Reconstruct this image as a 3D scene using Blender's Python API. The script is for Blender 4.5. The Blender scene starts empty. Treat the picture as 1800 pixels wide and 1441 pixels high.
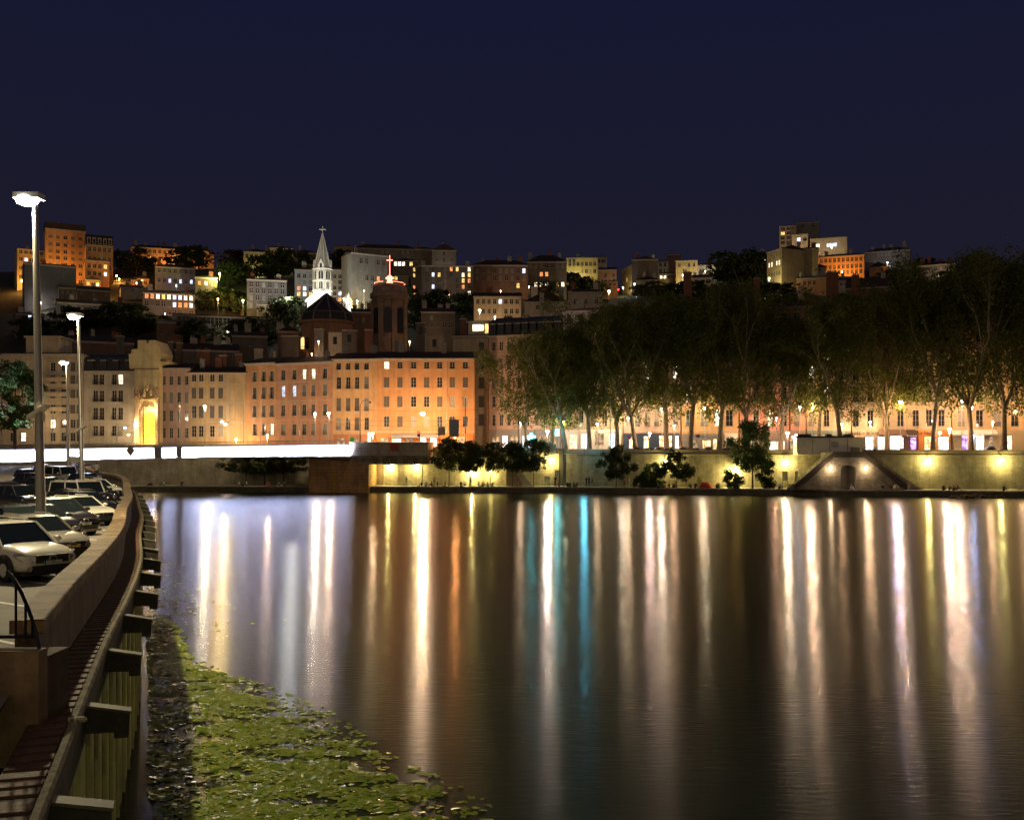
import bpy, bmesh, math, random
import numpy as np
from mathutils import Vector, Matrix
R = math.radians
scene = bpy.context.scene
C = scene.collection
# ------------------------------------------------------------ camera, world, exposure
CAMZ, HY, F = 9.0, 795.0, 1800.0
cam_d = bpy.data.cameras.new('camera'); cam = bpy.data.objects.new('camera', cam_d); C.objects.link(cam)
cam.location = (0, 0, CAMZ); cam.rotation_euler = (R(90), 0, 0)
cam_d.sensor_width = 36; cam_d.lens = 36; cam_d.shift_y = (HY - 720.5) / 1800
cam_d.clip_start = 0.5; cam_d.clip_end = 5000
scene.camera = cam
scene.view_settings.view_transform = 'Standard'; scene.view_settings.look = 'None'
scene.view_settings.exposure = 0; scene.view_settings.gamma = 1
scene.render.engine = 'CYCLES'
cy = scene.cycles
cy.use_denoising = True; cy.max_bounces = 5; cy.diffuse_bounces = 2; cy.glossy_bounces = 3
cy.transmission_bounces = 2; cy.transparent_max_bounces = 4; cy.caustics_reflective = False; cy.caustics_refractive = False
cy.sample_clamp_indirect = 60; cy.use_light_tree = True
w = bpy.data.worlds.new('World'); scene.world = w; w.use_nodes = True
nt = w.node_tree; nt.nodes.clear()
def wn(t, **k):
    n = nt.nodes.new(t)
    for a, b in k.items(): setattr(n, a, b)
    return n
out = wn('ShaderNodeOutputWorld'); bg = wn('ShaderNodeBackground'); bg2 = wn('ShaderNodeBackground'); add = wn('ShaderNodeAddShader')
sky = wn('ShaderNodeTexSky', sky_type='NISHITA', sun_disc=False, sun_elevation=R(-5), sun_rotation=R(200))
nt.links.new(sky.outputs[0], bg.inputs[0]); bg.inputs[1].default_value = 0.05
tc = wn('ShaderNodeTexCoord'); sep = wn('ShaderNodeSeparateXYZ'); nt.links.new(tc.outputs['Generated'], sep.inputs[0])
rampz = wn('ShaderNodeValToRGB')          # the deep blue night sky, a little warmer over the roofs
nt.links.new(sep.outputs[2], rampz.inputs[0])
cr = rampz.color_ramp; cr.elements[0].position = 0.0; cr.elements[0].color = (0.0250, 0.0185, 0.0240, 1)
cr.elements[1].position = 0.45; cr.elements[1].color = (0.0065, 0.0085, 0.031, 1)
e = cr.elements.new(0.14); e.color = (0.0120, 0.0112, 0.0225, 1)
mapy = wn('ShaderNodeMapRange'); nt.links.new(sep.outputs[1], mapy.inputs[0])   # city glow over the near bank
mapy.inputs[1].default_value = 0.05; mapy.inputs[2].default_value = -0.6; mapy.inputs[3].default_value = 0; mapy.inputs[4].default_value = 1
glow = wn('ShaderNodeMix', data_type='RGBA')
nt.links.new(mapy.outputs[0], glow.inputs[0]); nt.links.new(rampz.outputs[0], glow.inputs[6]); glow.inputs[7].default_value = (0.125, 0.092, 0.074, 1)
nt.links.new(glow.outputs[2], bg2.inputs[0])
nt.links.new(bg.outputs[0], add.inputs[0]); nt.links.new(bg2.outputs[0], add.inputs[1]); nt.links.new(add.outputs[0], out.inputs[0])

# ------------------------------------------------------------ helpers
def P(px, d): return ((px - 900) / F * d, d)
def Z(py, d): return CAMZ + (HY - py) / F * d
def lerp(a, b, t): return a + (b - a) * t
MATS = {}
def mat(name, col=(.5, .5, .5), rough=.7, metal=0, emit=None, es=0, noise=0, ns=1.0, bump=0, bs=8.0, spec=.5, coat=0, scale=None, streak=0):
    if name in MATS: return MATS[name]
    m = bpy.data.materials.new(name); m.use_nodes = True; n = m.node_tree.nodes; l = m.node_tree.links
    b = n['Principled BSDF']; b.inputs['Base Color'].default_value = (*col, 1); b.inputs['Roughness'].default_value = rough
    b.inputs['Metallic'].default_value = metal; b.inputs['Specular IOR Level'].default_value = spec; b.inputs['Coat Weight'].default_value = coat
    if emit: b.inputs['Emission Color'].default_value = (*emit, 1); b.inputs['Emission Strength'].default_value = es
    if noise or bump or streak:
        g = n.new('ShaderNodeNewGeometry'); mp = n.new('ShaderNodeMapping'); l.new(g.outputs['Position'], mp.inputs[0])
        if scale: mp.inputs['Scale'].default_value = scale
    if noise:
        t = n.new('ShaderNodeTexNoise'); t.inputs['Scale'].default_value = ns; t.inputs['Detail'].default_value = 8; t.inputs['Roughness'].default_value = .65
        l.new(mp.outputs[0], t.inputs[0])
        r = n.new('ShaderNodeMapRange'); r.inputs[1].default_value = .3; r.inputs[2].default_value = .7; r.inputs[3].default_value = 1 - noise; r.inputs[4].default_value = 1 + noise * .6
        l.new(t.outputs[0], r.inputs[0])
        v = n.new('ShaderNodeVectorMath'); v.operation = 'SCALE'; v.inputs[0].default_value = col; l.new(r.outputs[0], v.inputs[3])
        last = v.outputs[0]
        if streak:
            m2 = n.new('ShaderNodeMapping'); l.new(g.outputs['Position'], m2.inputs[0]); m2.inputs['Scale'].default_value = (1.4, 1.4, .09)
            t2 = n.new('ShaderNodeTexNoise'); t2.inputs['Scale'].default_value = streak; t2.inputs['Detail'].default_value = 5; l.new(m2.outputs[0], t2.inputs[0])
            r2 = n.new('ShaderNodeMapRange'); r2.inputs[1].default_value = .35; r2.inputs[2].default_value = .62; r2.inputs[3].default_value = .84; r2.inputs[4].default_value = 1.04
            l.new(t2.outputs[0], r2.inputs[0]); v2 = n.new('ShaderNodeVectorMath'); v2.operation = 'SCALE'; l.new(last, v2.inputs[0]); l.new(r2.outputs[0], v2.inputs[3]); last = v2.outputs[0]
        l.new(last, b.inputs['Base Color'])
    if bump:
        t = n.new('ShaderNodeTexNoise'); t.inputs['Scale'].default_value = bs; t.inputs['Detail'].default_value = 4; l.new(mp.outputs[0], t.inputs[0])
        bp = n.new('ShaderNodeBump'); bp.inputs['Strength'].default_value = bump; bp.inputs['Distance'].default_value = .05; l.new(t.outputs[0], bp.inputs['Height']); l.new(bp.outputs[0], b.inputs['Normal'])
    MATS[name] = m; return m
def plaster(name, col): return mat('plaster_' + name, col, .9, noise=.22, ns=.35, bump=.25, bs=5, streak=.9)
def stone(name, c1, c2, mortar, bw=1.1, bh=.42, msz=.02, bump=.8):
    """coursed ashlar laid by UV metres"""
    if name in MATS: return MATS[name]
    m = bpy.data.materials.new(name); m.use_nodes = True; n = m.node_tree.nodes; l = m.node_tree.links; b = n['Principled BSDF']; b.inputs['Roughness'].default_value = .9
    u = n.new('ShaderNodeUVMap'); br = n.new('ShaderNodeTexBrick'); l.new(u.outputs[0], br.inputs[0])
    br.inputs['Color1'].default_value = (*c1, 1); br.inputs['Color2'].default_value = (*c2, 1); br.inputs['Mortar'].default_value = (*mortar, 1)
    br.inputs['Scale'].default_value = 1; br.inputs['Brick Width'].default_value = bw; br.inputs['Row Height'].default_value = bh; br.inputs['Mortar Size'].default_value = msz; br.inputs['Mortar Smooth'].default_value = .4
    t = n.new('ShaderNodeTexNoise'); t.inputs['Scale'].default_value = .5; t.inputs['Detail'].default_value = 9; t.inputs['Roughness'].default_value = .7
    mp = n.new('ShaderNodeMapping'); mp.inputs['Scale'].default_value = (1, .35, 1); l.new(u.outputs[0], mp.inputs[0]); l.new(mp.outputs[0], t.inputs[0])
    r = n.new('ShaderNodeMapRange'); r.inputs[1].default_value = .3; r.inputs[2].default_value = .7; r.inputs[3].default_value = .45; r.inputs[4].default_value = 1.25; l.new(t.outputs[0], r.inputs[0])
    v = n.new('ShaderNodeVectorMath'); v.operation = 'SCALE'; l.new(br.outputs[0], v.inputs[0]); l.new(r.outputs[0], v.inputs[3]); l.new(v.outputs[0], b.inputs['Base Color'])
    bp = n.new('ShaderNodeBump'); bp.inputs['Strength'].default_value = bump; bp.inputs['Distance'].default_value = .06; bp.invert = True
    l.new(br.outputs['Fac'], bp.inputs['Height']); l.new(bp.outputs[0], b.inputs['Normal'])
    MATS[name] = m; return m
def lit(name, col, s, var=.5, ns=1.3):
    """the glowing room seen through a window: curtains and furniture break the light up"""
    if name in MATS: return MATS[name]
    m = bpy.data.materials.new(name); m.use_nodes = True; n = m.node_tree.nodes; l = m.node_tree.links; b = n['Principled BSDF']
    b.inputs['Base Color'].default_value = (.1, .08, .06, 1); b.inputs['Roughness'].default_value = .3
    g = n.new('ShaderNodeNewGeometry'); t = n.new('ShaderNodeTexNoise'); t.inputs['Scale'].default_value = ns; t.inputs['Detail'].default_value = 3; l.new(g.outputs['Position'], t.inputs[0])
    r = n.new('ShaderNodeMapRange'); r.inputs[1].default_value = .38; r.inputs[2].default_value = .62; r.inputs[3].default_value = s * (1 - var); r.inputs[4].default_value = s * (1 + var * .6); l.new(t.outputs[0], r.inputs[0])
    b.inputs['Emission Color'].default_value = (*col, 1); l.new(r.outputs[0], b.inputs['Emission Strength'])
    MATS[name] = m; return m

class MB:
    def __init__(s): s.v = []; s.f = []; s.m = []; s.uv = {}
    def quad(s, *p, m=0, uv=None):
        i = len(s.v); s.v += [tuple(q) for q in p]; s.f.append(tuple(range(i, i + len(p)))); s.m.append(m)
        if uv: s.uv[len(s.f) - 1] = uv
        return s
    def box(s, x0, x1, y0, y1, z0, z1, m=0):
        i = len(s.v); s.v += [(x0, y0, z0), (x1, y0, z0), (x1, y1, z0), (x0, y1, z0), (x0, y0, z1), (x1, y0, z1), (x1, y1, z1), (x0, y1, z1)]
        for f in ((0, 3, 2, 1), (4, 5, 6, 7), (0, 1, 5, 4), (1, 2, 6, 5), (2, 3, 7, 6), (3, 0, 4, 7)): s.f.append(tuple(i + k for k in f)); s.m.append(m)
        return s
    def obox(s, a, b, wd, z0, z1, m=0):
        """box along plan segment a-b, wd wide to both sides; z0/z1 may be pairs (start, end)"""
        a, b = Vector(a[:2]), Vector(b[:2]); t = (b - a).normalized(); n = Vector((-t.y, t.x)) * wd
        z0 = z0 if isinstance(z0, tuple) else (z0, z0); z1 = z1 if isinstance(z1, tuple) else (z1, z1)
        i = len(s.v)
        for k, q in enumerate((a, b)):
            for sg in (-1, 1):
                for zz in (z0[k], z1[k]): s.v.append((q.x + n.x * sg, q.y + n.y * sg, zz))
        for f in ((0, 1, 3, 2), (4, 6, 7, 5), (0, 4, 5, 1), (2, 3, 7, 6), (1, 5, 7, 3), (0, 2, 6, 4)): s.f.append(tuple(i + k for k in f)); s.m.append(m)
        return s
    def tube(s, p0, p1, r0, r1=None, n=8, m=0, cap=True):
        r1 = r0 if r1 is None else r1; p0 = Vector(p0); p1 = Vector(p1); d = (p1 - p0); d = d.normalized() if d.length > 1e-6 else Vector((0, 0, 1))
        a = d.orthogonal().normalized(); b = d.cross(a); i = len(s.v)
        for p, r in ((p0, r0), (p1, r1)):
            for k in range(n): t = 2 * math.pi * k / n; s.v.append(tuple(p + a * math.cos(t) * r + b * math.sin(t) * r))
        for k in range(n): s.f.append((i + k, i + (k + 1) % n, i + n + (k + 1) % n, i + n + k)); s.m.append(m)
        if cap: s.f.append(tuple(i + k for k in reversed(range(n)))); s.m.append(m); s.f.append(tuple(i + n + k for k in range(n))); s.m.append(m)
        return s
    def path(s, pts, rs, n=8, m=0):
        for k in range(len(pts) - 1): s.tube(pts[k], pts[k + 1], rs[k] if isinstance(rs, list) else rs, rs[k + 1] if isinstance(rs, list) else rs, n, m)
        return s
    def ball(s, c, r, n=8, m=0, sz=1):
        i = len(s.v); h = n // 2
        s.v.append((c[0], c[1], c[2] - r * sz))
        for j in range(1, h):
            ph = -math.pi / 2 + math.pi * j / h
            for k in range(n): t = 2 * math.pi * k / n; s.v.append((c[0] + r * math.cos(ph) * math.cos(t), c[1] + r * math.cos(ph) * math.sin(t), c[2] + r * sz * math.sin(ph)))
        s.v.append((c[0], c[1], c[2] + r * sz)); top = len(s.v) - 1
        for k in range(n): s.f.append((i, i + 1 + (k + 1) % n, i + 1 + k)); s.m.append(m)
        for j in range(h - 2):
            for k in range(n): a = i + 1 + j * n; s.f.append((a + k, a + (k + 1) % n, a + n + (k + 1) % n, a + n + k)); s.m.append(m)
        a = i + 1 + (h - 2) * n
        for k in range(n): s.f.append((a + k, a + (k + 1) % n, top)); s.m.append(m)
        return s
    def prism(s, poly, y0, y1, m=0):
        """polygon in x,z swept from y0 to y1 (counter-clockwise seen from -y)"""
        i = len(s.v); n = len(poly)
        for y in (y0, y1):
            for x, z in poly: s.v.append((x, y, z))
        s.f.append(tuple(i + k for k in range(n))); s.m.append(m); s.f.append(tuple(i + n + k for k in reversed(range(n)))); s.m.append(m)
        for k in range(n): s.f.append((i + k, i + n + k, i + n + (k + 1) % n, i + (k + 1) % n)); s.m.append(m)
        return s
    def lathe(s, prof, c=(0, 0), n=16, m=0):
        i = len(s.v)
        for r, z in prof:
            for k in range(n): t = 2 * math.pi * k / n; s.v.append((c[0] + r * math.cos(t), c[1] + r * math.sin(t), z))
        for j in range(len(prof) - 1):
            for k in range(n): a = i + j * n; s.f.append((a + k, a + (k + 1) % n, a + n + (k + 1) % n, a + n + k)); s.m.append(m)
        return s
    def wallstrip(s, pts, z0, z1, m=0, u0=0):
        """vertical strip along plan points with UVs in metres; z0/z1 floats or lists"""
        u = u0
        for k in range(len(pts) - 1):
            a, b = pts[k], pts[k + 1]; L = math.dist(a[:2], b[:2])
            za = (z0[k], z0[k + 1]) if isinstance(z0, list) else (z0, z0); zb = (z1[k], z1[k + 1]) if isinstance(z1, list) else (z1, z1)
            s.quad((a[0], a[1], za[0]), (b[0], b[1], za[1]), (b[0], b[1], zb[1]), (a[0], a[1], zb[0]), m=m, uv=[(u, za[0]), (u + L, za[1]), (u + L, zb[1]), (u, zb[0])]); u += L
        return s
    def mesh(s, name, mats):
        me = bpy.data.meshes.new(name); me.from_pydata(s.v, [], s.f)
        for x in (mats if isinstance(mats, (list, tuple)) else [mats]): me.materials.append(x)
        if any(s.m): me.polygons.foreach_set('material_index', s.m)
        if s.uv:
            ul = me.uv_layers.new(name='UVMap')
            for fi, uv in s.uv.items():
                for k, li in enumerate(me.polygons[fi].loop_indices): ul.data[li].uv = uv[k]
        me.update(); return me
    def build(s, name, mats, parent=None): return obj(name, s.mesh(name, mats), parent)
def obj(name, me, parent=None, loc=(0, 0, 0), rz=0):
    o = bpy.data.objects.new(name, me); C.objects.link(o); o.location = loc; o.rotation_euler = (0, 0, rz)
    if parent: o.parent = parent
    return o
def tag(o, label=None, cat=None, group=None, kind=None):
    if label: o['label'] = label
    if cat: o['category'] = cat
    if group: o['group'] = group
    if kind: o['kind'] = kind
    return o
def thing(name, label, cat, loc=(0, 0, 0), rz=0, group=None): return tag(obj(name, None, None, loc, rz), label, cat, group)
def struct(o): o['kind'] = 'structure'; return o
def copy_tree(o, parent=None):
    c = o.copy(); C.objects.link(c); c.parent = parent
    for ch in list(o.children): copy_tree(ch, c)
    return c
def smooth(o):
    o.data.polygons.foreach_set('use_smooth', [True] * len(o.data.polygons)); return o
def text(name, s, size, m, parent, loc, rot, ext=.01, align='CENTER'):
    cu = bpy.data.curves.new(name, 'FONT'); cu.body = s; cu.size = size; cu.extrude = ext; cu.align_x = align; cu.align_y = 'CENTER'; cu.materials.append(m)
    o = bpy.data.objects.new(name, cu); C.objects.link(o); me = bpy.data.meshes.new_from_object(o.evaluated_get(bpy.context.evaluated_depsgraph_get())); bpy.data.objects.remove(o)
    o = obj(name, me, parent, loc); o.rotation_euler = rot; return o
LG = 1.0
def light(parent, loc, power, col, radius=.3, kind='POINT', rot=None, **k):
    ld = bpy.data.lights.new('lamp_light', kind); ld.energy = power * LG; ld.color = col
    if kind != 'AREA': ld.shadow_soft_size = radius
    for a, b in k.items(): setattr(ld, a, b)
    o = bpy.data.objects.new('lamp_light', ld); C.objects.link(o); o.parent = parent; o.location = loc
    if rot: o.rotation_euler = rot
    return o

# ------------------------------------------------------------ palette
iron = mat('dark_iron', (.03, .03, .035), .5, .6); galv = mat('galvanised_steel', (.42, .42, .40), .45, .5, noise=.15, ns=3)
roofm = mat('roof_tiles_dark', (.035, .022, .018), .85, noise=.5, ns=1.2, bump=.4, bs=3); slate = mat('slate_roof', (.035, .037, .045), .5, noise=.4, ns=1.5)
glassd = mat('dark_window_glass', (.018, .018, .022), .12, spec=.6); framew = mat('window_frame_paint', (.42, .38, .33), .6)
shut = mat('shutter_paint', (.13, .105, .09), .7, noise=.2, ns=2); shutg = mat('grey_shutter_paint', (.22, .21, .2), .7, noise=.2, ns=2)
blind = mat('pale_blind', (.34, .31, .28), .8, noise=.25, ns=2)
trimm = mat('pale_stone_trim', (.46, .40, .33), .85, noise=.2, ns=1); brickc = mat('chimney_brick', (.24, .10, .06), .9, noise=.35, ns=2)
litY = lit('lit_room_yellow', (1, .66, .2), 1.6); litW = lit('lit_room_warm_white', (1, .82, .55), 2.6); litB = lit('lit_room_cool_white', (.72, .78, 1), 1.7)
litR = lit('lit_room_orange', (1, .33, .1), 1.5)
concrete = mat('concrete', (.33, .30, .25), .9, noise=.35, ns=.8, bump=.5, bs=6)
asphalt = mat('asphalt', (.055, .054, .052), .9, noise=.3, ns=.8, bump=.3, bs=20)
PANE = {'d': glassd, 's': shut, 'g': shutg, 'c': blind, 'L': litW, 'Y': litY, 'W': litB, 'B': litB, 'R': litR}

# ------------------------------------------------------------ terrain
SKX = [-900, 27, 230, 400, 560, 700, 800, 930, 1050, 1088, 1130, 1200, 1300, 1370, 1480, 1600, 1800, 2700]
SKY = [480, 480, 470, 470, 468, 462, 470, 478, 500, 512, 500, 488, 468, 445, 450, 462, 468, 470]
TD = [250, 262, 300, 350, 400, 450, 500, 560, 600, 5000]; TT = [0, 0, .09, .26, .44, .62, .78, .93, 1, 1]
def street_z(x): return float(np.interp(x, [-40, 20], [10.3, 8.5]))
def ground(px, d):
    zc = 9 + (795 - np.interp(px, SKX, SKY)) * 600 / 1800; z0 = street_z((px - 900) / F * 250)
    return float(z0 + (zc - z0) * np.interp(d, TD, TT))
def solve_d(px, yb):
    d = 268.0
    while d < 612:
        if HY - (ground(px, d) - CAMZ) / d * F <= yb: return d
        d += 2
    return 612.0
veg = mat('hill_vegetation', (.022, .026, .012), .95, noise=.6, ns=.12, bump=.6, bs=.5)
g = MB(); pxs = list(range(-900, 2701, 60)); ds = [262, 275, 290] + list(range(310, 601, 20)) + [612, 640, 700, 900, 1500, 3000]
for j, d in enumerate(ds):
    for px in pxs:
        x, y = P(px, d); g.v.append((x, y, ground(px, d) - .35 + (1.2 * math.sin(x * .07) * math.sin(y * .05) if 290 < d < 600 else 0)))
n = len(pxs)
for j in range(len(ds) - 1):
    for k in range(n - 1): g.f.append((j * n + k, j * n + k + 1, (j + 1) * n + k + 1, (j + 1) * n + k)); g.m.append(0)
struct(smooth(g.build('hillside', veg)))
# ------------------------------------------------------------ far bank: quay, street, walls
EDGE = [(-150, 236), (-110, 235), (-32, 230), (12, 226), (50, 215), (66, 209), (97, 202), (150, 190), (220, 175)]
WALL = [(-150, 250), (-100, 249), (-36, 243), (P(700, 238)[0], 238), (P(985, 234)[0], 234), (P(1400, 222)[0], 222), (P(1800, 212)[0], 212), (190, 200), (240, 190)]
def along(L, x):
    return float(np.interp(x, [p[0] for p in L], [p[1] for p in L]))
def at_line(L, px, off=0):
    """point of line L seen at photo column px"""
    for a, b in zip(L[:-1], L[1:]):
        ta = (px - 900) / F
        da = a[0] - ta * a[1]; db = b[0] - ta * b[1]
        if da <= 0 <= db: t = da / (da - db); x = lerp(a[0], b[0], t); y = lerp(a[1], b[1], t); return x, y + off
    return P(px, 235)
quaystone = stone('pale_quay_stone', (.40, .36, .27), (.33, .29, .21), (.15, .13, .1), 1.3, .46)
ledge = mat('quay_paving', (.30, .27, .2), .85, noise=.3, ns=.7, bump=.3, bs=4)
mb = MB()
for a, b in zip(EDGE[:-1], EDGE[1:]):
    wa, wb = (a[0], along(WALL, a[0]) + 1), (b[0], along(WALL, b[0]) + 1)
    mb.quad((a[0], a[1], 1.35), (b[0], b[1], 1.35), (wb[0], wb[1], 1.35), (wa[0], wa[1], 1.35))
struct(mb.build('quay_pavement', ledge))
mb = MB(); mb.wallstrip([(x, y - .002) for x, y in EDGE], -1, 1.12, m=0)
for a, b in zip(EDGE[:-1], EDGE[1:]): mb.obox((a[0], a[1] + .28), (b[0], b[1] + .28), .4, 1.12, 1.38, m=1)
tag(mb.build('quay_edge', [stone('edge_stone', (.2, .17, .12), (.15, .13, .09), (.07, .06, .05), 1.6, .55), concrete]), 'low stone river edge of the far lower quay where people sit', 'quay edge')
TOP = [10.9, 10.9, 10.9, 10.4, 9.75, 9.5, 9.45, 9.45, 9.45]
mb = MB(); mb.wallstrip([(x, y) for x, y in WALL], 1.3, [t - 1.15 for t in TOP], m=0)
for k in range(len(WALL) - 1):
    a, b = WALL[k], WALL[k + 1]
    mb.obox((a[0], a[1] + .1), (b[0], b[1] + .1), .32, (TOP[k] - 1.15, TOP[k + 1] - 1.15), (TOP[k] - 1.0, TOP[k + 1] - 1.0), m=1)
wl = tag(mb.build('quay_wall', [quaystone, trimm]), 'tall pale stone retaining wall behind the far lower quay, lit by yellow lamps', 'wall')
mb = MB()
for k in range(len(WALL) - 1):
    a, b = WALL[k], WALL[k + 1]
    mb.obox((a[0], a[1] + .25), (b[0], b[1] + .25), .25, (TOP[k] - 1.0, TOP[k + 1] - 1.0), (TOP[k], TOP[k + 1]))
mb.build('parapet', mat('parapet_stone', (.30, .25, .19), .9, noise=.3, ns=.8, bump=.4, bs=3), wl)
mb = MB()
cx, cyy = at_line(WALL, 986); mb.box(cx - .5, cx + .5, cyy - .45, cyy + .4, 1.3, 9.76)
mb.build('pilaster', quaystone, wl)
for px in (675, 741):
    x, y = at_line(WALL, px); MB().box(x - .12, x + .12, y - .15, y + .1, 1.35, 7).build('drainpipe', galv, wl)
mb = MB()
for k in range(len(WALL) - 1):
    a, b = WALL[k], WALL[k + 1]
    mb.quad((a[0], a[1] + .4, street_z(a[0])), (b[0], b[1] + .4, street_z(b[0])), (b[0], 300, street_z(b[0])), (a[0], 300, street_z(a[0])))
struct(mb.build('street', asphalt))
# ------------------------------------------------------------ water
wm = bpy.data.materials.new('river_water'); wm.use_nodes = True; n = wm.node_tree.nodes; l = wm.node_tree.links; b = n['Principled BSDF']
b.inputs['Base Color'].default_value = (.026, .032, .010, 1); b.inputs['IOR'].default_value = 1.33
b.inputs['Anisotropic'].default_value = .76; b.inputs['Specular IOR Level'].default_value = .32; b.inputs['Specular Tint'].default_value = (1, .97, .80, 1)
gm = n.new('ShaderNodeNewGeometry')
def wnoise(sc, det, scale):
    mp = n.new('ShaderNodeMapping'); mp.inputs['Scale'].default_value = scale; l.new(gm.outputs['Position'], mp.inputs[0])
    t = n.new('ShaderNodeTexNoise'); t.inputs['Scale'].default_value = sc; t.inputs['Detail'].default_value = det; l.new(mp.outputs[0], t.inputs[0]); return t
b.inputs['Roughness'].default_value = .212
t2 = wnoise(1, 3, (1.2, 5.5, 1)); t3 = wnoise(1, 1, (.12, .5, 1))
mx = n.new('ShaderNodeMath'); mx.operation = 'MULTIPLY_ADD'; mx.inputs[1].default_value = .25; l.new(t3.outputs[0], mx.inputs[0]); l.new(t2.outputs[0], mx.inputs[2])
bp = n.new('ShaderNodeBump'); bp.inputs['Strength'].default_value = .28; bp.inputs['Distance'].default_value = .04; l.new(t2.outputs[0], bp.inputs['Height']); l.new(bp.outputs[0], b.inputs['Normal'])
tv = n.new('ShaderNodeCombineXYZ'); tv.inputs[0].default_value = 0; tv.inputs[1].default_value = 1; tv.inputs[2].default_value = 0
l.new(tv.outputs[0], b.inputs['Tangent'])
mb = MB().quad((-400, -60, 0), (500, -60, 0), (500, 250, 0), (-400, 250, 0)); struct(mb.build('river_water', wm))

# ------------------------------------------------------------ windows
WIN = {}
def winset(kind, w, h, style):
    """meshes of one window type: origin at bottom centre of the opening, in the recess plane, outside is -y. style: dict(sur, rail, far, arch)"""
    key = (kind, round(w, 1), round(h, 1), style)
    if key in WIN: return WIN[key]
    w, h = round(w, 1), round(h, 1); sur = 'u' in style; rail = 'r' in style; far = 'f' in style
    f = MB(); t = .07; W2 = w / 2
    if far:
        f.box(-W2 - .1, W2 + .1, -.33, -.2, -.14, -.02, m=0)
        f.quad((-W2, -.1, 0), (W2, -.1, 0), (W2, -.1, h), (-W2, -.1, h), m=1)
        if kind in 'dWLYR': f.box(-.06, .06, -.15, -.1, 0, h, m=0); f.box(-W2, W2, -.15, -.1, h * .62, h * .62 + .08, m=0)
        WIN[key] = (f.mesh('window', [framew, PANE[kind]]), []); return WIN[key]
    for a, b_ in ((-W2, -W2 + t), (W2 - t, W2), (-t / 2, t / 2)):
        f.box(a, b_, -.10, -.03, 0, h)
    f.box(-W2 + t, -t / 2, -.095, -.035, 0, t); f.box(t / 2, W2 - t, -.095, -.035, 0, t); f.box(-W2 + t, -t / 2, -.095, -.035, h - t, h); f.box(t / 2, W2 - t, -.095, -.035, h - t, h)
    for zz in (h * .35, h * .68): f.box(-W2 + t, -t / 2, -.09, -.04, zz, zz + .04); f.box(t / 2, W2 - t, -.09, -.04, zz, zz + .04)
    f.box(-W2 - .14, W2 + .14, -.42, -.24, -.13, -.01)                    # sill
    if sur:
        f.box(-W2 - .17, -W2 + .002, -.31, -.2, 0, h); f.box(W2 - .002, W2 + .17, -.31, -.2, 0, h); f.box(-W2 - .2, W2 + .2, -.34, -.2, h, h + .2)
        if 'p' in style: f.box(-W2 - .3, W2 + .3, -.5, -.2, h + .32, h + .44)
    subs = []
    if kind in 'sg':
        s = MB(); s.box(-W2 + .01, -.012, -.2, -.15, .01, h - .01); s.box(.012, W2 - .01, -.2, -.15, .01, h - .01)
        k = .12
        while k < h - .12: s.box(-W2 + .08, -.08, -.215, -.2, k, k + .05); s.box(.08, W2 - .08, -.215, -.2, k, k + .05); k += .14
        subs.append(('shutter', s.mesh('shutter', PANE[kind])))
    else:
        subs.append(('pane', MB().quad((-W2, -.02, 0), (W2, -.02, 0), (W2, -.02, h), (-W2, -.02, h)).mesh('pane', PANE[kind])))
    if 'o' in style:      # open shutters folded back against the wall
        s = MB(); s.box(-W2 - w * .48 - .02, -W2 - .03, -.30, -.26, 0, h); s.box(W2 + .03, W2 + w * .48 + .02, -.30, -.26, 0, h); subs.append(('shutter', s.mesh('shutter', shutg)))
    if rail:
        s = MB(); a = -W2 - .05; e2 = W2 + .05; o = -.62 if 'b' in style else -.36
        for zz in (.12, .95): s.box(a, e2, o - .02, o + .02, zz, zz + .05)
        k = a
        while k <= e2: s.box(k - .014, k + .014, o - .012, o + .012, .12, .98); k += .14
        if 'b' in style:
            s.box(a, e2, o - .03, -.25, -.02, .07)
            for q in (a, e2): s.box(q - .02, q + .02, o, -.25, .95, 1.0)
        subs.append(('railing', s.mesh('railing', iron)))
    WIN[key] = (f.mesh('window', trimm if sur else framew), subs); return WIN[key]
def put_win(parent, kind, w, h, style, loc):
    me, subs = winset(kind, w, h, style); o = obj('window', me, parent, loc)
    for nm, m2 in subs: obj(nm, m2, o)
    return o
rng = random.Random(7)

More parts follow.
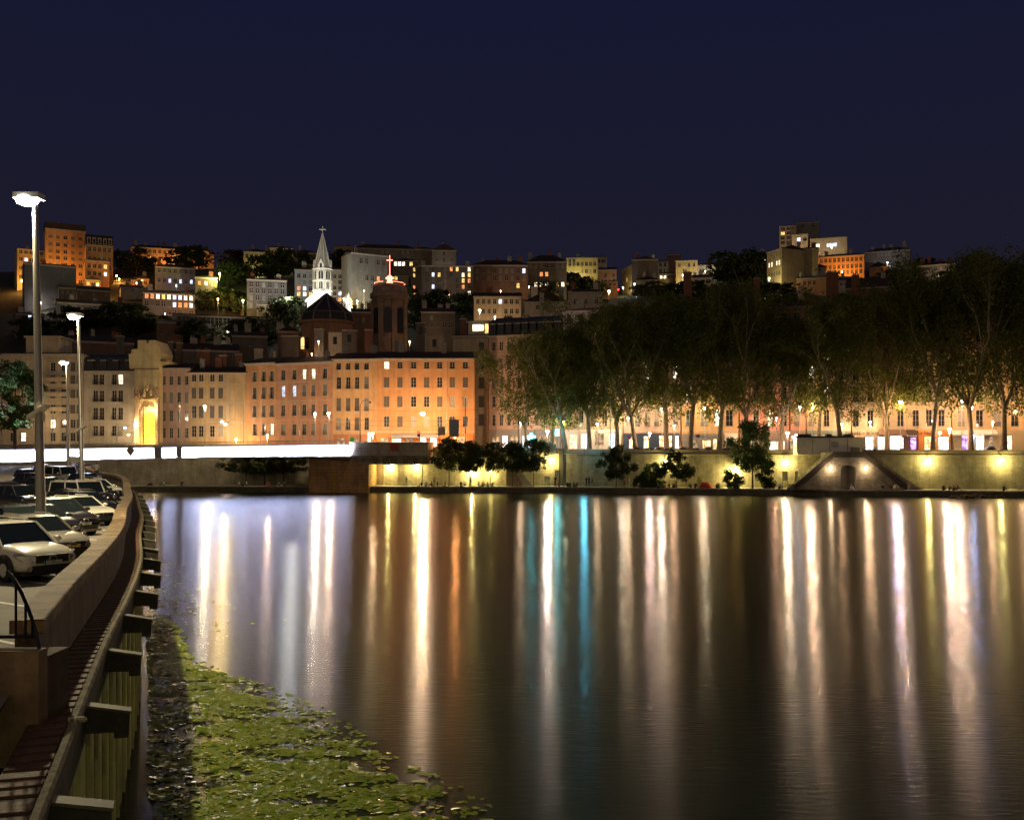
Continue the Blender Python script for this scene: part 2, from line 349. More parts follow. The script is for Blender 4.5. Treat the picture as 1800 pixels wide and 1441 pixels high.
def building(label, px0, px1, d0, d1, yt, zb, wall, cols, rows, ww, wh, kinds='', style='', roof=('hip', 3), depth=12, name='apartment_building', cat='apartment building', group=None, bands=(), cornice=True, far=False, chim=0, mix='ddds', ref=None, dormers=0, pitch=None, roofmat=None, sideblank=None):
    x0, y0 = P(px0, d0); x1, y1 = P(px1, d1); W = math.hypot(x1 - x0, y1 - y0); ang = math.atan2(y1 - y0, x1 - x0)
    pm = (px0 + px1) / 2 if ref is None else ref
    def sx(px):
        t = (px - 900) / F; dx, dy = math.cos(ang), math.sin(ang); return (x0 - t * y0) / (t * dy - dx)
    def dd(px): s_ = sx(px); return y0 + s_ * math.sin(ang)
    dm = dd(pm); zt = Z(yt, dm); H = zt - zb
    root = thing(name, label, cat, (x0, y0, zb), ang, group)
    if isinstance(cols, int): cols = [lerp(px0, px1, (k + .55) / (cols + .1)) for k in range(cols)]
    pxm = F / dm
    wm_, hm_ = ww / pxm, wh / pxm
    wr, hr = round(wm_, 1), round(hm_, 1)
    cells = {}
    xs = {0.0, W}; zs = {0.0, H}; X = []; ZZ = []
    for c in cols:
        s_ = sx(c); a, b_ = s_ - wr / 2, s_ + wr / 2
        if a < .1 or b_ > W - .1: X.append(None); continue
        X.append(s_); xs |= {a, b_}
    for r_ in rows:
        hh = hr
        if isinstance(r_, tuple): r_, hp = r_; hh = round(hp / pxm, 1)
        zc = Z(r_, dm) - zb; a, b_ = zc - hh / 2, zc + hh / 2
        if a < .05 or b_ > H - .15: ZZ.append(None); continue
        ZZ.append((a, hh)); zs |= {a, b_}
    open_ = []
    for ri, zz in enumerate(ZZ):
        ks = kinds[ri] if ri < len(kinds) else ''
        for ci, s_ in enumerate(X):
            k = ks[ci] if ci < len(ks) else rng.choice(mix)
            if zz is None or s_ is None or k == '.': continue
            open_.append((s_, zz[0], zz[1], k))
    xs = sorted(xs); zs = sorted(zs); mb = MB(); rec = .24
    for i in range(len(xs) - 1):
        if xs[i + 1] - xs[i] < 1e-4: continue
        xm = (xs[i] + xs[i + 1]) / 2
        for j in range(len(zs) - 1):
            if zs[j + 1] - zs[j] < 1e-4: continue
            zm = (zs[j] + zs[j + 1]) / 2
            if any(abs(xm - s_) < wr / 2 and z_ < zm < z_ + h_ for s_, z_, h_, k in open_): continue
            mb.quad((xs[i], 0, zs[j]), (xs[i + 1], 0, zs[j]), (xs[i + 1], 0, zs[j + 1]), (xs[i], 0, zs[j + 1]))
    for s_, z_, h_, k in open_:
        a, b_, c, d = s_ - wr / 2, s_ + wr / 2, z_, z_ + h_
        mb.quad((a, 0, c), (a, 0, d), (a, rec, d), (a, rec, c)); mb.quad((b_, 0, d), (b_, 0, c), (b_, rec, c), (b_, rec, d))
        mb.quad((a, 0, d), (b_, 0, d), (b_, rec, d), (a, rec, d)); mb.quad((b_, 0, c), (a, 0, c), (a, rec, c), (b_, rec, c))
    mb.quad((0, 0, 0), (0, 0, H), (0, depth, H), (0, depth, 0)); mb.quad((W, 0, H), (W, 0, 0), (W, depth, 0), (W, depth, H)); mb.quad((W, depth, 0), (0, depth, 0), (0, depth, H), (W, depth, H))
    mb.quad((0, 0, H), (W, 0, H), (W, depth, H), (0, depth, H))
    mb.build('wall', wall, root)
    for s_, z_, h_, k in open_:
        st = style
        if 'x' in st: st = st.replace('x', '') + rng.choice(['', 'o'])
        if k in 'sg' and 'o' in st: st = st.replace('o', '')
        put_win(root, k, wr, h_, st + ('f' if far else ''), (s_, rec, z_))
    for yb_ in bands:
        zz = Z(yb_, dm) - zb
        MB().box(0, W, -.09, -.002, zz - .12, zz + .12).build('string_course', trimm, root)
    ov = .25 if far else .55
    if cornice:
        c = MB(); c.box(-.12, W + .12, -ov * .55, -.002, H - .55, H - .28); c.box(-.2, W + .2, -ov, -.002, H - .28, H)
        if cornice == 'dentil':
            k = .3
            while k < W: c.box(k, k + .25, -ov * .8, -ov * .551, H - .5, H - .281); k += .75
        c.build('cornice', trimm, root)
    kind, rh = roof[0], roof[1] / pxm
    if far and kind in ('hip', 'ridge'): rh *= 1.3
    rm = roofmat or roofm
    rb = MB(); e0, e1, f0, f1 = -ov, W + ov, -ov - .05, depth + ov
    if kind == 'hip':
        i = min(depth / 2, W / 2 - .3); q = [(e0, f0, H), (e1, f0, H), (e1, f1, H), (e0, f1, H)]; r0 = (e0 + i, depth / 2, H + rh); r1 = (e1 - i, depth / 2, H + rh)
        up = [(x, y, z + .18) for x, y, z in q]
        for a in range(4): rb.quad(q[a], q[(a + 1) % 4], up[(a + 1) % 4], up[a])
        rb.quad(up[0], up[1], r1, r0); rb.quad(up[1], up[2], r1); rb.quad(up[2], up[3], r0, r1); rb.quad(up[3], up[0], r0)
    elif kind == 'gable':      # gable end faces the street
        rb.prism([(e0, H), (e1, H), (W / 2, H + rh)], f0, f1)
    elif kind == 'ridge':      # ridge parallel to the street, blank gable ends
        rb.v += [(e0, f0, H + .05), (e1, f0, H + .05), (e1, f1, H + .05), (e0, f1, H + .05), (e0, depth / 2, H + rh), (e1, depth / 2, H + rh)]
        rb.f += [(0, 1, 5, 4), (2, 3, 4, 5), (0, 4, 3), (1, 2, 5), (0, 3, 2, 1)]; rb.m += [0] * 5
    elif kind == 'mansard':
        s1 = min(1.6, rh * .35); q = [(0, .05, H), (W, .05, H), (W, depth, H), (0, depth, H)]; u = [(0, .05 + s1, H + rh), (W, .05 + s1, H + rh), (W, depth - s1, H + rh), (0, depth - s1, H + rh)]
        for a in range(4): rb.quad(q[a], q[(a + 1) % 4], u[(a + 1) % 4], u[a])
        t_ = (0, depth / 2, H + rh * 1.35), (W, depth / 2, H + rh * 1.35); rb.quad(u[0], u[1], t_[1], t_[0]); rb.quad(u[2], u[3], t_[0], t_[1]); rb.quad(u[1], u[2], t_[1]); rb.quad(u[3], u[0], t_[0])
    elif kind == 'flat':
        rb.box(-.1, W + .1, -.1, depth, H, H + max(.25, rh))
    rf = rb.build('roof', rm, root)
    if dormers:
        for k in range(dormers):
            s_ = W * (k + .55) / (dormers + .1); dw = .55; dh = rh * .62
            d_ = MB(); d_.box(s_ - dw - .15, s_ + dw + .15, -.1, 1.4, H + .45, H + .45 + dh); d_.box(s_ - dw - .25, s_ + dw + .25, -.2, 1.4, H + .45 + dh, H + .6 + dh, m=1)
            d_.quad((s_ - dw, -.11, H + .6), (s_ + dw, -.11, H + .6), (s_ + dw, -.11, H + .3 + dh), (s_ - dw, -.11, H + .3 + dh), m=2)
            d_.build('dormer', [slate if not far else trimm, trimm, glassd], rf)
    for k in range(chim):
        s_ = W * (k + rng.uniform(.2, .8)) / chim; cw = rng.uniform(.5, 1.1); ch = rng.uniform(1.2, 2.6); yc = depth * rng.uniform(.35, .6)
        c = MB(); c.box(s_ - cw, s_ + cw, yc, yc + .9, H, H + rh * .8 + ch); c.box(s_ - cw - .08, s_ + cw + .08, yc - .08, yc + .98, H + rh * .8 + ch, H + rh * .8 + ch + .15)
        for q in range(max(1, int(cw * 3))): c.tube((s_ - cw + .35 + q * .6, yc + .45, H + rh * .8 + ch + .15), (s_ - cw + .35 + q * .6, yc + .45, H + rh * .8 + ch + .7), .16, .13, 6)
        c.build('chimney', rng.choice([brickc, trimm, concrete]), rf)
    root['_W'] = W; root['_H'] = H
    return root

# ------------------------------------------------------------ street lamps (far bank and hill)
WARM = (1, .60, .25); SOD = (1, .42, .08); WHITE = (1, .80, .58); YEL = (1, .80, .26); COOL = (.75, .85, 1)
BULB = {}
def bulb_mat(c, s=30):
    k = 'lamp_bulb_%d_%d_%d_%d' % (c[0] * 99, c[1] * 99, c[2] * 99, s)
    return mat(k, (.8, .8, .8), .4, emit=c, es=s)
def street_lamp(label, px, py, d, power, col, r=.32, zg=None, style='post', cat='street lamp', group=None, lean=0, es=30, beam=None, lk=0.3):
    if style != 'wall' and px > 650 and zg is None: d = max(d, at_line(WALL, px)[1] + 1.6)
    x, y = P(px, d); zt = Z(py, d); zg = street_z(x) if zg is None else zg
    t = thing('street_lamp', label, cat, (x, y, zg), 0, group); h = zt - zg
    if style == 'post':
        MB().tube((-.02 - lean, .1, 0), (0, .1, h - r), .11, .06, 8).tube((-.02 - lean, .1, 0), (-.02 - lean, .1, .5), .2, .16, 8).build('pole', galv, t)
        MB().tube((0, 0, h + r * .55), (0, 0, h + r * .95), r * 1.1, r * .3, 10).build('hood', iron, t)
    elif style == 'arm':     # bracket on the facade behind
        MB().tube((0, 0, h + r), (0, 3.5, h + r + .5), .05, .05, 6).tube((0, 0, h + r * .6), (0, 0, h + r * 1.05), r * 1.1, r * .3, 10).build('bracket', iron, t)
    elif style == 'cable':
        MB().tube((-14, .1, h + .9), (0, .1, h + .45), .03, .03, 4).tube((0, .1, h + .45), (14, .1, h + .9), .03, .03, 4).tube((0, 0, h + r * .5), (0, 0, h + .5), r * 1.1, .08, 10).build('hanging_cable', iron, t)
    elif style == 'wall':
        MB().tube((0, -.05, h), (0, 1.2, h + .35), .05, .05, 6).box(-r, r, -r, r, h + r * .4, h + r * .8).build('bracket', iron, t)
    MB().ball((0, 0, h), r, 10, sz=.75).build('bulb', bulb_mat(col, es), t)
    if style == 'wall':
        light(t, (0, 0, h - r - .1), power, col, .15)
    else: light(t, (0, 0, h - r - .25), power, col, lk)
    if beam: light(t, (0, -.1, h - r - .25), beam, tuple(lerp(c_, 1, .3) for c_ in col), .34, 'SPOT', (R(-84), 0, 0), spot_size=R(75), spot_blend=.6)  # extra spot added to brighten the lamp's streak on the water
    return t

# ------------------------------------------------------------ front row of buildings, left to right
OR = plaster('orange', (.56, .29, .13)); OR2 = plaster('light_orange', (.58, .35, .17)); SAL = plaster('salmon', (.58, .29, .17)); ORP = plaster('apricot', (.60, .32, .17))
PKB = plaster('pink_beige', (.50, .35, .28)); CRM = plaster('cream', (.55, .43, .29)); YLW = plaster('yellow', (.55, .39, .22)); CRG = plaster('grey_cream', (.48, .41, .32))
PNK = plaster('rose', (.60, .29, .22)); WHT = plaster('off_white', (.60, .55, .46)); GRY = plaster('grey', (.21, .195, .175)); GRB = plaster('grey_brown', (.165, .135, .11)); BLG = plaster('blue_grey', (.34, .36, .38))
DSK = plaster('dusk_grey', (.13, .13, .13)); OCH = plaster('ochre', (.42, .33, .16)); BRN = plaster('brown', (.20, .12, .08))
Zs = 10.25
b1 = building('cream curved apartment block behind the left lamp posts, set-back top floor', 4, 146, 262, 262, 622, Zs, CRM, [22, 41, 65, 93, 112, 128, 139], [(645, 15), 667, 692, 719, 745, 768], 9, 15, ['dddddsd', 'sdssdss', 'cdssdss', 'cdsddss', 'dddLdds', 'dLddddd'], 'u', roof=('flat', 2), bands=(632, 656, 682, 706, 732))
a = MB(); a.box(5.5, 14, 1.2, 9, b1['_H'] + .3, b1['_H'] + 4.3); a.box(5.1, 14.5, .8, 9.2, b1['_H'] + 4.3, b1['_H'] + 4.7); a.build('attic_storey', CRM, b1)
for rz_, s0, s1 in ((2.9, 0, 4.8), (2.9, 10.2, 17), (-.9, 10.2, 17), (6.7, 10.2, 17)): MB().box(s0, s1, -1.0, -.1, b1['_H'] - 8 - rz_, b1['_H'] - 7 - rz_ + .1).build('balcony', CRM, b1)
b2 = building('ornate grey-cream town house with iron balconies beside the floodlit gable', 147, 238, 262, 262, 652, Zs, CRG, [168, 179, 201, 212], [(667, 18), (696, 20), 727, (757, 18)], 8, 21, ['dddL', 'dddd', 'dddd', 'dddc'], 'ubr', roof=('mansard', 24), dormers=4, cornice='dentil', bands=(742, 712, 681), roofmat=slate)
b4 = building('narrow dusty pink house of four window columns right of the floodlit gable', 280, 333, 262, 262, 647, Zs, PKB, [288, 301, 314.5, 328], [(669, 16), 699, 731, (761, 18)], 6.5, 19, ['dddd', 'ggdg', 'dddd', 'dddd'], '', roof=('ridge', 12), bands=())
b5 = building('yellow house with white window surrounds next to the dusty pink house', 333, 432, 262, 262, 655, Zs, YLW, [341, 353.5, 373, 388], [(664, 13), (691, 19), 724, (758, 20)], 8, 22, ['dddd', 'ssss', 'dsss', 'dddc'], 'u', roof=('ridge', 14), bands=(675, 708, 742), chim=3)
MB().box(b5['_W'] - 4.7, b5['_W'] - 4.2, -.12, -.003, 0, b5['_H'] - .6).build('quoin', trimm, b5)
b6 = building('apricot house with three columns of balconied windows', 432, 484, 262, 258, 638, Zs, ORP, [448, 464, 478], [(662, 17), 691, 723, (755, 20)], 7.5, 20, ['ddd', 'ssd', 'sss', 'ddL'], 'ubr', roof=('ridge', 13), bands=(), chim=1)
b7 = building('salmon house with five window columns and a dentil cornice', 484, 585, 258, 251, 637, Zs, SAL, [498, 517.5, 535, 551, 571.5], [(658, 18), 687, 721, (755, 20)], 8, 20, ['ddLLd', 'BBggg', 'dddss', 'cddcc'], 'ur', roof=('ridge', 14), cornice='dentil', bands=(671, 704, 738), chim=2)
b8 = building('ochre-orange house with four arched window columns left of the long orange building', 585, 662, 251, 250, 631, Zs, OR2, [595.5, 612, 627.5, 644.5], [(644, 12), (673, 21), 711, (745, 22)], 8, 23, ['dddd', 'dddg', 'sssg', 'cdsd'], 'r', roof=('ridge', 15), bands=(759,), chim=2)
b9 = building('long bright orange building with seven columns of small windows', 662, 834, 250, 250, 630, Zs, OR, [679.5, 703, 727, 750, 773, 795, 818], [(642, 12), (672, 18), 706, 741], 9.5, 19, ['Lddddddd', 'ssdsdss', 'ssddscc', 'dsccddd'], '', roof=('ridge', 16), bands=(759,), chim=2)
for s_ in (8.1, 17.2): MB().tube((s_, -.12, 0), (s_, -.12, b9['_H'] - .3), .07, .07, 6).build('downpipe', galv, b9)
b10 = building('narrow tall beige house with one window column and a lit glass penthouse', 796, 858, 259, 257, 590, Zs, CRM, [846], [(609, 15), (642, 16), 673, 706, 738], 10, 20, ['s', 'd', 's', 's', 's'], '', roof=('flat', 1), bands=(651, 684, 717, 750))
H_ = b10['_H']; W_ = b10['_W']; ph = MB(); ph.box(W_ * .42, W_ * 1.0, .6, 7, H_ + .3, H_ + 3.4, m=0); ph.box(W_ * .38, W_ * 1.04, 0, 7.4, H_ + 3.4, H_ + 3.7, m=1); pq = ph.build('penthouse', [CRG, trimm], b10)
MB().box(W_ * .55, W_ * .86, .5, .58, H_ + 1.2, H_ + 2.8).build('pane', litW, pq); MB().box(W_ * .9, W_ * .99, .5, .58, H_ + .6, H_ + 2.9).build('pane', litY, pq)
b11 = building('pink-beige corner block with a dark mansard roof of dormers, left end of the tree row', 859, 988, 256, 250, 588, 9.9, PKB, [868, 881, 894.5, 913, 927, 944, 958, 976], [(607, 16), (639, 19), 673, 705, 738], 6.5, 20, ['dddsssss', 'sssdsddd', 'sdsdsdsd', 'dsddsdsd', 'dddddsdd'], 'up', roof=('mansard', 27), dormers=9, cornice='dentil', bands=(622, 655, 689, 721, 755), roofmat=slate, chim=3)
RR = [(560, 18), (590, 22), (622, 24), (655, 26), (692, 28), (735, 29)]
def colset(a, b, n): return [lerp(a, b, (k + .5) / n) for k in range(n)]
b12 = building('pale cream house behind the first plane trees, tall white shop bays below', 990, 1094, 250, 246, 545, 8.9, CRM, colset(990, 1094, 5), RR, 8.5, 28, mix='ddscd', style='u', roof=('hip', 10), bands=(574, 606, 638, 673, 712, 755), chim=2)
b13 = building('beige-pink house above the dark blue shop front', 1096, 1196, 246, 243, 548, 8.6, PKB, colset(1096, 1196, 6), RR, 8, 27, mix='ddLcd', style='ur', roof=('hip', 9), bands=(606, 673, 712, 758), chim=1)
b14 = building('orange house with iron-railed windows behind the forked plane tree', 1198, 1298, 243, 240, 552, 8.5, OR2, [1212, 1238, 1262, 1282], RR, 12, 29, mix='ddcLd', style='ur', roof=('hip', 9), bands=(606, 638, 673, 712, 758), chim=1)
b15 = building('rose pink house with a dark drainpipe and flower boxes', 1300, 1416, 240, 236, 540, 8.5, PNK, [1329, 1354, 1378, 1401], RR, 9.5, 30, ['dsdd', 'dddd', 'sdsd', 'dddd', 'dddd', 'dLdc'], style='ur', roof=('hip', 12), bands=(606, 638, 673, 712, 758), chim=1)
MB().tube((11.4, -.1, 0), (11.4, -.1, b15['_H'] - .3), .09, .09, 6).build('downpipe', iron, b15)
b16 = building('pale yellow house behind the straight plane tree above the kiosk', 1418, 1496, 236, 233, 545, 8.5, CRM, [1426, 1453, 1478], RR, 9.5, 30, mix='dcddL', style='ur', roof=('hip', 9), bands=(673, 712, 757), chim=2)
b17 = building('light stone building over the café with brown awnings', 1498, 1672, 233, 229, 528, 8.5, CRM, [1504.5, 1530, 1558, 1583, 1610, 1633, 1655], RR, 10, 28, mix='ddsdd', style='ur', roof=('hip', 10), bands=(606, 638, 673, 712, 756), chim=3)
b18 = building('yellow-cream building at the right end with white shop awnings', 1674, 1830, 229, 226, 540, 8.5, YLW, [1690, 1722, 1753, 1784, 1810], RR, 12, 28, mix='dcddd', style='ur', roof=('hip', 10), bands=(606, 673, 712, 756), chim=2)
b19 = building('beige end building half hidden by the last plane tree', 1832, 1960, 226, 222, 545, 8.5, CRG, 4, RR, 11, 28, mix='dd', style='u', roof=('hip', 10))
b0 = building('cream house at the far left edge behind the dark tree', -130, 2, 262, 262, 625, Zs, CRG, 6, [640, 668, 696, 724, 752], 9, 16, mix='ds', style='u', roof=('hip', 8))

# shop fronts
navy = mat('navy_paint', (.03, .06, .11), .5); greyp = mat('grey_shop_paint', (.22, .22, .22), .6); whitep = mat('white_shop_paint', (.7, .66, .6), .7); brownp = mat('brown_shop_paint', (.16, .08, .05), .6); orangep = mat('orange_shop_paint', (.6, .22, .06), .7)
shopW = lit('shop_interior_white', (1, .88, .72), 3, .6, .9); shopY = lit('shop_interior_warm', (1, .62, .28), 3.2, .7, 1.1); shopP = lit('shop_interior_purple', (.55, .3, 1), 2.2, .8, 1.6); shopD = lit('shop_interior_dim', (1, .7, .4), .5, .8, 1.2)
shopC = lit('shop_interior_cool', (.7, .85, 1), 3.2, .7, 1.0); posterm = lit('poster_backlit', (1, .86, .78), 3.2, .5, 2.2); neonT = mat('teal_neon', (.1, .5, .5), .4, emit=(.05, .85, .9), es=7); signB = mat('blue_neon', (.3, .3, .9), .4, emit=(.55, .6, 1), es=9)
def shop(root, px0, px1, ytop, m, panes, x_of=None):
    """shop front stood proud of the wall; panes = list of (px centre, px width, y top, y bottom, material)"""
    M = root.matrix_basis; o = root.location; ang = root.rotation_euler.z
    def s_of(px):
        t = (px - 900) / F; dx, dy = math.cos(ang), math.sin(ang); return (o.x - t * o.y) / (t * dy - dx)
    def z_of(py, s_): return Z(py, o.y + s_ * math.sin(ang)) - o.z
    a, b_ = s_of(px0), s_of(px1); zt = z_of(ytop, (a + b_) / 2)
    f = MB(); cuts = sorted([(s_of(p - w_ / 2), s_of(p + w_ / 2), y0_, y1_, mm) for p, w_, y0_, y1_, mm in panes]); cur = a; y_ = -.35
    for c0, c1, y0_, y1_, mm in cuts:
        f.box(cur, c0, y_, -.01, 0, zt); zz = z_of(y0_, c0); zb_ = max(.1, z_of(y1_, c0)); f.box(c0, c1, y_, -.01, zz, zt - .001); f.box(c0, c1, y_, -.01, 0, zb_); cur = c1
    f.box(cur, b_, y_, -.01, 0, zt); f.box(a - .05, b_ + .05, y_ - .12, y_ - .001, zt - .55, zt + .08)
    sh = f.build('shop_front', m, root)
    for c0, c1, y0_, y1_, mm in cuts:
        zz = z_of(y0_, c0); zb_ = max(.1, z_of(y1_, c0)); MB().quad((c0, -.12, zb_), (c1, -.12, zb_), (c1, -.12, zz), (c0, -.12, zz)).build('pane', mm, sh)
        q = MB(); k = c0 + .9
        while k < c1 - .4: q.box(k - .03, k + .03, -.2, -.125, zb_, zz); k += 1.0
        q.box(c0, c1, -.2, -.125, zz - .65, zz - .6); q.build('glazing_bar', iron, sh)
    return sh, s_of, z_of
def awning(root, s_of, z_of, px0, px1, y0_, y1_, m, out_=1.6):
    a, b_ = s_of(px0), s_of(px1); za, zb_ = z_of(y0_, a), z_of(y1_, a); q = MB()
    q.quad((a, -.48, za), (b_, -.48, za), (b_ + .15, -out_ - .4, zb_), (a - .15, -out_ - .4, zb_)); q.quad((a - .15, -out_ - .4, zb_), (b_ + .15, -out_ - .4, zb_), (b_ + .15, -out_ - .4, zb_ - .35), (a - .15, -out_ - .4, zb_ - .35))
    q.quad((a - .15, -out_ - .4, zb_), (a, -.48, za), (a, -.48, zb_)); q.quad((b_ + .15, -out_ - .4, zb_), (b_, -.48, za), (b_, -.48, zb_)); return q.build('awning', m, root)
shop(b11, 860, 940, 755, greyp, [(872, 12, 768, 788, shopD), (888, 9, 766, 786, posterm), (905, 14, 765, 787, shopD), (927, 16, 766, 787, shopC)])
shop(b11, 942, 986, 755, greyp, [(953, 14, 766, 787, shopD), (973, 16, 766, 787, shopD)])
shop(b12, 991, 1092, 756, whitep, [(1008, 12, 764, 788, shopY), (1029, 12, 763, 788, shopC), (1054, 16, 762, 788, shopD), (1078, 13, 762, 788, shopC)])
shop(b13, 1097, 1194, 762, navy, [(1110, 8, 768, 788, shopY), (1136, 8, 767, 788, shopY), (1163, 8, 766, 785, shopY), (1177, 8, 766, 785, shopY), (1190, 6, 766, 788, shopW)])
shop(b14, 1200, 1272, 763, greyp, [(1220, 11, 774, 788, shopD), (1242, 13, 774, 787, shopY), (1257, 6, 772, 789, shopY)])
shop(b14, 1274, 1296, 762, whitep, [(1284, 11, 770, 790, shopD)])
shop(b15, 1301, 1414, 757, mat('taupe_paint', (.3, .24, .2), .7), [(1325, 12, 768, 787, shopD), (1366, 26, 776, 790, shopW), (1396, 14, 772, 788, shopD)])
s16 = shop(b16, 1420, 1494, 757, mat('sage_paint', (.2, .26, .24), .7), [(1440, 20, 765, 788, shopD), (1482, 14, 766, 788, shopD)])
s17, so, zo = shop(b17, 1500, 1560, 757, CRM, [(1528, 13, 768, 790, shopC), (1549, 12, 768, 790, shopW)])
text('lettering', 'COFFEE + BOOKS', 1.0, iron, s17, (so(1517), -.5, zo(762, so(1517))), (R(90), 0, 0))
s17b, so, zo = shop(b17, 1561, 1612, 757, brownp, [(1573, 18, 766, 790, shopW), (1585, 5, 769, 788, posterm), (1605, 10, 769, 790, shopP)])
awning(b17, so, zo, 1544, 1590, 755, 764, mat('taupe_awning', (.17, .11, .09), .85)); awning(b17, so, zo, 1592, 1608, 755, 764, mat('dark_awning', (.05, .035, .03), .85))
text('lettering', 'Brasserie', .6, whitep, b17, (so(1600), -2.03, zo(766, so(1600))), (R(90), 0, 0))
MB().box(so(1565), so(1582), -1.5, -1.3, zo(768, so(1570)), zo(763, so(1570))).build('lit_sign', signB, b17); light(b17, (so(1575), -1.8, zo(766, so(1570))), 5200, (.32, .36, 1), .34, 'SPOT', (R(-86), 0, 0), spot_size=R(80), spot_blend=.6)  # spot added so the sign throws a blue streak on the river
s17c, so, zo = shop(b17, 1614, 1670, 756, orangep, [(1632, 14, 768, 790, shopY), (1658, 18, 768, 790, shopW)])
text('lettering', 'La Pêcherie', 1.15, brownp, s17c, (so(1634), -.5, zo(761, so(1634))), (R(90), 0, 0))
s18, so, zo = shop(b18, 1676, 1800, 758, mat('sand_shop_paint', (.42, .36, .25), .8), [(1696, 14, 766, 790, shopP), (1708, 8, 768, 790, shopC), (1722, 14, 765, 790, shopW), (1742, 8, 768, 788, shopD), (1770, 16, 766, 790, shopY)])
MB().box(so(1703), so(1711), -1.2, -1.0, zo(768, so(1707)), zo(764, so(1707))).build('lit_sign', signB, b18); light(b18, (so(1707), -1.5, zo(766, so(1707))), 4800, (.22, .40, 1), .34, 'SPOT', (R(-86), 0, 0), spot_size=R(80), spot_blend=.6)  # blue spot added here for another streak on the river
wa_ = mat('white_awning', (.55, .54, .52), .8); awning(b18, so, zo, 1671, 1702, 756, 763, wa_); awning(b18, so, zo, 1710, 1748, 755, 762, wa_)
shopr = lit('restaurant_interior', (1, .62, .34), 4.5, .6, .6)
s8, so, zo = shop(b9, 664, 832, 763, orangep, [(676, 14, 770, 784, shopD), (697, 16, 771, 784, shopr), (720, 14, 771, 784, shopD), (744, 10, 769, 785, shopW), (762, 11, 768, 785, shopW), (786, 16, 770, 784, shopD), (812, 16, 768, 784, shopD)])
awning(b9, so, zo, 690, 770, 762, 767, mat('grey_awning', (.3, .3, .33), .8))
shop(b8, 587, 660, 764, plaster('rust', (.45, .2, .1)), [(600, 13, 770, 784, shopD), (625, 12, 770, 784, shopD), (648, 10, 772, 784, shopD)])

# floodlit blind gable with its stone portal
zb = Zs; d = 259
gx0, gy = P(228, d); u = lambda px: (px - 228) / F * d; zz = lambda py: Z(py, d) - zb
gt = thing('gable_house', 'tall blind gable wall floodlit golden yellow above an ornate stone portal', 'house', (gx0, gy, zb))
mb = MB(); mb.prism([(u(237), 0), (u(279), 0), (u(279), zz(648)), (u(279), zz(641)), (u(296), zz(638)), (u(296), zz(634)), (u(281), zz(635)), (u(284), zz(620)), (u(273), zz(598)), (u(262), zz(598)), (u(261), zz(603)), (u(257), zz(603)), (u(257), zz(598)), (u(242), zz(598)), (u(242), zz(613)), (u(231), zz(614)), (u(231), zz(621)), (u(226), zz(623)), (u(228), zz(648)), (u(237), zz(649))], 0, 9)
mb.build('wall', plaster('gold_gable', (.62, .50, .28)), gt)
MB().box(u(228), u(280), -.15, -.003, zz(649.5), zz(648.2)).build('string_course', brownp, gt)
fm = MB()
for a, b_ in ((240, 248), (276, 281)): fm.box(u(a), u(b_), -1.6, -.003, 0, zz(700)); fm.box(u(a) - .2, u(b_) + .2, -1.8, -.003, zz(700), zz(697))
for a, y_ in ((242, 690), (246, 695), (262, 682), (268, 690), (256, 692), (277, 688), (250, 705), (248, 715), (254, 718), (243, 733), (279, 735), (247, 745)):
    fm.ball((u(a), -1.1, zz(y_)), .55, 7, sz=1.7); fm.ball((u(a) + .1, -1.3, zz(y_) + 1.0), .26, 6)
fm.tube((u(261), -1.1, zz(686)), (u(260.5), -1.1, zz(681)), .3, .08, 6)
for k in range(9): t_ = math.pi * k / 8; fm.ball((u(264) - math.cos(t_) * 1.9, -1.2, zz(729) + math.sin(t_) * 2.0), .42, 6)
fm.box(u(250), u(279), -1.3, -.003, zz(704), zz(701.5)); fm.build('portal_carving', mat('carved_stone', (.38, .27, .17), .9, noise=.5, ns=1.6, bump=.8, bs=6), gt)
am = MB(); arc = [(u(253), 0), (u(277), 0)] + [(u(265) + math.cos(math.pi * k / 10) * u(240) * 1.0, zz(736) + math.sin(math.pi * k / 10) * 1.75) for k in range(11)]
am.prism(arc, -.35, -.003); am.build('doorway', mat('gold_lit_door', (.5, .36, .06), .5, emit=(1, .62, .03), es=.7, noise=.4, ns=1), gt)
dr = MB()
for py in (735, 741, 749, 757, 766): dr.box(u(253.5), u(276.5), -.6, -.351, zz(py) - .12, zz(py) + .12)
dr.build('step', mat('gold_stone', (.6, .45, .1), .7), gt)
light(gt, (u(262), -3.0, .8), 2300, (1, .64, .18), .4); light(gt, (u(271), -2.6, zz(722)), 1700, (1, .72, .35), .3); light(gt, (u(243), -2.4, zz(745)), 700, (1, .7, .4), .3)

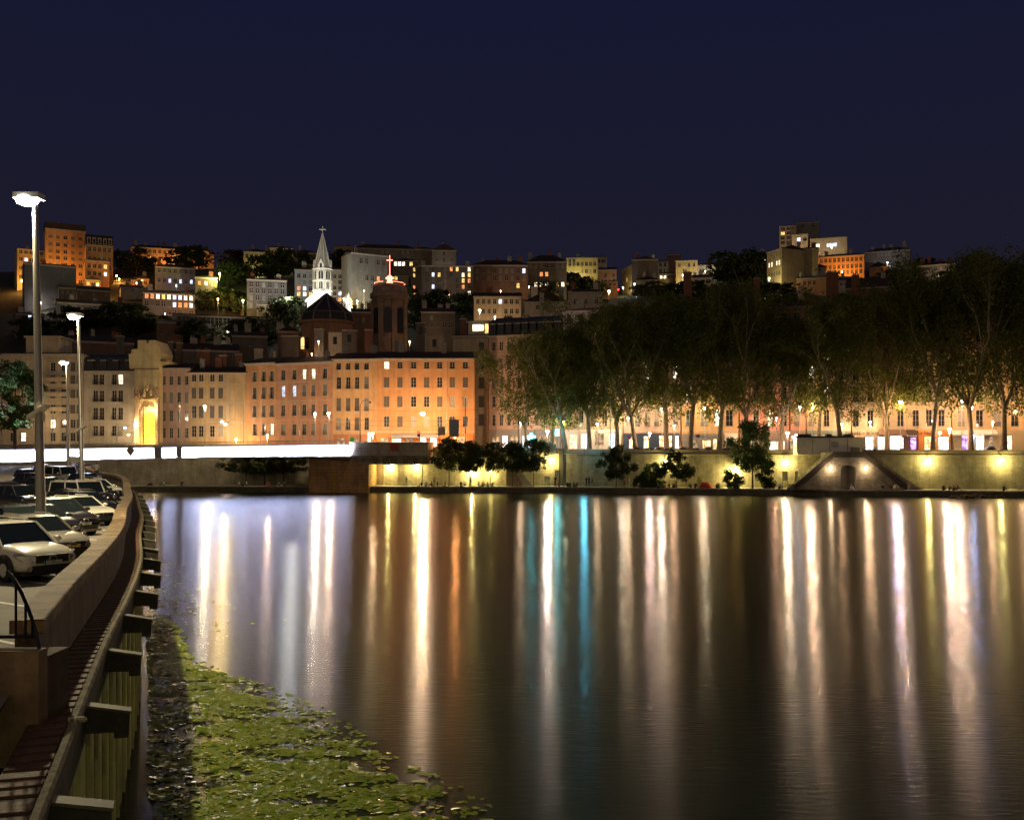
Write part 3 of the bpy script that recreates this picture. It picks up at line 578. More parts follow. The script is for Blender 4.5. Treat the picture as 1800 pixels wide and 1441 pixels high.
# ------------------------------------------------------------ lamps along the far street, with added ones lighting the fronts under the trees
FL = [  # px, py, d, power, colour, style, label
 (743, 727, 238, 12000, (1, .60, .29), 'cable', 'brightest hanging lantern, in front of the long orange building', .55),
 (578, 726.5, 240, 2600, (1, .66, .35), 'post', 'lamp post between the salmon and ochre-orange houses', .36),
 (553.5, 727, 232, 3200, WHITE, 'post', 'slim white-lit lamp post before the salmon house', .32),
 (360, 714.5, 232, 3200, (1, .80, .45), 'post', 'lamp post with a yellowish head before the yellow house', .34),
 (142, 715, 226, 3400, (1, .82, .5), 'post', 'slim lamp post beyond the bridge, between the two tall near masts', .32),
 (390, 741, 254, 1100, WHITE, 'arm', 'wall lantern on the yellow house', .3), (396, 746, 255, 800, WHITE, 'arm', 'lower wall lantern on the yellow house', .3),
 (415, 772, 257, 3000, (1, .55, .2), 'post', 'low lamp glowing against the blank orange end wall', .3),
 (220, 752, 255, 1500, (1, .74, .42), 'arm', 'wall lantern on the ornate grey-cream house', .3), (226, 764, 255, 700, (1, .74, .42), 'arm', 'lower wall lantern beside the golden gable', .28),
 (962, 758, 242, 7000, (1, .74, .6), 'post', 'bright lamp post before the grey shops under the plane trees', .42),
 (990, 741, 240, 2500, (.95, 1, .5), 'post', 'greenish lamp hidden in the leaves of the first leaning plane tree', .3),
 (1094, 719, 241, 5500, (1, .78, .45), 'arm', 'bracket lamp beside the leaning white plane trunk', .32), (1104, 735, 242, 3500, (1, .8, .5), 'arm', 'lamp low on the cream house next to the plane trunk', .28),
 (1164, 719, 240, 4200, (1, .74, .45), 'post', 'small lamp among dark leaves above the blue shop', .3),
 (1239, 718, 238, 6500, (1, .8, .42), 'post', 'lamp behind the arching plane limb over the orange house', .34),
 (1142, 761.5, 226, 2600, (1, .66, .5), 'post', 'low pinkish lamp post in front of the blue shop', .3),
 (1406, 715.5, 226, 900, COOL, 'post', 'small cool white lamp before the rose pink house', .22),
 (1428, 710, 232, 9500, (1, .64, .3), 'post', 'warm lamp post before the pale yellow house', .42),
 (1384.5, 761, 222, 3600, (1, .74, .5), 'post', 'low lamp post left of the white kiosk', .38),
 (1583, 706.5, 226, 10500, (1, .66, .34), 'post', 'warm lamp post above the brown awnings', .42),
 (1691, 705.5, 223, 9500, (1, .62, .32), 'post', 'orange lamp glowing in front of a plane trunk on the right', .38),
 (1669, 754, 217, 5200, (1, .66, .45), 'post', 'low round lamp between the café and the white awnings', .40),
 (1708, 716, 222, 2000, (1, .95, .7), 'post', 'white lamp among leaves over the white awnings', .26),
 (1050, 745, 244, 3000, (1, .7, .4), 'post', 'added lamp low before the cream house between the plane trunks', .26), (1185, 748, 239, 3000, (1, .66, .38), 'post', 'added low lamp under the dark boughs over the blue shop', .24), (1480, 745, 231, 3600, (1, .68, .4), 'post', 'added low lamp behind the straight plane trunk', .24), (1745, 742, 222, 3600, (1, .68, .4), 'post', 'added low lamp above the last white awning', .24), (1365, 735, 234, 3600, (1, .6, .38), 'post', 'added low lamp before the rose pink house', .24), (1640, 740, 226, 3000, (1, .64, .36), 'post', 'added low lamp above the café door', .24),
 (1815, 715, 221, 8000, WARM, 'post', 'warm lamp at the right end of the tree row', .4),
 (915, 742, 248, 3600, (1, .68, .4), 'post', 'added dim lamp behind the lowest leaves of the first plane tree', .26),
 (1310, 748, 235, 5000, (1, .66, .4), 'post', 'added lamp hidden behind the tall young tree', .28),
 (1530, 742, 229, 5000, (1, .7, .4), 'post', 'added lamp above the coffee shop sign', .26),
 (63, 735, 254, 1100, (1, .72, .4), 'arm', 'lamp on the cream curved block', .25),
 (470, 765, 236, 3000, (1, .66, .38), 'post', 'low lamp on the bridge approach before the apricot house', .24),
 (655, 762, 236, 2800, (1, .66, .36), 'post', 'small lamp at the head of the bridge', .26), (800, 764, 240, 4800, (1, .40, .12), 'post', 'low orange lamp at the right end of the orange building', .24),
]
for px, py, d, pw, col, st, lb, r_ in FL: street_lamp(lb, px, py, d, pw * (.34 if px > 860 else 1), (col[0], col[1] * .9, col[2] * .86) if px > 1090 and col is not COOL else col, r_, style=st, group='lamps along the far street', es=60, beam=(13000 if px == 743 else pw * (.9 if px > 860 else .75)) if r_ > .27 and st != 'arm' or px in (1094,) else None)
# quay wall lamps
for k, (px, py, lb) in enumerate([(682, 819, 'first yellow wall lamp right of the bridge pier'), (729, 818, 'second yellow wall lamp right of the bridge pier'), (829, 829, 'white-yellow wall lamp behind the small quay trees'), (862, 829, 'wall lamp behind the third small quay tree'), (968, 807, 'yellow wall lamp left of the wall corner pilaster'),
    (1170, 810, 'yellow wall lamp above the green bush'), (1290, 827, 'lowest wall lamp, hidden behind the young tree'), (1381, 810, 'yellow wall lamp right of the young tree'), (1633, 808, 'yellow wall lamp right of the double stairs'), (1762, 807, 'rightmost yellow wall lamp over the quay')]):
    x, y = at_line(WALL, px); d = y - 1.3
    street_lamp(lb, px, py, d, {1290: 2800, 829: 1900, 862: 900}.get(px, 1500), YEL, .3, zg=1.35, style='wall', cat='wall lamp', group='yellow lamps on the quay wall', es=35)

# ------------------------------------------------------------ the hill town
HB = {}; HBL = []
def hb(label, px0, px1, yt, yb, wall, cols, rows, kinds='', ww=6, wh=8, roof=('hip', 5), dd=0, skew=0, depth=12, mix='ddds', chim=1, cat='hill house', d=None, **k):
    pm = (px0 + px1) / 2; dist = (d or solve_d(pm, yb)) + dd
    if skew == 0: skew = -(pm - 900) / F * (px1 - px0) / F * dist / 2
    zb_ = min(ground(px0, dist), ground(px1, dist)) - 5
    if isinstance(cols, int): cols = colset(px0 + 2, px1 - 2, cols)
    rows = [(r_, wh) for r_ in rows]
    b_ = building(label, px0, px1, dist - skew, dist + skew, yt, zb_, wall, cols, rows, ww, wh, kinds, roof=roof, depth=depth, name='hill_house', cat=cat, far=True, chim=chim, mix=mix, cornice=True, group='buildings on the hillside', **k)
    HB[label] = dist; HBL.append((px0, px1, yt, yb, dist)); return b_
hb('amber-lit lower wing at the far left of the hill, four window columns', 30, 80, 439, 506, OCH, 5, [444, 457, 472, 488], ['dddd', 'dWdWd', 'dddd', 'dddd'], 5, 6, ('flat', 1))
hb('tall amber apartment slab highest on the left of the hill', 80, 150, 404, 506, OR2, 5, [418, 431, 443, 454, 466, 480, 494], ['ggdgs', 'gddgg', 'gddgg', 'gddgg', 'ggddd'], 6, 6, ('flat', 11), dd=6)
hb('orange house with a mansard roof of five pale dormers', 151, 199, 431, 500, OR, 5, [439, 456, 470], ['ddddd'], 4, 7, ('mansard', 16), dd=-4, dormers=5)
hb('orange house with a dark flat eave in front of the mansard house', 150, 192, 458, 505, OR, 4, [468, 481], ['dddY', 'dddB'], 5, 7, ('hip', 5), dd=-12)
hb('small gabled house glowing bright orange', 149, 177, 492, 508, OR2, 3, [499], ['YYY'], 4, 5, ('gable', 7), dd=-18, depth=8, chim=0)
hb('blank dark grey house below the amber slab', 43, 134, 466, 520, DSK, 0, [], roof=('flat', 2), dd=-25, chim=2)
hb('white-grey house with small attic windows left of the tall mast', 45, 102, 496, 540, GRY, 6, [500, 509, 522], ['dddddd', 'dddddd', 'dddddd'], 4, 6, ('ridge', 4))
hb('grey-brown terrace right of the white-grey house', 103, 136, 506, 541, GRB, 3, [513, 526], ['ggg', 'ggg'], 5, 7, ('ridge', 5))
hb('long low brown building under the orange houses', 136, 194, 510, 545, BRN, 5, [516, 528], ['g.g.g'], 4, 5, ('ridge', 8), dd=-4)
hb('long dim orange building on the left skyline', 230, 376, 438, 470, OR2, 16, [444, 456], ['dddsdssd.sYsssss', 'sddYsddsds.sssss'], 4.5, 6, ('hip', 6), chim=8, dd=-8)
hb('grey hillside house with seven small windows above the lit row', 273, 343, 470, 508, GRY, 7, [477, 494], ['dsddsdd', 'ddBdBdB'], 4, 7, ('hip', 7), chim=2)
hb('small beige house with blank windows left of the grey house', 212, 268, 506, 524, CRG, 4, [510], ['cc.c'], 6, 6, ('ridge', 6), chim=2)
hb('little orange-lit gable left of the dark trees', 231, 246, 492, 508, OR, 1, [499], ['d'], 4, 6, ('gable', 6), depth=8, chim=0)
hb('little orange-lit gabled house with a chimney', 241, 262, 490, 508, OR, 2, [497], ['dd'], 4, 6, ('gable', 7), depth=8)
hb('long house with a row of nine brightly lit windows', 251, 343, 516, 556, GRB, 9, [522, 535, 549], ['RRLYLBBLL', 'dsddsBRRB', '....dddsd'], 5.5, 8, ('hip', 7), chim=2)
hb('shaded house with three pinkish lit windows', 343, 382, 488, 530, GRB, 3, [498, 512], ['RLR', 'ddd'], 5, 7, ('hip', 6), chim=1)
hb('concrete terrace building with a row of wide openings', 303, 480, 556, 590, GRY, 12, [565, 583], ['dddddddddddd', 'dsdsdsdsdsds'], 11, 11, ('flat', 2), chim=0)
hb('reddish-brown house below the terrace building', 276, 322, 566, 605, BRN, 3, [585], ['s.s'], 5, 8, ('ridge', 6), chim=1)
hb('flat-roofed dark house far left over the curved block', 28, 78, 552, 590, GRB, 3, [558, 570], ['.B.'], 6, 8, ('flat', 2), chim=1)
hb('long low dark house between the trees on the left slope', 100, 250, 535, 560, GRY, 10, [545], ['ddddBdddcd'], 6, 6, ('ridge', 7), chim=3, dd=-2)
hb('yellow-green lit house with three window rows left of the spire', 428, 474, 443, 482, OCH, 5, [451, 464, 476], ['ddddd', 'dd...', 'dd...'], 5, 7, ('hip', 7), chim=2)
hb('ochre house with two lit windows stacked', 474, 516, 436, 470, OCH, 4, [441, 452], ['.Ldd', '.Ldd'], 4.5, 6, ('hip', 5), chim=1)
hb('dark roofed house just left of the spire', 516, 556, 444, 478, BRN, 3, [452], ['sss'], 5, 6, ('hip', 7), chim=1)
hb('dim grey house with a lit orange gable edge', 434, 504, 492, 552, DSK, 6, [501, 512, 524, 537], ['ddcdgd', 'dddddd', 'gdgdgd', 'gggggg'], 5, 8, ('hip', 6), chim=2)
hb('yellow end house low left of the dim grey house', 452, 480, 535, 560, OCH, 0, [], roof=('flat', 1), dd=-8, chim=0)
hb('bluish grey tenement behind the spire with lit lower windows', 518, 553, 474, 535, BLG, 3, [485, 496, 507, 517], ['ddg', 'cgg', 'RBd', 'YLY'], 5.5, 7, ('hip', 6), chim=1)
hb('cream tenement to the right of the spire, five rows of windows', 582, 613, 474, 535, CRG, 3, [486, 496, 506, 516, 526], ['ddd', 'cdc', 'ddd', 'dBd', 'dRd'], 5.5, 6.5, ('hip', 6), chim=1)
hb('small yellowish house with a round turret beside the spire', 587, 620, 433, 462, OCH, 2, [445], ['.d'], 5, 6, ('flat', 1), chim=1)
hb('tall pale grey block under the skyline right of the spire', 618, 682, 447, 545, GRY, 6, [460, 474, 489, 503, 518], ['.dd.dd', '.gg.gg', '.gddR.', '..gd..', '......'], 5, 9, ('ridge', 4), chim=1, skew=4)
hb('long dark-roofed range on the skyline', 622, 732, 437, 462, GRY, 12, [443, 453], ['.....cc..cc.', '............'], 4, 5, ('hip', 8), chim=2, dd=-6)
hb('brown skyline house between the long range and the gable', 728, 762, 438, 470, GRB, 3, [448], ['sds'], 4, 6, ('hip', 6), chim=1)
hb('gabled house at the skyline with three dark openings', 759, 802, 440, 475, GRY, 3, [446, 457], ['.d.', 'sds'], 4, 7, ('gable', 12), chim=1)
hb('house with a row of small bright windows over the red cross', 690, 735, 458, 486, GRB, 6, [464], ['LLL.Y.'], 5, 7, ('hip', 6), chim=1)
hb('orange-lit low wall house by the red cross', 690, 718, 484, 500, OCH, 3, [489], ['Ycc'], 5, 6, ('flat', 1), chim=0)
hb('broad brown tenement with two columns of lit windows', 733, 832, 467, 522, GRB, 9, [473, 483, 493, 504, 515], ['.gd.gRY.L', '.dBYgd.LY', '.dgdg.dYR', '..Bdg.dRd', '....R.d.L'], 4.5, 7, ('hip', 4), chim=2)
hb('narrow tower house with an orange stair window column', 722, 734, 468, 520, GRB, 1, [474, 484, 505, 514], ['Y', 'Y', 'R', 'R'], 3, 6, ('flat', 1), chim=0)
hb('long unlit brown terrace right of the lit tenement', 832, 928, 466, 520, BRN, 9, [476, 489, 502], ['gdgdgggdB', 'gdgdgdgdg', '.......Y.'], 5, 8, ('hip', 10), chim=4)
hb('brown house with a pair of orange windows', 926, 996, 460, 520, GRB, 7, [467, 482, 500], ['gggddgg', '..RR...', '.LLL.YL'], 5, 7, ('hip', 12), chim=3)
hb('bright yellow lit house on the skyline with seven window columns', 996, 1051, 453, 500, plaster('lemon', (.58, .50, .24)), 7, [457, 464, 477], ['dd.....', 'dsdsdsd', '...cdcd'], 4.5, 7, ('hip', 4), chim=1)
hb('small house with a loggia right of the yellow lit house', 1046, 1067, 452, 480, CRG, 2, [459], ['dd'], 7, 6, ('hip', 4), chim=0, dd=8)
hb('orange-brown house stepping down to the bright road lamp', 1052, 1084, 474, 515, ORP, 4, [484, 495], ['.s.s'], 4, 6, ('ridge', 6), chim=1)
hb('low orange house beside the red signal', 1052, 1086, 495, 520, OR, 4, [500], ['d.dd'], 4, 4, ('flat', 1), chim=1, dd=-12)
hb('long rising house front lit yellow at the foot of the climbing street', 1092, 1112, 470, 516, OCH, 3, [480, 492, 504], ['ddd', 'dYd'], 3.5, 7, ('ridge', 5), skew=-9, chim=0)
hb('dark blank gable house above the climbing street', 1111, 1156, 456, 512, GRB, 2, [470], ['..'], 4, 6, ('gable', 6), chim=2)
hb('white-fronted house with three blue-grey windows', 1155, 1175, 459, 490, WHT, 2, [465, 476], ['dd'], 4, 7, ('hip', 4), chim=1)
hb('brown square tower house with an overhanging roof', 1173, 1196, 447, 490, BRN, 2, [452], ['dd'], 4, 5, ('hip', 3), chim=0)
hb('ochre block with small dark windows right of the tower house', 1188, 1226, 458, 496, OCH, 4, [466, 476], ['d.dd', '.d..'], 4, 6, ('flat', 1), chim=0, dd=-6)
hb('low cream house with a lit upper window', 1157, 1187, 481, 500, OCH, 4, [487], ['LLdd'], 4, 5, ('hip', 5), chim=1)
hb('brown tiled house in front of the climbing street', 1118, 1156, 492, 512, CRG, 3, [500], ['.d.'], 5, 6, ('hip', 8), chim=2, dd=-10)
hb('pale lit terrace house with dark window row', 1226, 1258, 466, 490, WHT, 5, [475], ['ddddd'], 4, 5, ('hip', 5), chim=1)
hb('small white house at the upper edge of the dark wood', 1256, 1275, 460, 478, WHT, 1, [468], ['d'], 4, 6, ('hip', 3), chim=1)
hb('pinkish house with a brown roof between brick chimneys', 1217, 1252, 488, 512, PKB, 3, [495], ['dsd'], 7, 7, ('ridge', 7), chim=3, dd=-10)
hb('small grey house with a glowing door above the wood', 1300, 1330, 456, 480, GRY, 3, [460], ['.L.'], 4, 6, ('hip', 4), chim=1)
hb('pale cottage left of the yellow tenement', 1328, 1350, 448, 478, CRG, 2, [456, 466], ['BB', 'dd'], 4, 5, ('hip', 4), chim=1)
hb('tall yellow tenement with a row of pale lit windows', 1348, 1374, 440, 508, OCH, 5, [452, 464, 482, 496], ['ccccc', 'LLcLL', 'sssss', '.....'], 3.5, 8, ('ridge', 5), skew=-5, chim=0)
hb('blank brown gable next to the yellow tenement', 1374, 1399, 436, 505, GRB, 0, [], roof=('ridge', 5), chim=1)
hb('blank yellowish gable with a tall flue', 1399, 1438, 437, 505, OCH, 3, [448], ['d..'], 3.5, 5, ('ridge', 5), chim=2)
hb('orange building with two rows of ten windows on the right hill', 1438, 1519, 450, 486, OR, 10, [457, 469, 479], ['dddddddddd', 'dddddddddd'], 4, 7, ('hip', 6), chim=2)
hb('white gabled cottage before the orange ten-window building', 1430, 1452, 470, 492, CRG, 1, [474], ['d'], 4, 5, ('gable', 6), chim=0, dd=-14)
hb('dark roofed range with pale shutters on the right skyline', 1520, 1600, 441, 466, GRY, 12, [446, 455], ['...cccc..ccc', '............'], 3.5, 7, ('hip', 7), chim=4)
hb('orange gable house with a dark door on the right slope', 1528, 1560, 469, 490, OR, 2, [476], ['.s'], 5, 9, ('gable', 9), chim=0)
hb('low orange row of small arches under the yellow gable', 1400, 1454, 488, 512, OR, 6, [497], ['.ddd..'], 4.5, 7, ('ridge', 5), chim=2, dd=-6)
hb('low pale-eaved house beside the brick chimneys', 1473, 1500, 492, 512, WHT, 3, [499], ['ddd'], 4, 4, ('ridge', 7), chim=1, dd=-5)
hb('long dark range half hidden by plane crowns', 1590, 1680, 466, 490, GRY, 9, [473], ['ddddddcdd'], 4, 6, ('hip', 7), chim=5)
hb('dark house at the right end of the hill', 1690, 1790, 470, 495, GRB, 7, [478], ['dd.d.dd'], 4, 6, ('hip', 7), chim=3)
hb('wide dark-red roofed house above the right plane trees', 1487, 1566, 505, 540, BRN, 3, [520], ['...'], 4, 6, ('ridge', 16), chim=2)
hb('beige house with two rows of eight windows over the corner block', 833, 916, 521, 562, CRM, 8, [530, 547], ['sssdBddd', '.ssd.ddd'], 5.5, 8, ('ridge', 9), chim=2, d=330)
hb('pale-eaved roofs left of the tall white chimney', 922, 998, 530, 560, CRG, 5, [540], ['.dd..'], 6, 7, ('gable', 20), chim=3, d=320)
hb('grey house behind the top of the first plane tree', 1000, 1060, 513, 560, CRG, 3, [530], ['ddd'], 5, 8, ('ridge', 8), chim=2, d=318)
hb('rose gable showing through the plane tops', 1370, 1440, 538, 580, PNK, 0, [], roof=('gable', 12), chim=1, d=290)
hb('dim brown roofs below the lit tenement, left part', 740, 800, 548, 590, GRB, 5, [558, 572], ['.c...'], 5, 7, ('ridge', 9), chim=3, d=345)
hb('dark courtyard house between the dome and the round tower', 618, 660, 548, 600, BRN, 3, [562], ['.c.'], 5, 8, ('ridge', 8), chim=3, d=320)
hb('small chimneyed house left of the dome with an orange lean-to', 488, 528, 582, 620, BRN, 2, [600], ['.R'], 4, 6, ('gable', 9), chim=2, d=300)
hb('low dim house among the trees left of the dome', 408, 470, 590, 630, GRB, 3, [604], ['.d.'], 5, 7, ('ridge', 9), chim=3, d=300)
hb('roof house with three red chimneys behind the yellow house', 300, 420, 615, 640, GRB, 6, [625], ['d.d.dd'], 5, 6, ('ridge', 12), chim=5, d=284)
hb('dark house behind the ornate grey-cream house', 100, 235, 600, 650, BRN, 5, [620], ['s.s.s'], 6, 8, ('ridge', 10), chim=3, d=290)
# stair-stepped tower block on the right skyline
tb = building('pale tower block with balconies, highest building on the right skyline', 1370, 1400, 618, 615.3, 397, 90, CRM, [1376, 1386], [(402, 5), (410, 5), (418, 5), (426, 5)], 6.5, 5, ['dd', 'Yd', 'dd', 'dd'], roof=('flat', 1), far=True, name='tower_block', cat='tower block', depth=16)
tb2 = building('grey upper half of the tower block with two square windows', 1400, 1440, 620, 616, 391, 90, GRY, [1411, 1429], [(397, 6), (412, 5)], 6, 6, ['dd', 'gg'], roof=('flat', 1), far=True, name='tower_block', cat='tower block', depth=16)
tb3 = building('lower beige terrace of the tower block with a pink lit window', 1392, 1420, 604, 601.5, 412, 88, CRM, [1404, 1415], [(421, 6)], 6, 6, ['Bd'], roof=('flat', 1), far=True, name='tower_block', cat='tower block', depth=10)
tb4 = building('flat-roofed villa with a strip of bright white windows below the tower block', 1424, 1489, 603, 596, 418, 88, CRM, [1436, 1458, 1466], [(431, 6)], 9, 6, ['LWW'], roof=('flat', 2), far=True, name='villa', cat='villa', depth=10)

# church with its floodlit spire
def church():
    px, d = 567, 420; x, y = P(px, d); zb = ground(px, d) - 4; h = lambda py: Z(py, d) - zb; s = d / F
    t = thing('church', 'white floodlit church with a tall octagonal stone spire and a cross', 'church', (x, y, zb))
    ws = stone('church_stone', (.62, .60, .52), (.52, .50, .43), (.28, .27, .24), 1.2, .5); cs = mat('church_limestone', (.62, .6, .52), .85, noise=.25, ns=.8, bump=.4, bs=4)
    def ring(r, z, n=8): return [(r * math.cos(2 * math.pi * (k + .5) / n), r * math.sin(2 * math.pi * (k + .5) / n), z) for k in range(n)]
    R0 = 16.5 * s
    tw = MB(); a, b_ = ring(R0, 0), ring(R0, h(474))
    for k in range(8):
        j = (k + 1) % 8; L = math.dist(a[k], a[j]); tw.quad(a[k], a[j], b_[j], b_[k], uv=[(0, 0), (L, 0), (L, h(474)), (0, h(474))])
    tower = tw.build('tower', ws, t)
    for py in (474, 495, 512):
        q = MB(); q.lathe([(R0 + .1, h(py) - .35), (R0 + .45, h(py) - .1), (R0 + .45, h(py) + .1), (R0 - .1, h(py) + .3)], n=8); o = q.build('cornice', cs, t); o.rotation_euler.z = math.pi / 8
    for lv, (za, zb2) in enumerate(((493, 478), (510, 497))):
        for k in range(8):
            an = 2 * math.pi * k / 8; r_ = R0 * math.cos(math.pi / 8)
            o = MB(); w2 = .95 if lv == 0 else .7; z0_, z1_ = h(za), h(zb2)
            arc = [(-w2, z0_), (w2, z0_)] + [(w2 * math.cos(math.pi * q / 8), z1_ - w2 + w2 * math.sin(math.pi * q / 8)) for q in range(9)]
            arc2 = [(-w2 - .35, z0_ - .2), (w2 + .35, z0_ - .2)] + [((w2 + .35) * math.cos(math.pi * q / 8), z1_ - w2 + (w2 + .35) * math.sin(math.pi * q / 8)) for q in range(9)]
            o.prism(arc, -.26, -.2, m=1); o.prism(arc2, -.199, .1, m=0); o.box(-.1, .1, -.32, -.261, z0_, z1_ - .1, m=0)
            oo = o.build('belfry_window', [cs, iron], tower); oo.location = (r_ * math.cos(an + math.pi * 1.5), r_ * math.sin(an + math.pi * 1.5), 0); oo.rotation_euler = (0, 0, an)
    sp = MB(); a, b_ = ring(R0 - .3, h(473)), ring(.35, h(413)); hh = h(413) - h(473)
    for k in range(8):
        j = (k + 1) % 8; L = math.dist(a[k], a[j]); sp.quad(a[k], a[j], b_[j], b_[k], uv=[(0, 0), (L, 0), (L / 2, hh), (L / 2, hh)])
        sp.tube(a[k], b_[k], .22, .12, 5, m=1)
    spire = sp.build('spire', [stone('spire_stone', (.44, .43, .36), (.34, .33, .28), (.15, .15, .13), .9, .55), cs], t)
    for k in range(4):
        an = math.pi / 2 * k; q = MB(); q.prism([(-1.1, h(474)), (1.1, h(474)), (1.1, h(467)), (0, h(457)), (-1.1, h(467))], -.9, .9, m=0); q.prism([(-.45, h(473)), (.45, h(473)), (.45, h(467)), (0, h(464.5)), (-.45, h(467))], -.96, -.901, m=1)
        o = q.build('lucarne', [cs, iron], spire); o.location = (math.sin(an) * (R0 - 1.0), -math.cos(an) * (R0 - 1.0), 0); o.rotation_euler.z = an
    c = MB(); c.tube((0, 0, h(413)), (0, 0, h(399)), .18, .14, 6).box(-1.15, 1.15, -.14, .14, h(404.5), h(403)).ball((0, 0, h(411)), .42, 8)
    for q in ((-1.15, 403.7), (1.15, 403.7), (0, 399)): c.ball((q[0], 0, h(q[1])), .28, 6)
    c.build('cross', cs, t)
    nv = MB(); X0, X1 = (545 - 567) * s, (590 - 567) * s; nv.prism([(X0, 0), (X1, 0), (X1, h(531)), (0, h(514)), (X0, h(531))], -6, 14)
    nv.build('nave', cs, t)
    rf = MB(); rf.quad((X0 - .8, -6.6, h(532)), (0, -6.6, h(512.5)), (0, 14, h(512.5)), (X0 - .8, 14, h(532))); rf.quad((X1 + .8, -6.6, h(532)), (X1 + .8, 14, h(532)), (0, 14, h(512.5)), (0, -6.6, h(512.5)))
    rf.box(X0 - .9, X0 - .4, -6.7, 14, h(534), h(532)); rf.build('roof', slate, t)
    gb = MB(); gb.prism([(X0 - .6, h(535)), (X1 + .6, h(535)), (X1 + .6, h(531.5)), (0, h(512.8)), (X0 - .6, h(531.5))], -6.9, -6.001); gb.build('gable', mat('white_gable_stone', (.75, .74, .68), .8), t)
    for sgn in (-1, 1): light(t, (sgn * 9, -22, h(536)), 17000, (1, .97, .85), .5)
    light(t, (0, -13, h(534) + .5), 2500, (1, .97, .85), .5)
    for sgn in (-1, 1): light(t, (sgn * 4.4, -3.6, h(518)), 750, (1, .98, .86), .3)
    # small lit turret
    x, y = P(613, 415); t2 = thing('church_turret', 'small white pinnacle turret lit beside the dome roof', 'turret', (x, y, ground(613, 415) - 3)); h2 = lambda py: Z(py, 415) - t2.location.z
    MB().lathe([(1.4, 0), (1.4, h2(533)), (1.6, h2(532)), (1.55, h2(531)), (.05, h2(513.5))], n=8).build('turret_body', cs, t2)
    q = MB()
    for k in range(4): q.box(-1.15 + k * .7, -.9 + k * .7, -1.45, -1.2, h2(545), h2(534))
    q.build('louvre', iron, t2); light(t2, (1.2, -4, h2(544)), 900, (1, .97, .85), .3); light(t2, (3.6, -1, h2(545)), 700, (1, .9, .4), .3)
church()

def dome():
    px, d = 574, 292; x, y = P(px, d); zb = ground(px, d) - 3; s = d / F; h = lambda py: Z(py, d) - zb
    t = thing('dome_church', 'eight-sided building under a broad black ribbed dome roof', 'church', (x, y, zb)); R0 = 48 * s; n = 10
    def rg(r, z): return [(r * math.cos(2 * math.pi * (k + .5) / n), r * math.sin(2 * math.pi * (k + .5) / n), z) for k in range(n)]
    MB().lathe([(R0 - .4, 0), (R0 - .4, h(571)), (R0 + .2, h(570)), (R0 + .3, h(567)), (R0, h(566))], n=n).build('drum', plaster('drum', (.30, .17, .10)), t)
    prof = [(R0, h(566)), (R0 * .93, h(552)), (R0 * .62, h(540)), (R0 * .58, h(539)), (.3, h(517))]
    rf = MB().lathe(prof, n=n).build('dome_roof', mat('dark_dome_slate', (.018, .016, .018), .6, noise=.4, ns=1), t)
    for k in range(n):
        q = MB(); an = 2 * math.pi * k / n
        pts = [(r_ * math.cos(an), r_ * math.sin(an), z_ + .06) for r_, z_ in prof]; q.path(pts, .22, 5); q.build('rib', mat('lead_ribs', (.16, .14, .13), .6), rf)
    q = MB(); q.lathe([(R0 * .95, h(553)), (R0 * .97, h(552.2)), (R0 * .94, h(551))], n=n); q.build('gutter', mat('lead_ribs'), rf)
    o = MB(); w2 = 3.2 * s; z0_, z1_ = h(616), h(596); X = (538 - px) * s; Y = -math.sqrt(max(.1, (R0 - .4) ** 2 - X * X)) - .25
    o.prism([(X - w2, z0_), (X + w2, z0_)] + [(X + w2 * math.cos(math.pi * k / 8), z1_ - w2 + w2 * math.sin(math.pi * k / 8)) for k in range(9)], Y, Y + .6); o.build('arched_window', litY, t)
    X2 = (547 - px) * s; Y2 = -math.sqrt((R0 - .4) ** 2 - X2 * X2) - .25; MB().box(X2 - w2, X2 + w2, Y2, Y2 + .6, h(616), h(597)).build('arched_window', glassd, t)
    return t
dome()
def rooftop(label, px0, px1, yt, yb, d, m, door=False, name='roof_chimney', cat='chimney', cap=True):
    x0, y = P(px0, d); x1, _ = P(px1, d); z0, z1 = Z(yb, d) - 4, Z(yt, d); t = thing(name, label, cat, ((x0 + x1) / 2, y, z0)); w2 = (x1 - x0) / 2
    MB().box(-w2, w2, 0, max(1.2, w2), 0, z1 - z0 - .25).build('shaft', m, t)
    MB().box(-w2 - .15, w2 + .15, -.15, max(1.2, w2) + .15, z1 - z0 - .25, z1 - z0).build('capping', trimm, t)
    if door: MB().box(-.5, .5, -.06, -.003, z1 - z0 - 3.2, z1 - z0 - 1.2).build('window', glassd, t)
    else:
        q = MB(); k = -w2 + .4
        while k < w2 - .2: q.tube((k, .6, z1 - z0), (k, .6, z1 - z0 + .7), .17, .14, 6); k += .6
        q.build('chimney_pot', brickc, t)
    return t
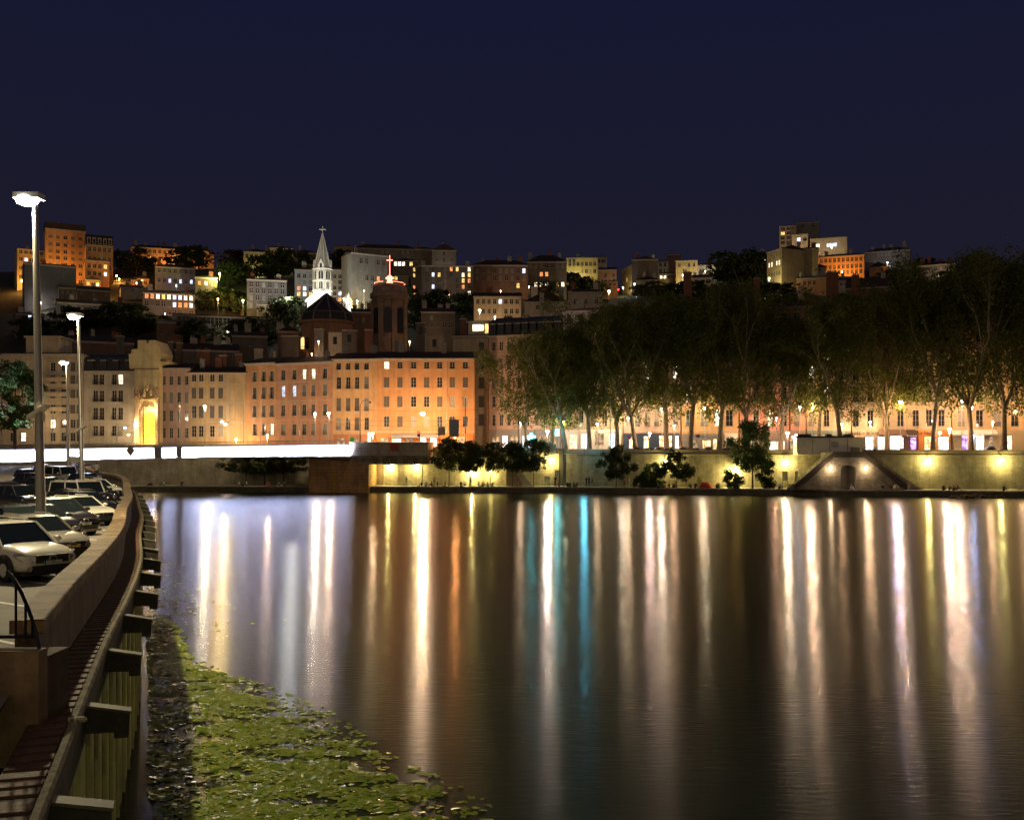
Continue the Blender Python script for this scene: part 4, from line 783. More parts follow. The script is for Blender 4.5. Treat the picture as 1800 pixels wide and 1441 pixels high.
for a in [('wide grey chimney stack left of the dome', 495, 524, 590, 627, 275, GRB), ('tall grey chimney with graffiti tags before the dome', 553, 569, 578, 624, 272, GRY), ('lit cream roof cabin right under the dome', 577, 601, 584, 625, 273, CRG), ('dark chimney stack right of the cream roof cabin', 602, 626, 580, 622, 273, GRB),
          ('tall orange brick chimney between dome and tower', 641, 654, 579, 622, 270, brickc), ('slim grey chimney on the long orange building', 693, 700, 597, 622, 268, GRY), ('cream roof cabin on the long orange building', 747, 780, 588, 622, 266, CRM), ('tall grey stack beside the cream roof cabin', 731, 747, 567, 622, 268, GRB),
          ('white chimney on the apricot house', 447, 460, 613, 633, 268, CRG), ('red brick chimney pair on the yellow house, left one', 346, 357, 616, 645, 272, brickc), ('wide red brick chimney on the yellow house', 357, 369, 616, 648, 270, brickc), ('red brick chimney at the right of the yellow house', 385, 398, 624, 647, 268, brickc),
          ('small red chimney behind the apricot house', 413, 426, 622, 640, 270, brickc), ('tall white chimney wall rising beside the mansard roof', 949, 956, 515, 552, 262, CRG), ('second white chimney wall behind the first plane tree', 999, 1006, 512, 545, 262, CRM), ('red flue on the side of the beige penthouse house', 809, 820, 560, 590, 262, brickc),
          ('brick chimney group over the plane trees', 1203, 1216, 478, 500, 330, brickc), ('brick stack left of the yellow tenement', 1326, 1336, 489, 520, 330, brickc), ('beige stack among the plane tops', 1404, 1415, 504, 525, 300, CRM), ('wide brick stack by the dark red roof', 1455, 1474, 478, 500, 330, brickc), ('tall brick stack by the dark red roof', 1499, 1510, 483, 515, 320, brickc),
          ('pale chimney of the dark house on the left', 204, 215, 590, 615, 282, GRB), ('chimney right of the golden gable', 296, 303, 600, 640, 275, GRB), ('round vent chimney at the foot of the left slope', 310, 318, 602, 636, 275, BRN)]:
    rooftop(a[0], *a[1:7], door='cabin' in a[0], name='roof_cabin' if 'cabin' in a[0] else 'roof_chimney', cat='roof cabin' if 'cabin' in a[0] else 'chimney')

def round_tower():
    px, d = 685, 300; x, y = P(px, d); zb = ground(px, d) - 3; s = d / F; h = lambda py: Z(py, d) - zb; R0 = 33 * s
    t = thing('round_church_tower', 'round brown stone tower crowned by a glowing red cross', 'tower', (x, y, zb)); bs = mat('brown_tower_stone', (.27, .19, .14), .9, noise=.35, ns=.7, bump=.5, bs=4)
    MB().lathe([(R0 - .6, 0), (R0 - .6, h(530)), (R0 - .2, h(529)), (R0 - .2, h(526)), (R0 + .3, h(524)), (R0 + .3, h(519)), (R0 - .3, h(515)), (R0 - .5, h(507)), (R0 * .8, h(502)), (.2, h(500))], n=20).build('drum', bs, t)
    for k, an in enumerate((-1.15, -.38, .38, 1.15)):
        q = MB(); q.box(-.75, .75, -.5, .4, 0, h(530)); q.box(-.95, .95, -.7, .4, h(533), h(530)); o = q.build('pilaster', bs, t); o.location = (math.sin(an) * (R0 - .5), -math.cos(an) * (R0 - .5), 0); o.rotation_euler.z = an
    for an in (-.78, 0.0, .78):
        w2 = 1.1; q = MB(); q.prism([(-w2, h(588)), (w2, h(588))] + [(w2 * math.cos(math.pi * k / 8), h(550) + w2 * math.sin(math.pi * k / 8)) for k in range(9)], -.12, .5); o = q.build('arched_window', glassd, t); o.location = (math.sin(an) * (R0 - .6), -math.cos(an) * (R0 - .6), 0); o.rotation_euler.z = an
    ne = mat('red_neon', (.8, .2, .1), .4, emit=(1, .22, .13), es=6); q = MB()
    q.tube((0, 0, h(500)), (0, 0, h(449)), .12, .09, 6).tube((-.85, 0, h(457.5)), (.85, 0, h(457.5)), .14, .14, 6)
    for k in range(6): q.tube((0, 0, h(482)), (1.0 * math.cos(k * 1.05), 1.0 * math.sin(k * 1.05), h(501)), .10, .10, 5)
    for k in range(8): a, b_ = k * math.pi / 4, (k + 1) * math.pi / 4; q.tube((.7 * math.cos(a), 0, h(488.5) + .7 * math.sin(a)), (.7 * math.cos(b_), 0, h(488.5) + .7 * math.sin(b_)), .1, .1, 5)
    for sx_ in (-1, 1): q.ball((sx_ * .85, 0, h(489)), .38, 6)
    cr_ = q.build('cross', ne, t); q = MB(); n = 20; rr = 27 * s
    for k in range(n):
        if k % 5 == 4: continue
        a, b_ = 2 * math.pi * k / n, 2 * math.pi * (k + 1) / n; q.tube((rr * math.cos(a), rr * math.sin(a), h(501) + .35), (rr * math.cos(b_), rr * math.sin(b_), h(501) + .35), .06, .06, 5)
    q.build('neon_ring', ne, t); light(t, (0, -2.5, h(492)), 160, (1, .25, .15), .5); light(t, (0, -2.5, h(498)), 60, (1, .25, .15), .5)
round_tower()

# lamps that light the hill streets
def hill_lamp(label, px, py, d, power, col, r=.35, es=30, h=7):
    x, y = P(px, d); z = Z(py, d); zg = min(z - 3, ground(px, d)); t = thing('street_lamp', label, 'street lamp', (x, y, zg), 0, 'lamps on the hill')
    MB().tube((0, .15, 0), (0, .15, z - zg), .1, .07, 6).tube((0, 0, z - zg + r * .5), (0, 0, z - zg + r), r, .1, 8).build('pole', galv, t)
    MB().ball((0, 0, z - zg), r, 8, sz=.8).build('bulb', bulb_mat(col, es), t); light(t, (0, 0, z - zg - r - .2), power, col, .3); return t
LH = [('greenish hill lamp in the trees left of the spire', 386, 481, 445, 5200, (.95, .85, .25), .42), ('orange lamp among the lit leaves', 383, 525, 412, 2800, SOD, .32), ('white lamp at the foot of the dim grey house', 427, 528, 415, 3800, (1, .85, .4), .38),
      ('small lamp between the trees right of the grey house', 508.5, 523, 425, 700, WHITE, .26), ('first orange lamp of the steep street', 197, 488, 520, 2600, SOD, .34), ('second orange lamp of the steep street', 205, 484, 500, 2300, SOD, .32), ('third orange lamp of the steep street', 209.5, 490, 490, 2300, SOD, .32),
      ('lamp over the small glowing gabled house', 163, 487, 528, 5000, SOD, .36), ('dazzling road lamp where the street tops the hill', 1070.5, 512, 470, 8500, (1, .72, .3), .55), ('lamp lighting the climbing yellow house front', 1095, 514, 520, 3000, (1, .85, .4), .3),
      ('white lamp by the climbing street', 1115.5, 508, 500, 900, COOL, .3), ('lamp between the church and the cream tenement', 628, 538, 400, 2200, (1, .8, .35), .34), ('lamp above the corner of the penthouse house', 843, 545.5, 300, 1600, (1, .66, .3), .38),
      ('lamp in front of the lemon lit house', 1010, 499, 515, 5200, (1, .82, .35), .2), ('lamp by the left amber wing', 38, 502, 535, 5500, SOD, .26), ('lamp behind the dark grey house', 100, 500, 540, 7500, SOD, .2), ('lamp under the mansard house', 172, 508, 545, 4500, SOD, .2),
      ('lamp near the little orange gables', 250, 502, 530, 2600, SOD, .24), ('lamp in front of the ten-window orange building', 1480, 486, 560, 7500, SOD, .24), ('lamp by the orange gable of the right slope', 1523.5, 478, 545, 2000, SOD, .3), ('lamp before the low orange arches', 1425, 500, 520, 2600, SOD, .2),
      ('lamp below the yellow tenement', 1352, 498, 545, 4200, (1, .85, .45), .26), ('lamp below the pale tower block', 1396, 434, 585, 5200, (1, .72, .42), .22), ('lamp near the flat-roofed villa', 1462, 434, 590, 1500, (1, .9, .6), .3), ('lamp in the dark wood on the right', 1305, 491, 530, 700, (1, .85, .3), .26),
      ('lamp below the ochre block', 1200, 492, 530, 3600, (1, .8, .4), .2), ('lamp near the pale terrace house', 1240, 486, 545, 2400, (1, .85, .6), .2), ('lamp by the yellow-green house', 450, 486, 540, 3600, (.95, .85, .35), .22), ('lamp by the ochre house left of the spire', 492, 474, 565, 2600, (1, .8, .4), .2),
      ('lamp beyond the long skyline building', 300, 474, 560, 6000, SOD, .2), ('lamp at the right of the long skyline building', 350, 474, 560, 3500, SOD, .2), ('lamp of the terrace right of the lit tenement', 880, 520, 440, 800, (1, .6, .35), .2), ('lamp beside the tall pale grey block', 640, 520, 430, 1700, (1, .85, .5), .22),
      ('lamp in the lane before the cream tenement', 604, 534, 410, 800, (1, .85, .45), .2), ('lamp near the lit row house', 290, 560, 425, 1600, (1, .8, .7), .18), ('lamp by the white-grey house', 72, 540, 440, 1600, (1, .85, .75), .18), ('lamp at the beige eight-window house', 870, 566, 318, 2200, (1, .7, .38), .2),
      ('lamp before the pinkish house', 1236, 500, 500, 900, (1, .7, .55), .2), ('lamp in the yard by the round tower', 720, 600, 285, 900, (1, .5, .25), .2), ('lamp in the yard before the dome', 548, 622, 270, 420, (1, .5, .25), .2), ('lamp in the yard right of the dome', 600, 622, 262, 420, (1, .7, .5), .2),
      ('lamp before the tenement of lit windows', 790, 524, 430, 900, (1, .65, .4), .2), ('lamp at the grey seven-window house', 310, 510, 480, 900, (.9, .85, 1), .18), ('lamp near the gabled skyline house', 780, 478, 560, 1500, (1, .75, .55), .18), ('lamp by the dark range on the right skyline', 1560, 470, 560, 1500, (.9, .8, .8), .18), ('added small warm lamp above the beige blank-window house', 240, 506, 500, 900, SOD, .22), ('added tiny lamp in the wood of the left slope', 130, 560, 420, 500, (1, .8, .5), .18), ('added small lamp on the lane under the lit row house', 330, 562, 400, 700, (1, .75, .4), .2), ('added lamp between the brown terrace and the orange-window house', 930, 512, 470, 1400, (1, .6, .3), .22), ('added lamp on the lane below the lemon house', 985, 530, 440, 1100, (1, .7, .35), .22), ('added small lamp by the brick chimney group', 1195, 508, 490, 1100, (1, .75, .4), .2), ('added lamp at the foot of the wood', 1285, 512, 500, 1000, (1, .8, .4), .2), ('added lamp under the blank yellowish gable', 1418, 508, 500, 1300, (1, .7, .35), .2), ('added lamp on the lane behind the dark-red roofs', 1600, 492, 520, 1500, (1, .65, .3), .22), ('added lamp by the long dark range', 1650, 490, 540, 1300, (1, .75, .45), .2), ('added lamp in the yard behind the salmon house', 560, 600, 262, 500, (1, .6, .3), .18), ('added lamp near the tall grey stack', 745, 596, 275, 700, (1, .65, .35), .18),  # small warm lamps closing this row are added glow for the slope
      ('lamp near the terrace openings', 400, 592, 400, 1600, (1, .9, .6), .18)]
HM = {38: 1.6, 100: 2.2, 163: 1, 172: 1.8, 427: .3, 300: 1.6, 350: 1.8, 1010: 1.5, 1480: 1.6, 1425: 1.6, 1200: 1.2, 450: 1.3, 492: 1.3, 1352: 1.2, 1396: 2, 640: .5, 1095: .5, 1523.5: 1.5, 290: .5, 386: 4, 383: 5, 197: 1.5, 205: 1.5, 209.5: 1.5}
def lamp_d(px, py, d):
    c = [q for q in HBL if q[0] - 3 <= px <= q[1] + 3 and q[2] <= py <= q[3] + 12]
    return min(c, key=lambda q: abs(q[3] - py))[4] - 9 if c and px not in (386, 383, 427, 508.5, 1070.5, 197, 205, 209.5, 843, 1523.5) else d
for lb, px, py, d, pw, col, r_ in LH: d2_ = lamp_d(px, py, d); hill_lamp(lb, px, py - (9 if d2_ != d else 0), d2_, pw * HM.get(px, 1), col, r_)
x, y = P(1087, 480); t = thing('traffic_signal', 'red traffic signal at the top of the hill street', 'traffic light', (x, y, ground(1087, 480)))
MB().tube((0, .1, 0), (0, .1, Z(509, 480) - ground(1087, 480)), .08, .08, 6).build('pole', iron, t); MB().ball((0, 0, Z(509, 480) - ground(1087, 480)), .4, 8).build('red_light', mat('red_signal', (.6, .02, .02), .4, emit=(1, .02, .02), es=14), t)

# ------------------------------------------------------------ trees
bark = mat('plane_bark', (.34, .27, .18), .85, noise=.5, ns=1.6, bump=.5, bs=4); barkd = mat('dark_bark', (.09, .07, .05), .9, noise=.4, ns=2)
def leafmat(name, c, c2):
    if name in MATS: return MATS[name]
    m = bpy.data.materials.new(name); m.use_nodes = True; n = m.node_tree.nodes; l = m.node_tree.links; b = n['Principled BSDF']; b.inputs['Roughness'].default_value = .6; b.inputs['Specular IOR Level'].default_value = .3
    g = n.new('ShaderNodeNewGeometry'); mx = n.new('ShaderNodeMix'); mx.data_type = 'RGBA'; l.new(g.outputs['Random Per Island'], mx.inputs[0]); mx.inputs[6].default_value = (*c, 1); mx.inputs[7].default_value = (*c2, 1)
    l.new(mx.outputs[2], b.inputs['Base Color']); tr = n.new('ShaderNodeBsdfTranslucent'); l.new(mx.outputs[2], tr.inputs[0]); ms = n.new('ShaderNodeMixShader'); ms.inputs[0].default_value = .3
    l.new(b.outputs[0], ms.inputs[1]); l.new(tr.outputs[0], ms.inputs[2]); l.new(ms.outputs[0], n['Material Output'].inputs[0]); MATS[name] = m; return m
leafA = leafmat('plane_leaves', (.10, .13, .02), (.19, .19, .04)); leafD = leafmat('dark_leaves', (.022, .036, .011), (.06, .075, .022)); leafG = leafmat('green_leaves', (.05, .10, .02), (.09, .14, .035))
def leaf_mesh(name, clumps, nleaf, size, m, seed, aspect=1.0):
    r_ = np.random.default_rng(seed); Pt = []
    for c, rr in clumps:
        k = max(3, int(nleaf * rr ** 2.2 * (.45 / size) ** 1.6)); rv = rr
        v = r_.normal(size=(k, 3)); v /= np.linalg.norm(v, axis=1)[:, None]; rad = r_.random(k) ** .45; Pt.append(np.array(c) + v * rad[:, None] * rv)
    Pt = np.concatenate(Pt); N = len(Pt); a = r_.normal(size=(N, 3)); a /= np.linalg.norm(a, axis=1)[:, None]; b = np.cross(a, r_.normal(size=(N, 3))); b /= np.linalg.norm(b, axis=1)[:, None]
    s = size * r_.uniform(.6, 1.35, N)[:, None]; V = np.empty((N, 4, 3)); V[:, 0] = Pt - a * s * .5; V[:, 1] = Pt + b * s * .36 * aspect; V[:, 2] = Pt + a * s * .5; V[:, 3] = Pt - b * s * .36 * aspect
    me = bpy.data.meshes.new(name); me.vertices.add(N * 4); me.vertices.foreach_set('co', V.ravel()); me.loops.add(N * 4); me.loops.foreach_set('vertex_index', np.arange(N * 4)); me.polygons.add(N)
    me.polygons.foreach_set('loop_start', np.arange(N) * 4); me.polygons.foreach_set('loop_total', np.full(N, 4)); me.materials.append(m); me.update(); me.validate(); return me
def plane_tree(seed, H, Rr, th, lean=0, low=None, leaf=.48, dens=18, top=1.0):
    """tapered forked trunk whose limbs carry the leaf clumps"""
    q = random.Random(seed); mb = MB(); tips = []; r0 = .52 + .1 * q.random()
    pts = [(0, 0, 0), (lean * .25, 0, th * .35), (lean * .62, .1, th * .7), (lean, .1, th)]; mb.path(pts, [r0 * 1.25, r0, r0 * .85, r0 * .8], 9)
    for k in range(7): an = k * .9; mb.tube((math.cos(an) * r0 * 1.1, math.sin(an) * r0 * 1.1, 0), (math.cos(an) * r0 * .5, math.sin(an) * r0 * .5, 1.3), .25, .1, 5)
    def grow(p, d, L, r_, lvl):
        p = Vector(p); d = Vector(d).normalized(); n = 4; pp = [tuple(p)]; rs = [r_]
        for k in range(n):
            d = (d + Vector((q.uniform(-.22, .22), q.uniform(-.22, .22), q.uniform(-.02, .22)))).normalized(); p = p + d * L / n; pp.append(tuple(p)); rs.append(r_ * (1 - .55 * (k + 1) / n))
            if lvl > 0 and k >= 1: tips.append((tuple(p), lvl))
        mb.path(pp, rs, 6 if lvl else 8)
        tips.append((tuple(p), lvl + 1))
        if lvl < 2:
            for k in range(3 if lvl == 0 else 2): grow(pp[-1 - (k % 2)], d + Vector((q.uniform(-.8, .8), q.uniform(-.8, .8), q.uniform(-.25, .55))), L * q.uniform(.55, .75), rs[-1 - (k % 2)] * .85, lvl + 1)
    nb = 5
    for k in range(nb):
        an = 2 * math.pi * (k + q.random() * .5) / nb; sp = q.uniform(.35, .95); grow(pts[-1], (math.cos(an) * sp, math.sin(an) * sp, 1.1), (H - th) * q.uniform(.42, .6), r0 * .62, 0)
    tr = mb.mesh('trunk', bark); cl = []
    for p, lv in tips: cl.append((p, q.uniform(1.2, 2.1)))
    low = th * .8 if low is None else low
    for k in range(150):      # fill the envelope: broad shoulders, rounded irregular top
        z = low + (H - low) * q.random() ** .85; f = (z - low) / (H - low); rr = Rr * (math.sin(math.pi * min(1, .16 + .80 * f)) ** .6) * (.85 if f < .15 else 1)
        an = q.random() * 6.283; ra = rr * q.uniform(.45, 1.0); cl.append(((lean + math.cos(an) * ra, math.sin(an) * ra, z - (1 - top) * ra), q.choice((1.1, 1.5, 2.0, 2.9))))
    cl = [c for c in cl if q.random() > .12 and c[0][2] < H + 1]
    return tr, leaf_mesh('crown', cl, dens, leaf, leafA, seed)
PT = [plane_tree(11, 34, 8.8, 8.5, 1.3, 7.8), plane_tree(23, 33, 8.0, 9.5, -.8, 8.2), plane_tree(37, 35, 9.0, 8.0, .4, 7.6), plane_tree(51, 31, 8.0, 10, .9, 8.6)]
def put_tree(name, label, px, d, meshes, sc=1, rz=0, group=None, zg=None, cat='tree', sz=None):
    x, y = P(px, d); zg = street_z(x) if zg is None else zg
    t = thing(name, label, cat, (x, y, zg), rz, group); t.scale = (sc, sc, sz or sc); obj('trunk', meshes[0], t); obj('crown', meshes[1], t); return t
TREES = [(925, 240, 2, .80, 2.0, .70, 'lowest plane tree, its leaves hanging over the grey shops at the left end'), (968, 240, 0, .90, .5, .82, 'plane tree behind the lowest one at the left end of the row'), (995, 228, 0, .88, 3.3, .84, 'plane tree with a leaning trunk beside the small stone cabin'), (1036, 231, 1, .92, 1.2, .93, 'slender plane tree right of the leaning trunk'),
    (1085, 236, 2, .95, 4.0, .95, 'plane tree behind the round quay bush'), (1118, 226, 0, .95, 3.3, .96, 'plane tree with a floodlit white leaning trunk by the blue shop'), (1213, 226, 3, 1.0, .4, 1.04, 'plane tree forking low in front of the orange house'), (1264, 226, 1, 1.0, 2.6, 1.02, 'plane tree whose arching limb reaches left over the blue shop'), (1172, 236, 1, .98, 5.1, 1.02, 'plane tree behind the dark shop leaves'),
    (1313, 224, 2, 1.0, 1.5, .97, 'plane tree with a pale candelabra fork before the rose house'), (1372, 230, 1, .9, 3.9, .86, 'plane tree right of the rose house drainpipe'), (1440, 232, 3, .9, 4.4, .98, 'plane tree between the two yellow houses'), (1478, 222, 1, .97, 5.9, .92, 'straight plane tree rising behind the white kiosk'), (1560, 228, 2, .9, 2.2, .93, 'plane tree with hanging boughs over the brown awnings'), (1600, 232, 1, 1.0, .9, 1.02, 'plane tree behind the café sign'),
    (1640, 217, 3, 1.0, 5.0, 1.02, 'plane tree with a white lit foot at the café corner'), (1707, 216, 2, 1.0, 3.0, 1.02, 'plane tree with a knotted trunk before the white awnings'), (1765, 213, 0, 1.03, 1.0, 1.0, 'last plane tree with a long limb arching to the left'), (1835, 212, 1, 1.0, 4.2, 1.0, 'plane tree just beyond the right edge')]
for px, d, k, sc, rz, sz, lb in TREES:
    d = max(d, at_line(WALL, px)[1] + 2.0) if d < 229 or px > 1500 else max(d, at_line(WALL, px)[1] + 5)
    sz *= 1.17 if px >= 1590 else 1.10 if px > 1400 else 1.07 if 1150 < px < 1330 else 1.03 if px > 1050 else 1
    put_tree('plane_tree', lb, px, d, PT[k], sc, rz, 'plane trees along the upper quay', sz=sz)
# long low limbs of the two arching trees
def small_tree(seed, H, Rr, th, m=leafD, bk=barkd, r0=.11, leaf=.36, dens=150, flat=.8, nc=60):
    q = random.Random(seed); mb = MB(); mb.path([(0, 0, 0), (.05, 0, th * .5), (0, .05, th), (.1, 0, th + (H - th) * .6)], [r0 * 1.3, r0, r0 * .9, r0 * .35], 7)
    for k in range(7): an = k * .9 + q.random(); mb.path([(0, 0, th * q.uniform(.85, 1.2)), (math.cos(an) * Rr * .35, math.sin(an) * Rr * .35, th + (H - th) * .3), (math.cos(an) * Rr * .7, math.sin(an) * Rr * .7, th + (H - th) * q.uniform(.3, .7))], [r0 * .6, r0 * .4, r0 * .15], 5)
    cl = []
    for k in range(nc):
        z = q.random(); rr = Rr * math.sin(math.pi * (.12 + .8 * z)) ** .7; an = q.random() * 6.283; ra = rr * q.uniform(.1, .95); cl.append(((math.cos(an) * ra, math.sin(an) * ra, th * .9 + (H - th * .9) * z), q.uniform(.5, 1.05) * max(1, Rr / 5)))
    return mb.mesh('trunk', bk), leaf_mesh('crown', cl, dens, leaf, m, seed)
ST = [small_tree(5, 10, 5.0, 4.2, dens=95, nc=85, leaf=.4), small_tree(9, 9.4, 4.8, 4.0, dens=95, nc=80, leaf=.4), small_tree(12, 9.8, 4.6, 4.1, dens=80, nc=75, leaf=.4)]
for k, (px, d, sc, sz, lb) in enumerate([(789, 232, 1, 1.03, 'first small dark tree right of the bridge on the lower quay'), (826, 231, .95, 1.02, 'second small dark tree on the lower quay'), (862, 230.5, .95, .98, 'third small dark tree on the lower quay'), (901, 230, .85, .94, 'fourth small dark tree on the lower quay, slimmest trunk'), (938, 229, 1.0, 1.06, 'fifth small dark tree on the lower quay with a tall tuft')]):
    put_tree('quay_tree', lb, px, d, ST[k % 3], sc, k * 1.7, 'small trees on the lower quay', zg=1.35, sz=sz)
put_tree('quay_tree', 'round dark tree in front of the quay wall right of the pilaster', 1083, 224, small_tree(15, 8.6, 4.6, 2.2, leaf=.32, nc=50), 1, .5, zg=1.35)
put_tree('quay_tree', 'leafy bush-like tree lit pale green by the wall lamp above', 1150, 223, small_tree(16, 5.0, 4.2, .7, m=leafG, nc=34), 1, .5, zg=1.35)
put_tree('quay_tree', 'broad dark tree before the wall lamp left of the young tree', 1190, 222, small_tree(17, 7.4, 4.2, 2.0, nc=44), 1, 2.5, zg=1.35)
put_tree('young_tree', 'tall young green tree reaching over the quay wall, lit from the right', 1323, 217, small_tree(18, 13.6, 6.0, 4.6, m=leafG, leaf=.42, nc=110, r0=.16, dens=90), 1, 1.5, zg=1.35)
put_tree('shrub', 'low shrub with bright edges under the wall lamp by the young tree', 1285, 216, small_tree(19, 3.6, 2.6, .4, m=leafG, nc=20), 1, 1.5, zg=1.35, cat='shrub')
put_tree('shrub', 'dark shrub at the foot of the wall right of the young tree', 1352, 217, small_tree(20, 5.4, 2.4, .5, m=leafD, nc=24), 1, 2.1, zg=1.35, cat='shrub')
put_tree('shrub', 'grassy green shrub left of the pale green tree on the quay', 1128, 223, small_tree(21, 2.6, 2.4, .2, m=leafG, nc=20), 1, .3, zg=1.35, cat='shrub')
for k, (px, lb) in enumerate([(432, 'left dark tree under the bridge'), (465, 'middle dark tree under the bridge'), (499, 'right dark tree under the bridge')]): put_tree('quay_tree', lb, px, 240, ST[k % 2], 1.35, k * 2, 'dark trees under the bridge', zg=1.35, sz=.80)
# dark woods on the slope
HT = [small_tree(31, 11, 6.5, 2.5, leaf=.8, dens=60, nc=95, r0=.3), small_tree(32, 12, 6.0, 3.0, leaf=.8, dens=60, nc=90, r0=.3), small_tree(33, 9, 7.0, 2.0, leaf=.8, dens=60, nc=90, r0=.3)]
HTL = [small_tree(34, 11, 6.5, 2.5, m=leafG, leaf=.8, dens=60, nc=90, r0=.3)]  # lamplit trees get lighter leaves, lamp light put into their colour
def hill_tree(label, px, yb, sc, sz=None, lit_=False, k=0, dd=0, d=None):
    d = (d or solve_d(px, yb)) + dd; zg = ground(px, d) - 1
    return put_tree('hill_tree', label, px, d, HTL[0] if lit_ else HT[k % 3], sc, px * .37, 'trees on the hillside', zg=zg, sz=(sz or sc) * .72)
HTD = [(215, 478, 1.5, 1.4, 0, 'dark tree left of the long skyline building'), (240, 482, 1.6, 1.6, 0, 'big dark tree below the long skyline building'), (262, 480, 1.3, 1.3, 0, 'dark tree at the corner of the long skyline building'), (325, 474, 1.8, 1.6, 0, 'rounded dark tree before the long skyline building'), (350, 474, 1.6, 1.5, 0, 'dark tree over the shaded house with pink windows'),
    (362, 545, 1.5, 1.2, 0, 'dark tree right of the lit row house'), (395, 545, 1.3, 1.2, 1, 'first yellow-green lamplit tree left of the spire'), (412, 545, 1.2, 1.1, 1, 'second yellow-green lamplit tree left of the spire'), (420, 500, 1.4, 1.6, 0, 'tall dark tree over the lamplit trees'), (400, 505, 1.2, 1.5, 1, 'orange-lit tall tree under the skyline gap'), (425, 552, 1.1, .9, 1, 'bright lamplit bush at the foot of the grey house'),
    (470, 490, 1.8, 1.7, 0, 'wide dark tree behind the dim grey house'), (498, 490, 1.8, 1.9, 0, 'wide dark tree left of the spire'), (535, 490, 1.5, 1.5, 0, 'dark tree just behind the spire'), (600, 470, 1.4, 1.5, 0, 'dark tree by the round turret'), (490, 585, 1.3, 1.6, 0, 'dark tree left of the dome'), (513, 580, 1.3, 1.5, 0, 'tall dark tree touching the dome'), (500, 555, 1.2, 1.2, 0, 'dark tree below the dim grey house'),
    (440, 610, 1.4, 1.3, 0, 'dark tree under the terrace openings'), (410, 605, 1.3, 1.1, 0, 'dark tree left of the roof house'), (470, 600, 1.2, 1.1, 0, 'dark tree before the terrace end'), (60, 600, 1.5, 1.2, 0, 'dark tree above the cream curved block'), (120, 590, 1.5, 1.3, 0, 'dark tree on the left slope'), (160, 575, 1.5, 1.2, 0, 'dark tree in the middle of the left slope'), (200, 580, 1.6, 1.3, 0, 'dark tree above the ornate house'), (235, 590, 1.5, 1.4, 0, 'dark tree above the golden gable'), (265, 585, 1.3, 1.2, 0, 'dark tree left of the reddish house'), (345, 600, 1.4, 1.1, 0, 'dark tree right of the reddish house'),
    (1002, 520, 1.5, 1.3, 0, 'dark tree in front of the lemon lit house, left part'), (1022, 522, 1.6, 1.5, 0, 'dark tree in front of the lemon lit house'), (1042, 526, 1.5, 1.1, 0, 'dark tree left of the dazzling road lamp'), (1270, 500, 1.8, 1.8, 0, 'left dark tree of the wood on the right hill'), (1295, 502, 1.9, 2.2, 0, 'tall dark tree of the wood on the right hill'), (1320, 500, 1.8, 2.0, 0, 'rounded dark tree of the wood on the right hill'), (1340, 500, 1.5, 1.7, 0, 'right dark tree of the wood on the right hill'), (1262, 480, 1.1, .9, 0, 'small tree above the wood'),
    (640, 600, 1.3, 1.2, 0, 'dark tree left of the round tower'), (735, 585, 1.4, 1.3, 0, 'dark tree right of the round tower'), (770, 540, 1.4, 1.2, 0, 'dark tree under the lit tenement'), (815, 555, 1.4, 1.2, 0, 'dark tree left of the eight-window house'), (715, 545, 1.3, 1.1, 0, 'dark tree behind the round tower'), (960, 520, 1.2, 1.1, 0, 'dark tree above the pale-eaved roofs'), (1375, 438, .9, .5, 0, 'low dark tree at the foot of the tower block'), (1410, 440, 1.0, .5, 0, 'dark hedge-like tree below the tower block'), (1445, 440, 1.0, .5, 0, 'dark tree below the flat-roofed villa'),
    (1128, 522, 1.1, .8, 0, 'low dark tree at the foot of the climbing street'), (1150, 522, 1.3, .9, 0, 'dark tree below the blank gable house'), (1180, 518, 1.4, .9, 0, 'dark tree below the cream house with a lit window'), (1205, 516, 1.2, .8, 0, 'dark tree below the ochre block'), (1232, 522, 1.5, .9, 0, 'dark tree before the pinkish house'), (1265, 528, 1.6, 1.0, 0, 'dark tree in front of the wood'), (1350, 528, 1.6, 1.0, 0, 'dark tree below the yellow tenement'), (1385, 530, 1.5, .9, 0, 'dark tree under the low orange arches'), (1530, 505, 1.3, .8, 0, 'dark tree by the dark-red roofed house'), (1570, 500, 1.4, .9, 0, 'dark tree left of the half hidden range'), (1660, 505, 1.5, .9, 0, 'dark tree under the half hidden range'),
    (1620, 480, 1.4, 1.2, 0, 'dark tree on the right skyline'), (1720, 480, 1.5, 1.3, 0, 'dark tree at the right end of the hill'), (445, 452, 1.1, .9, 0, 'tree by the yellow-green lit house'), (412, 470, 1.5, 1.6, 0, 'dark tree at the skyline gap')]
for i, (px, yb, sc, sz, li, lb) in enumerate(HTD): hill_tree(lb, px, yb, sc, sz, li, i)
# tree at the left edge, on the near side of the far street
put_tree('quay_tree', 'dark leafy tree at the left edge beside the tall mast', 26, 205, small_tree(41, 17, 6.2, 4.5, m=leafG, leaf=.45, dens=90, nc=110, r0=.3), 1, 0, zg=9.6)

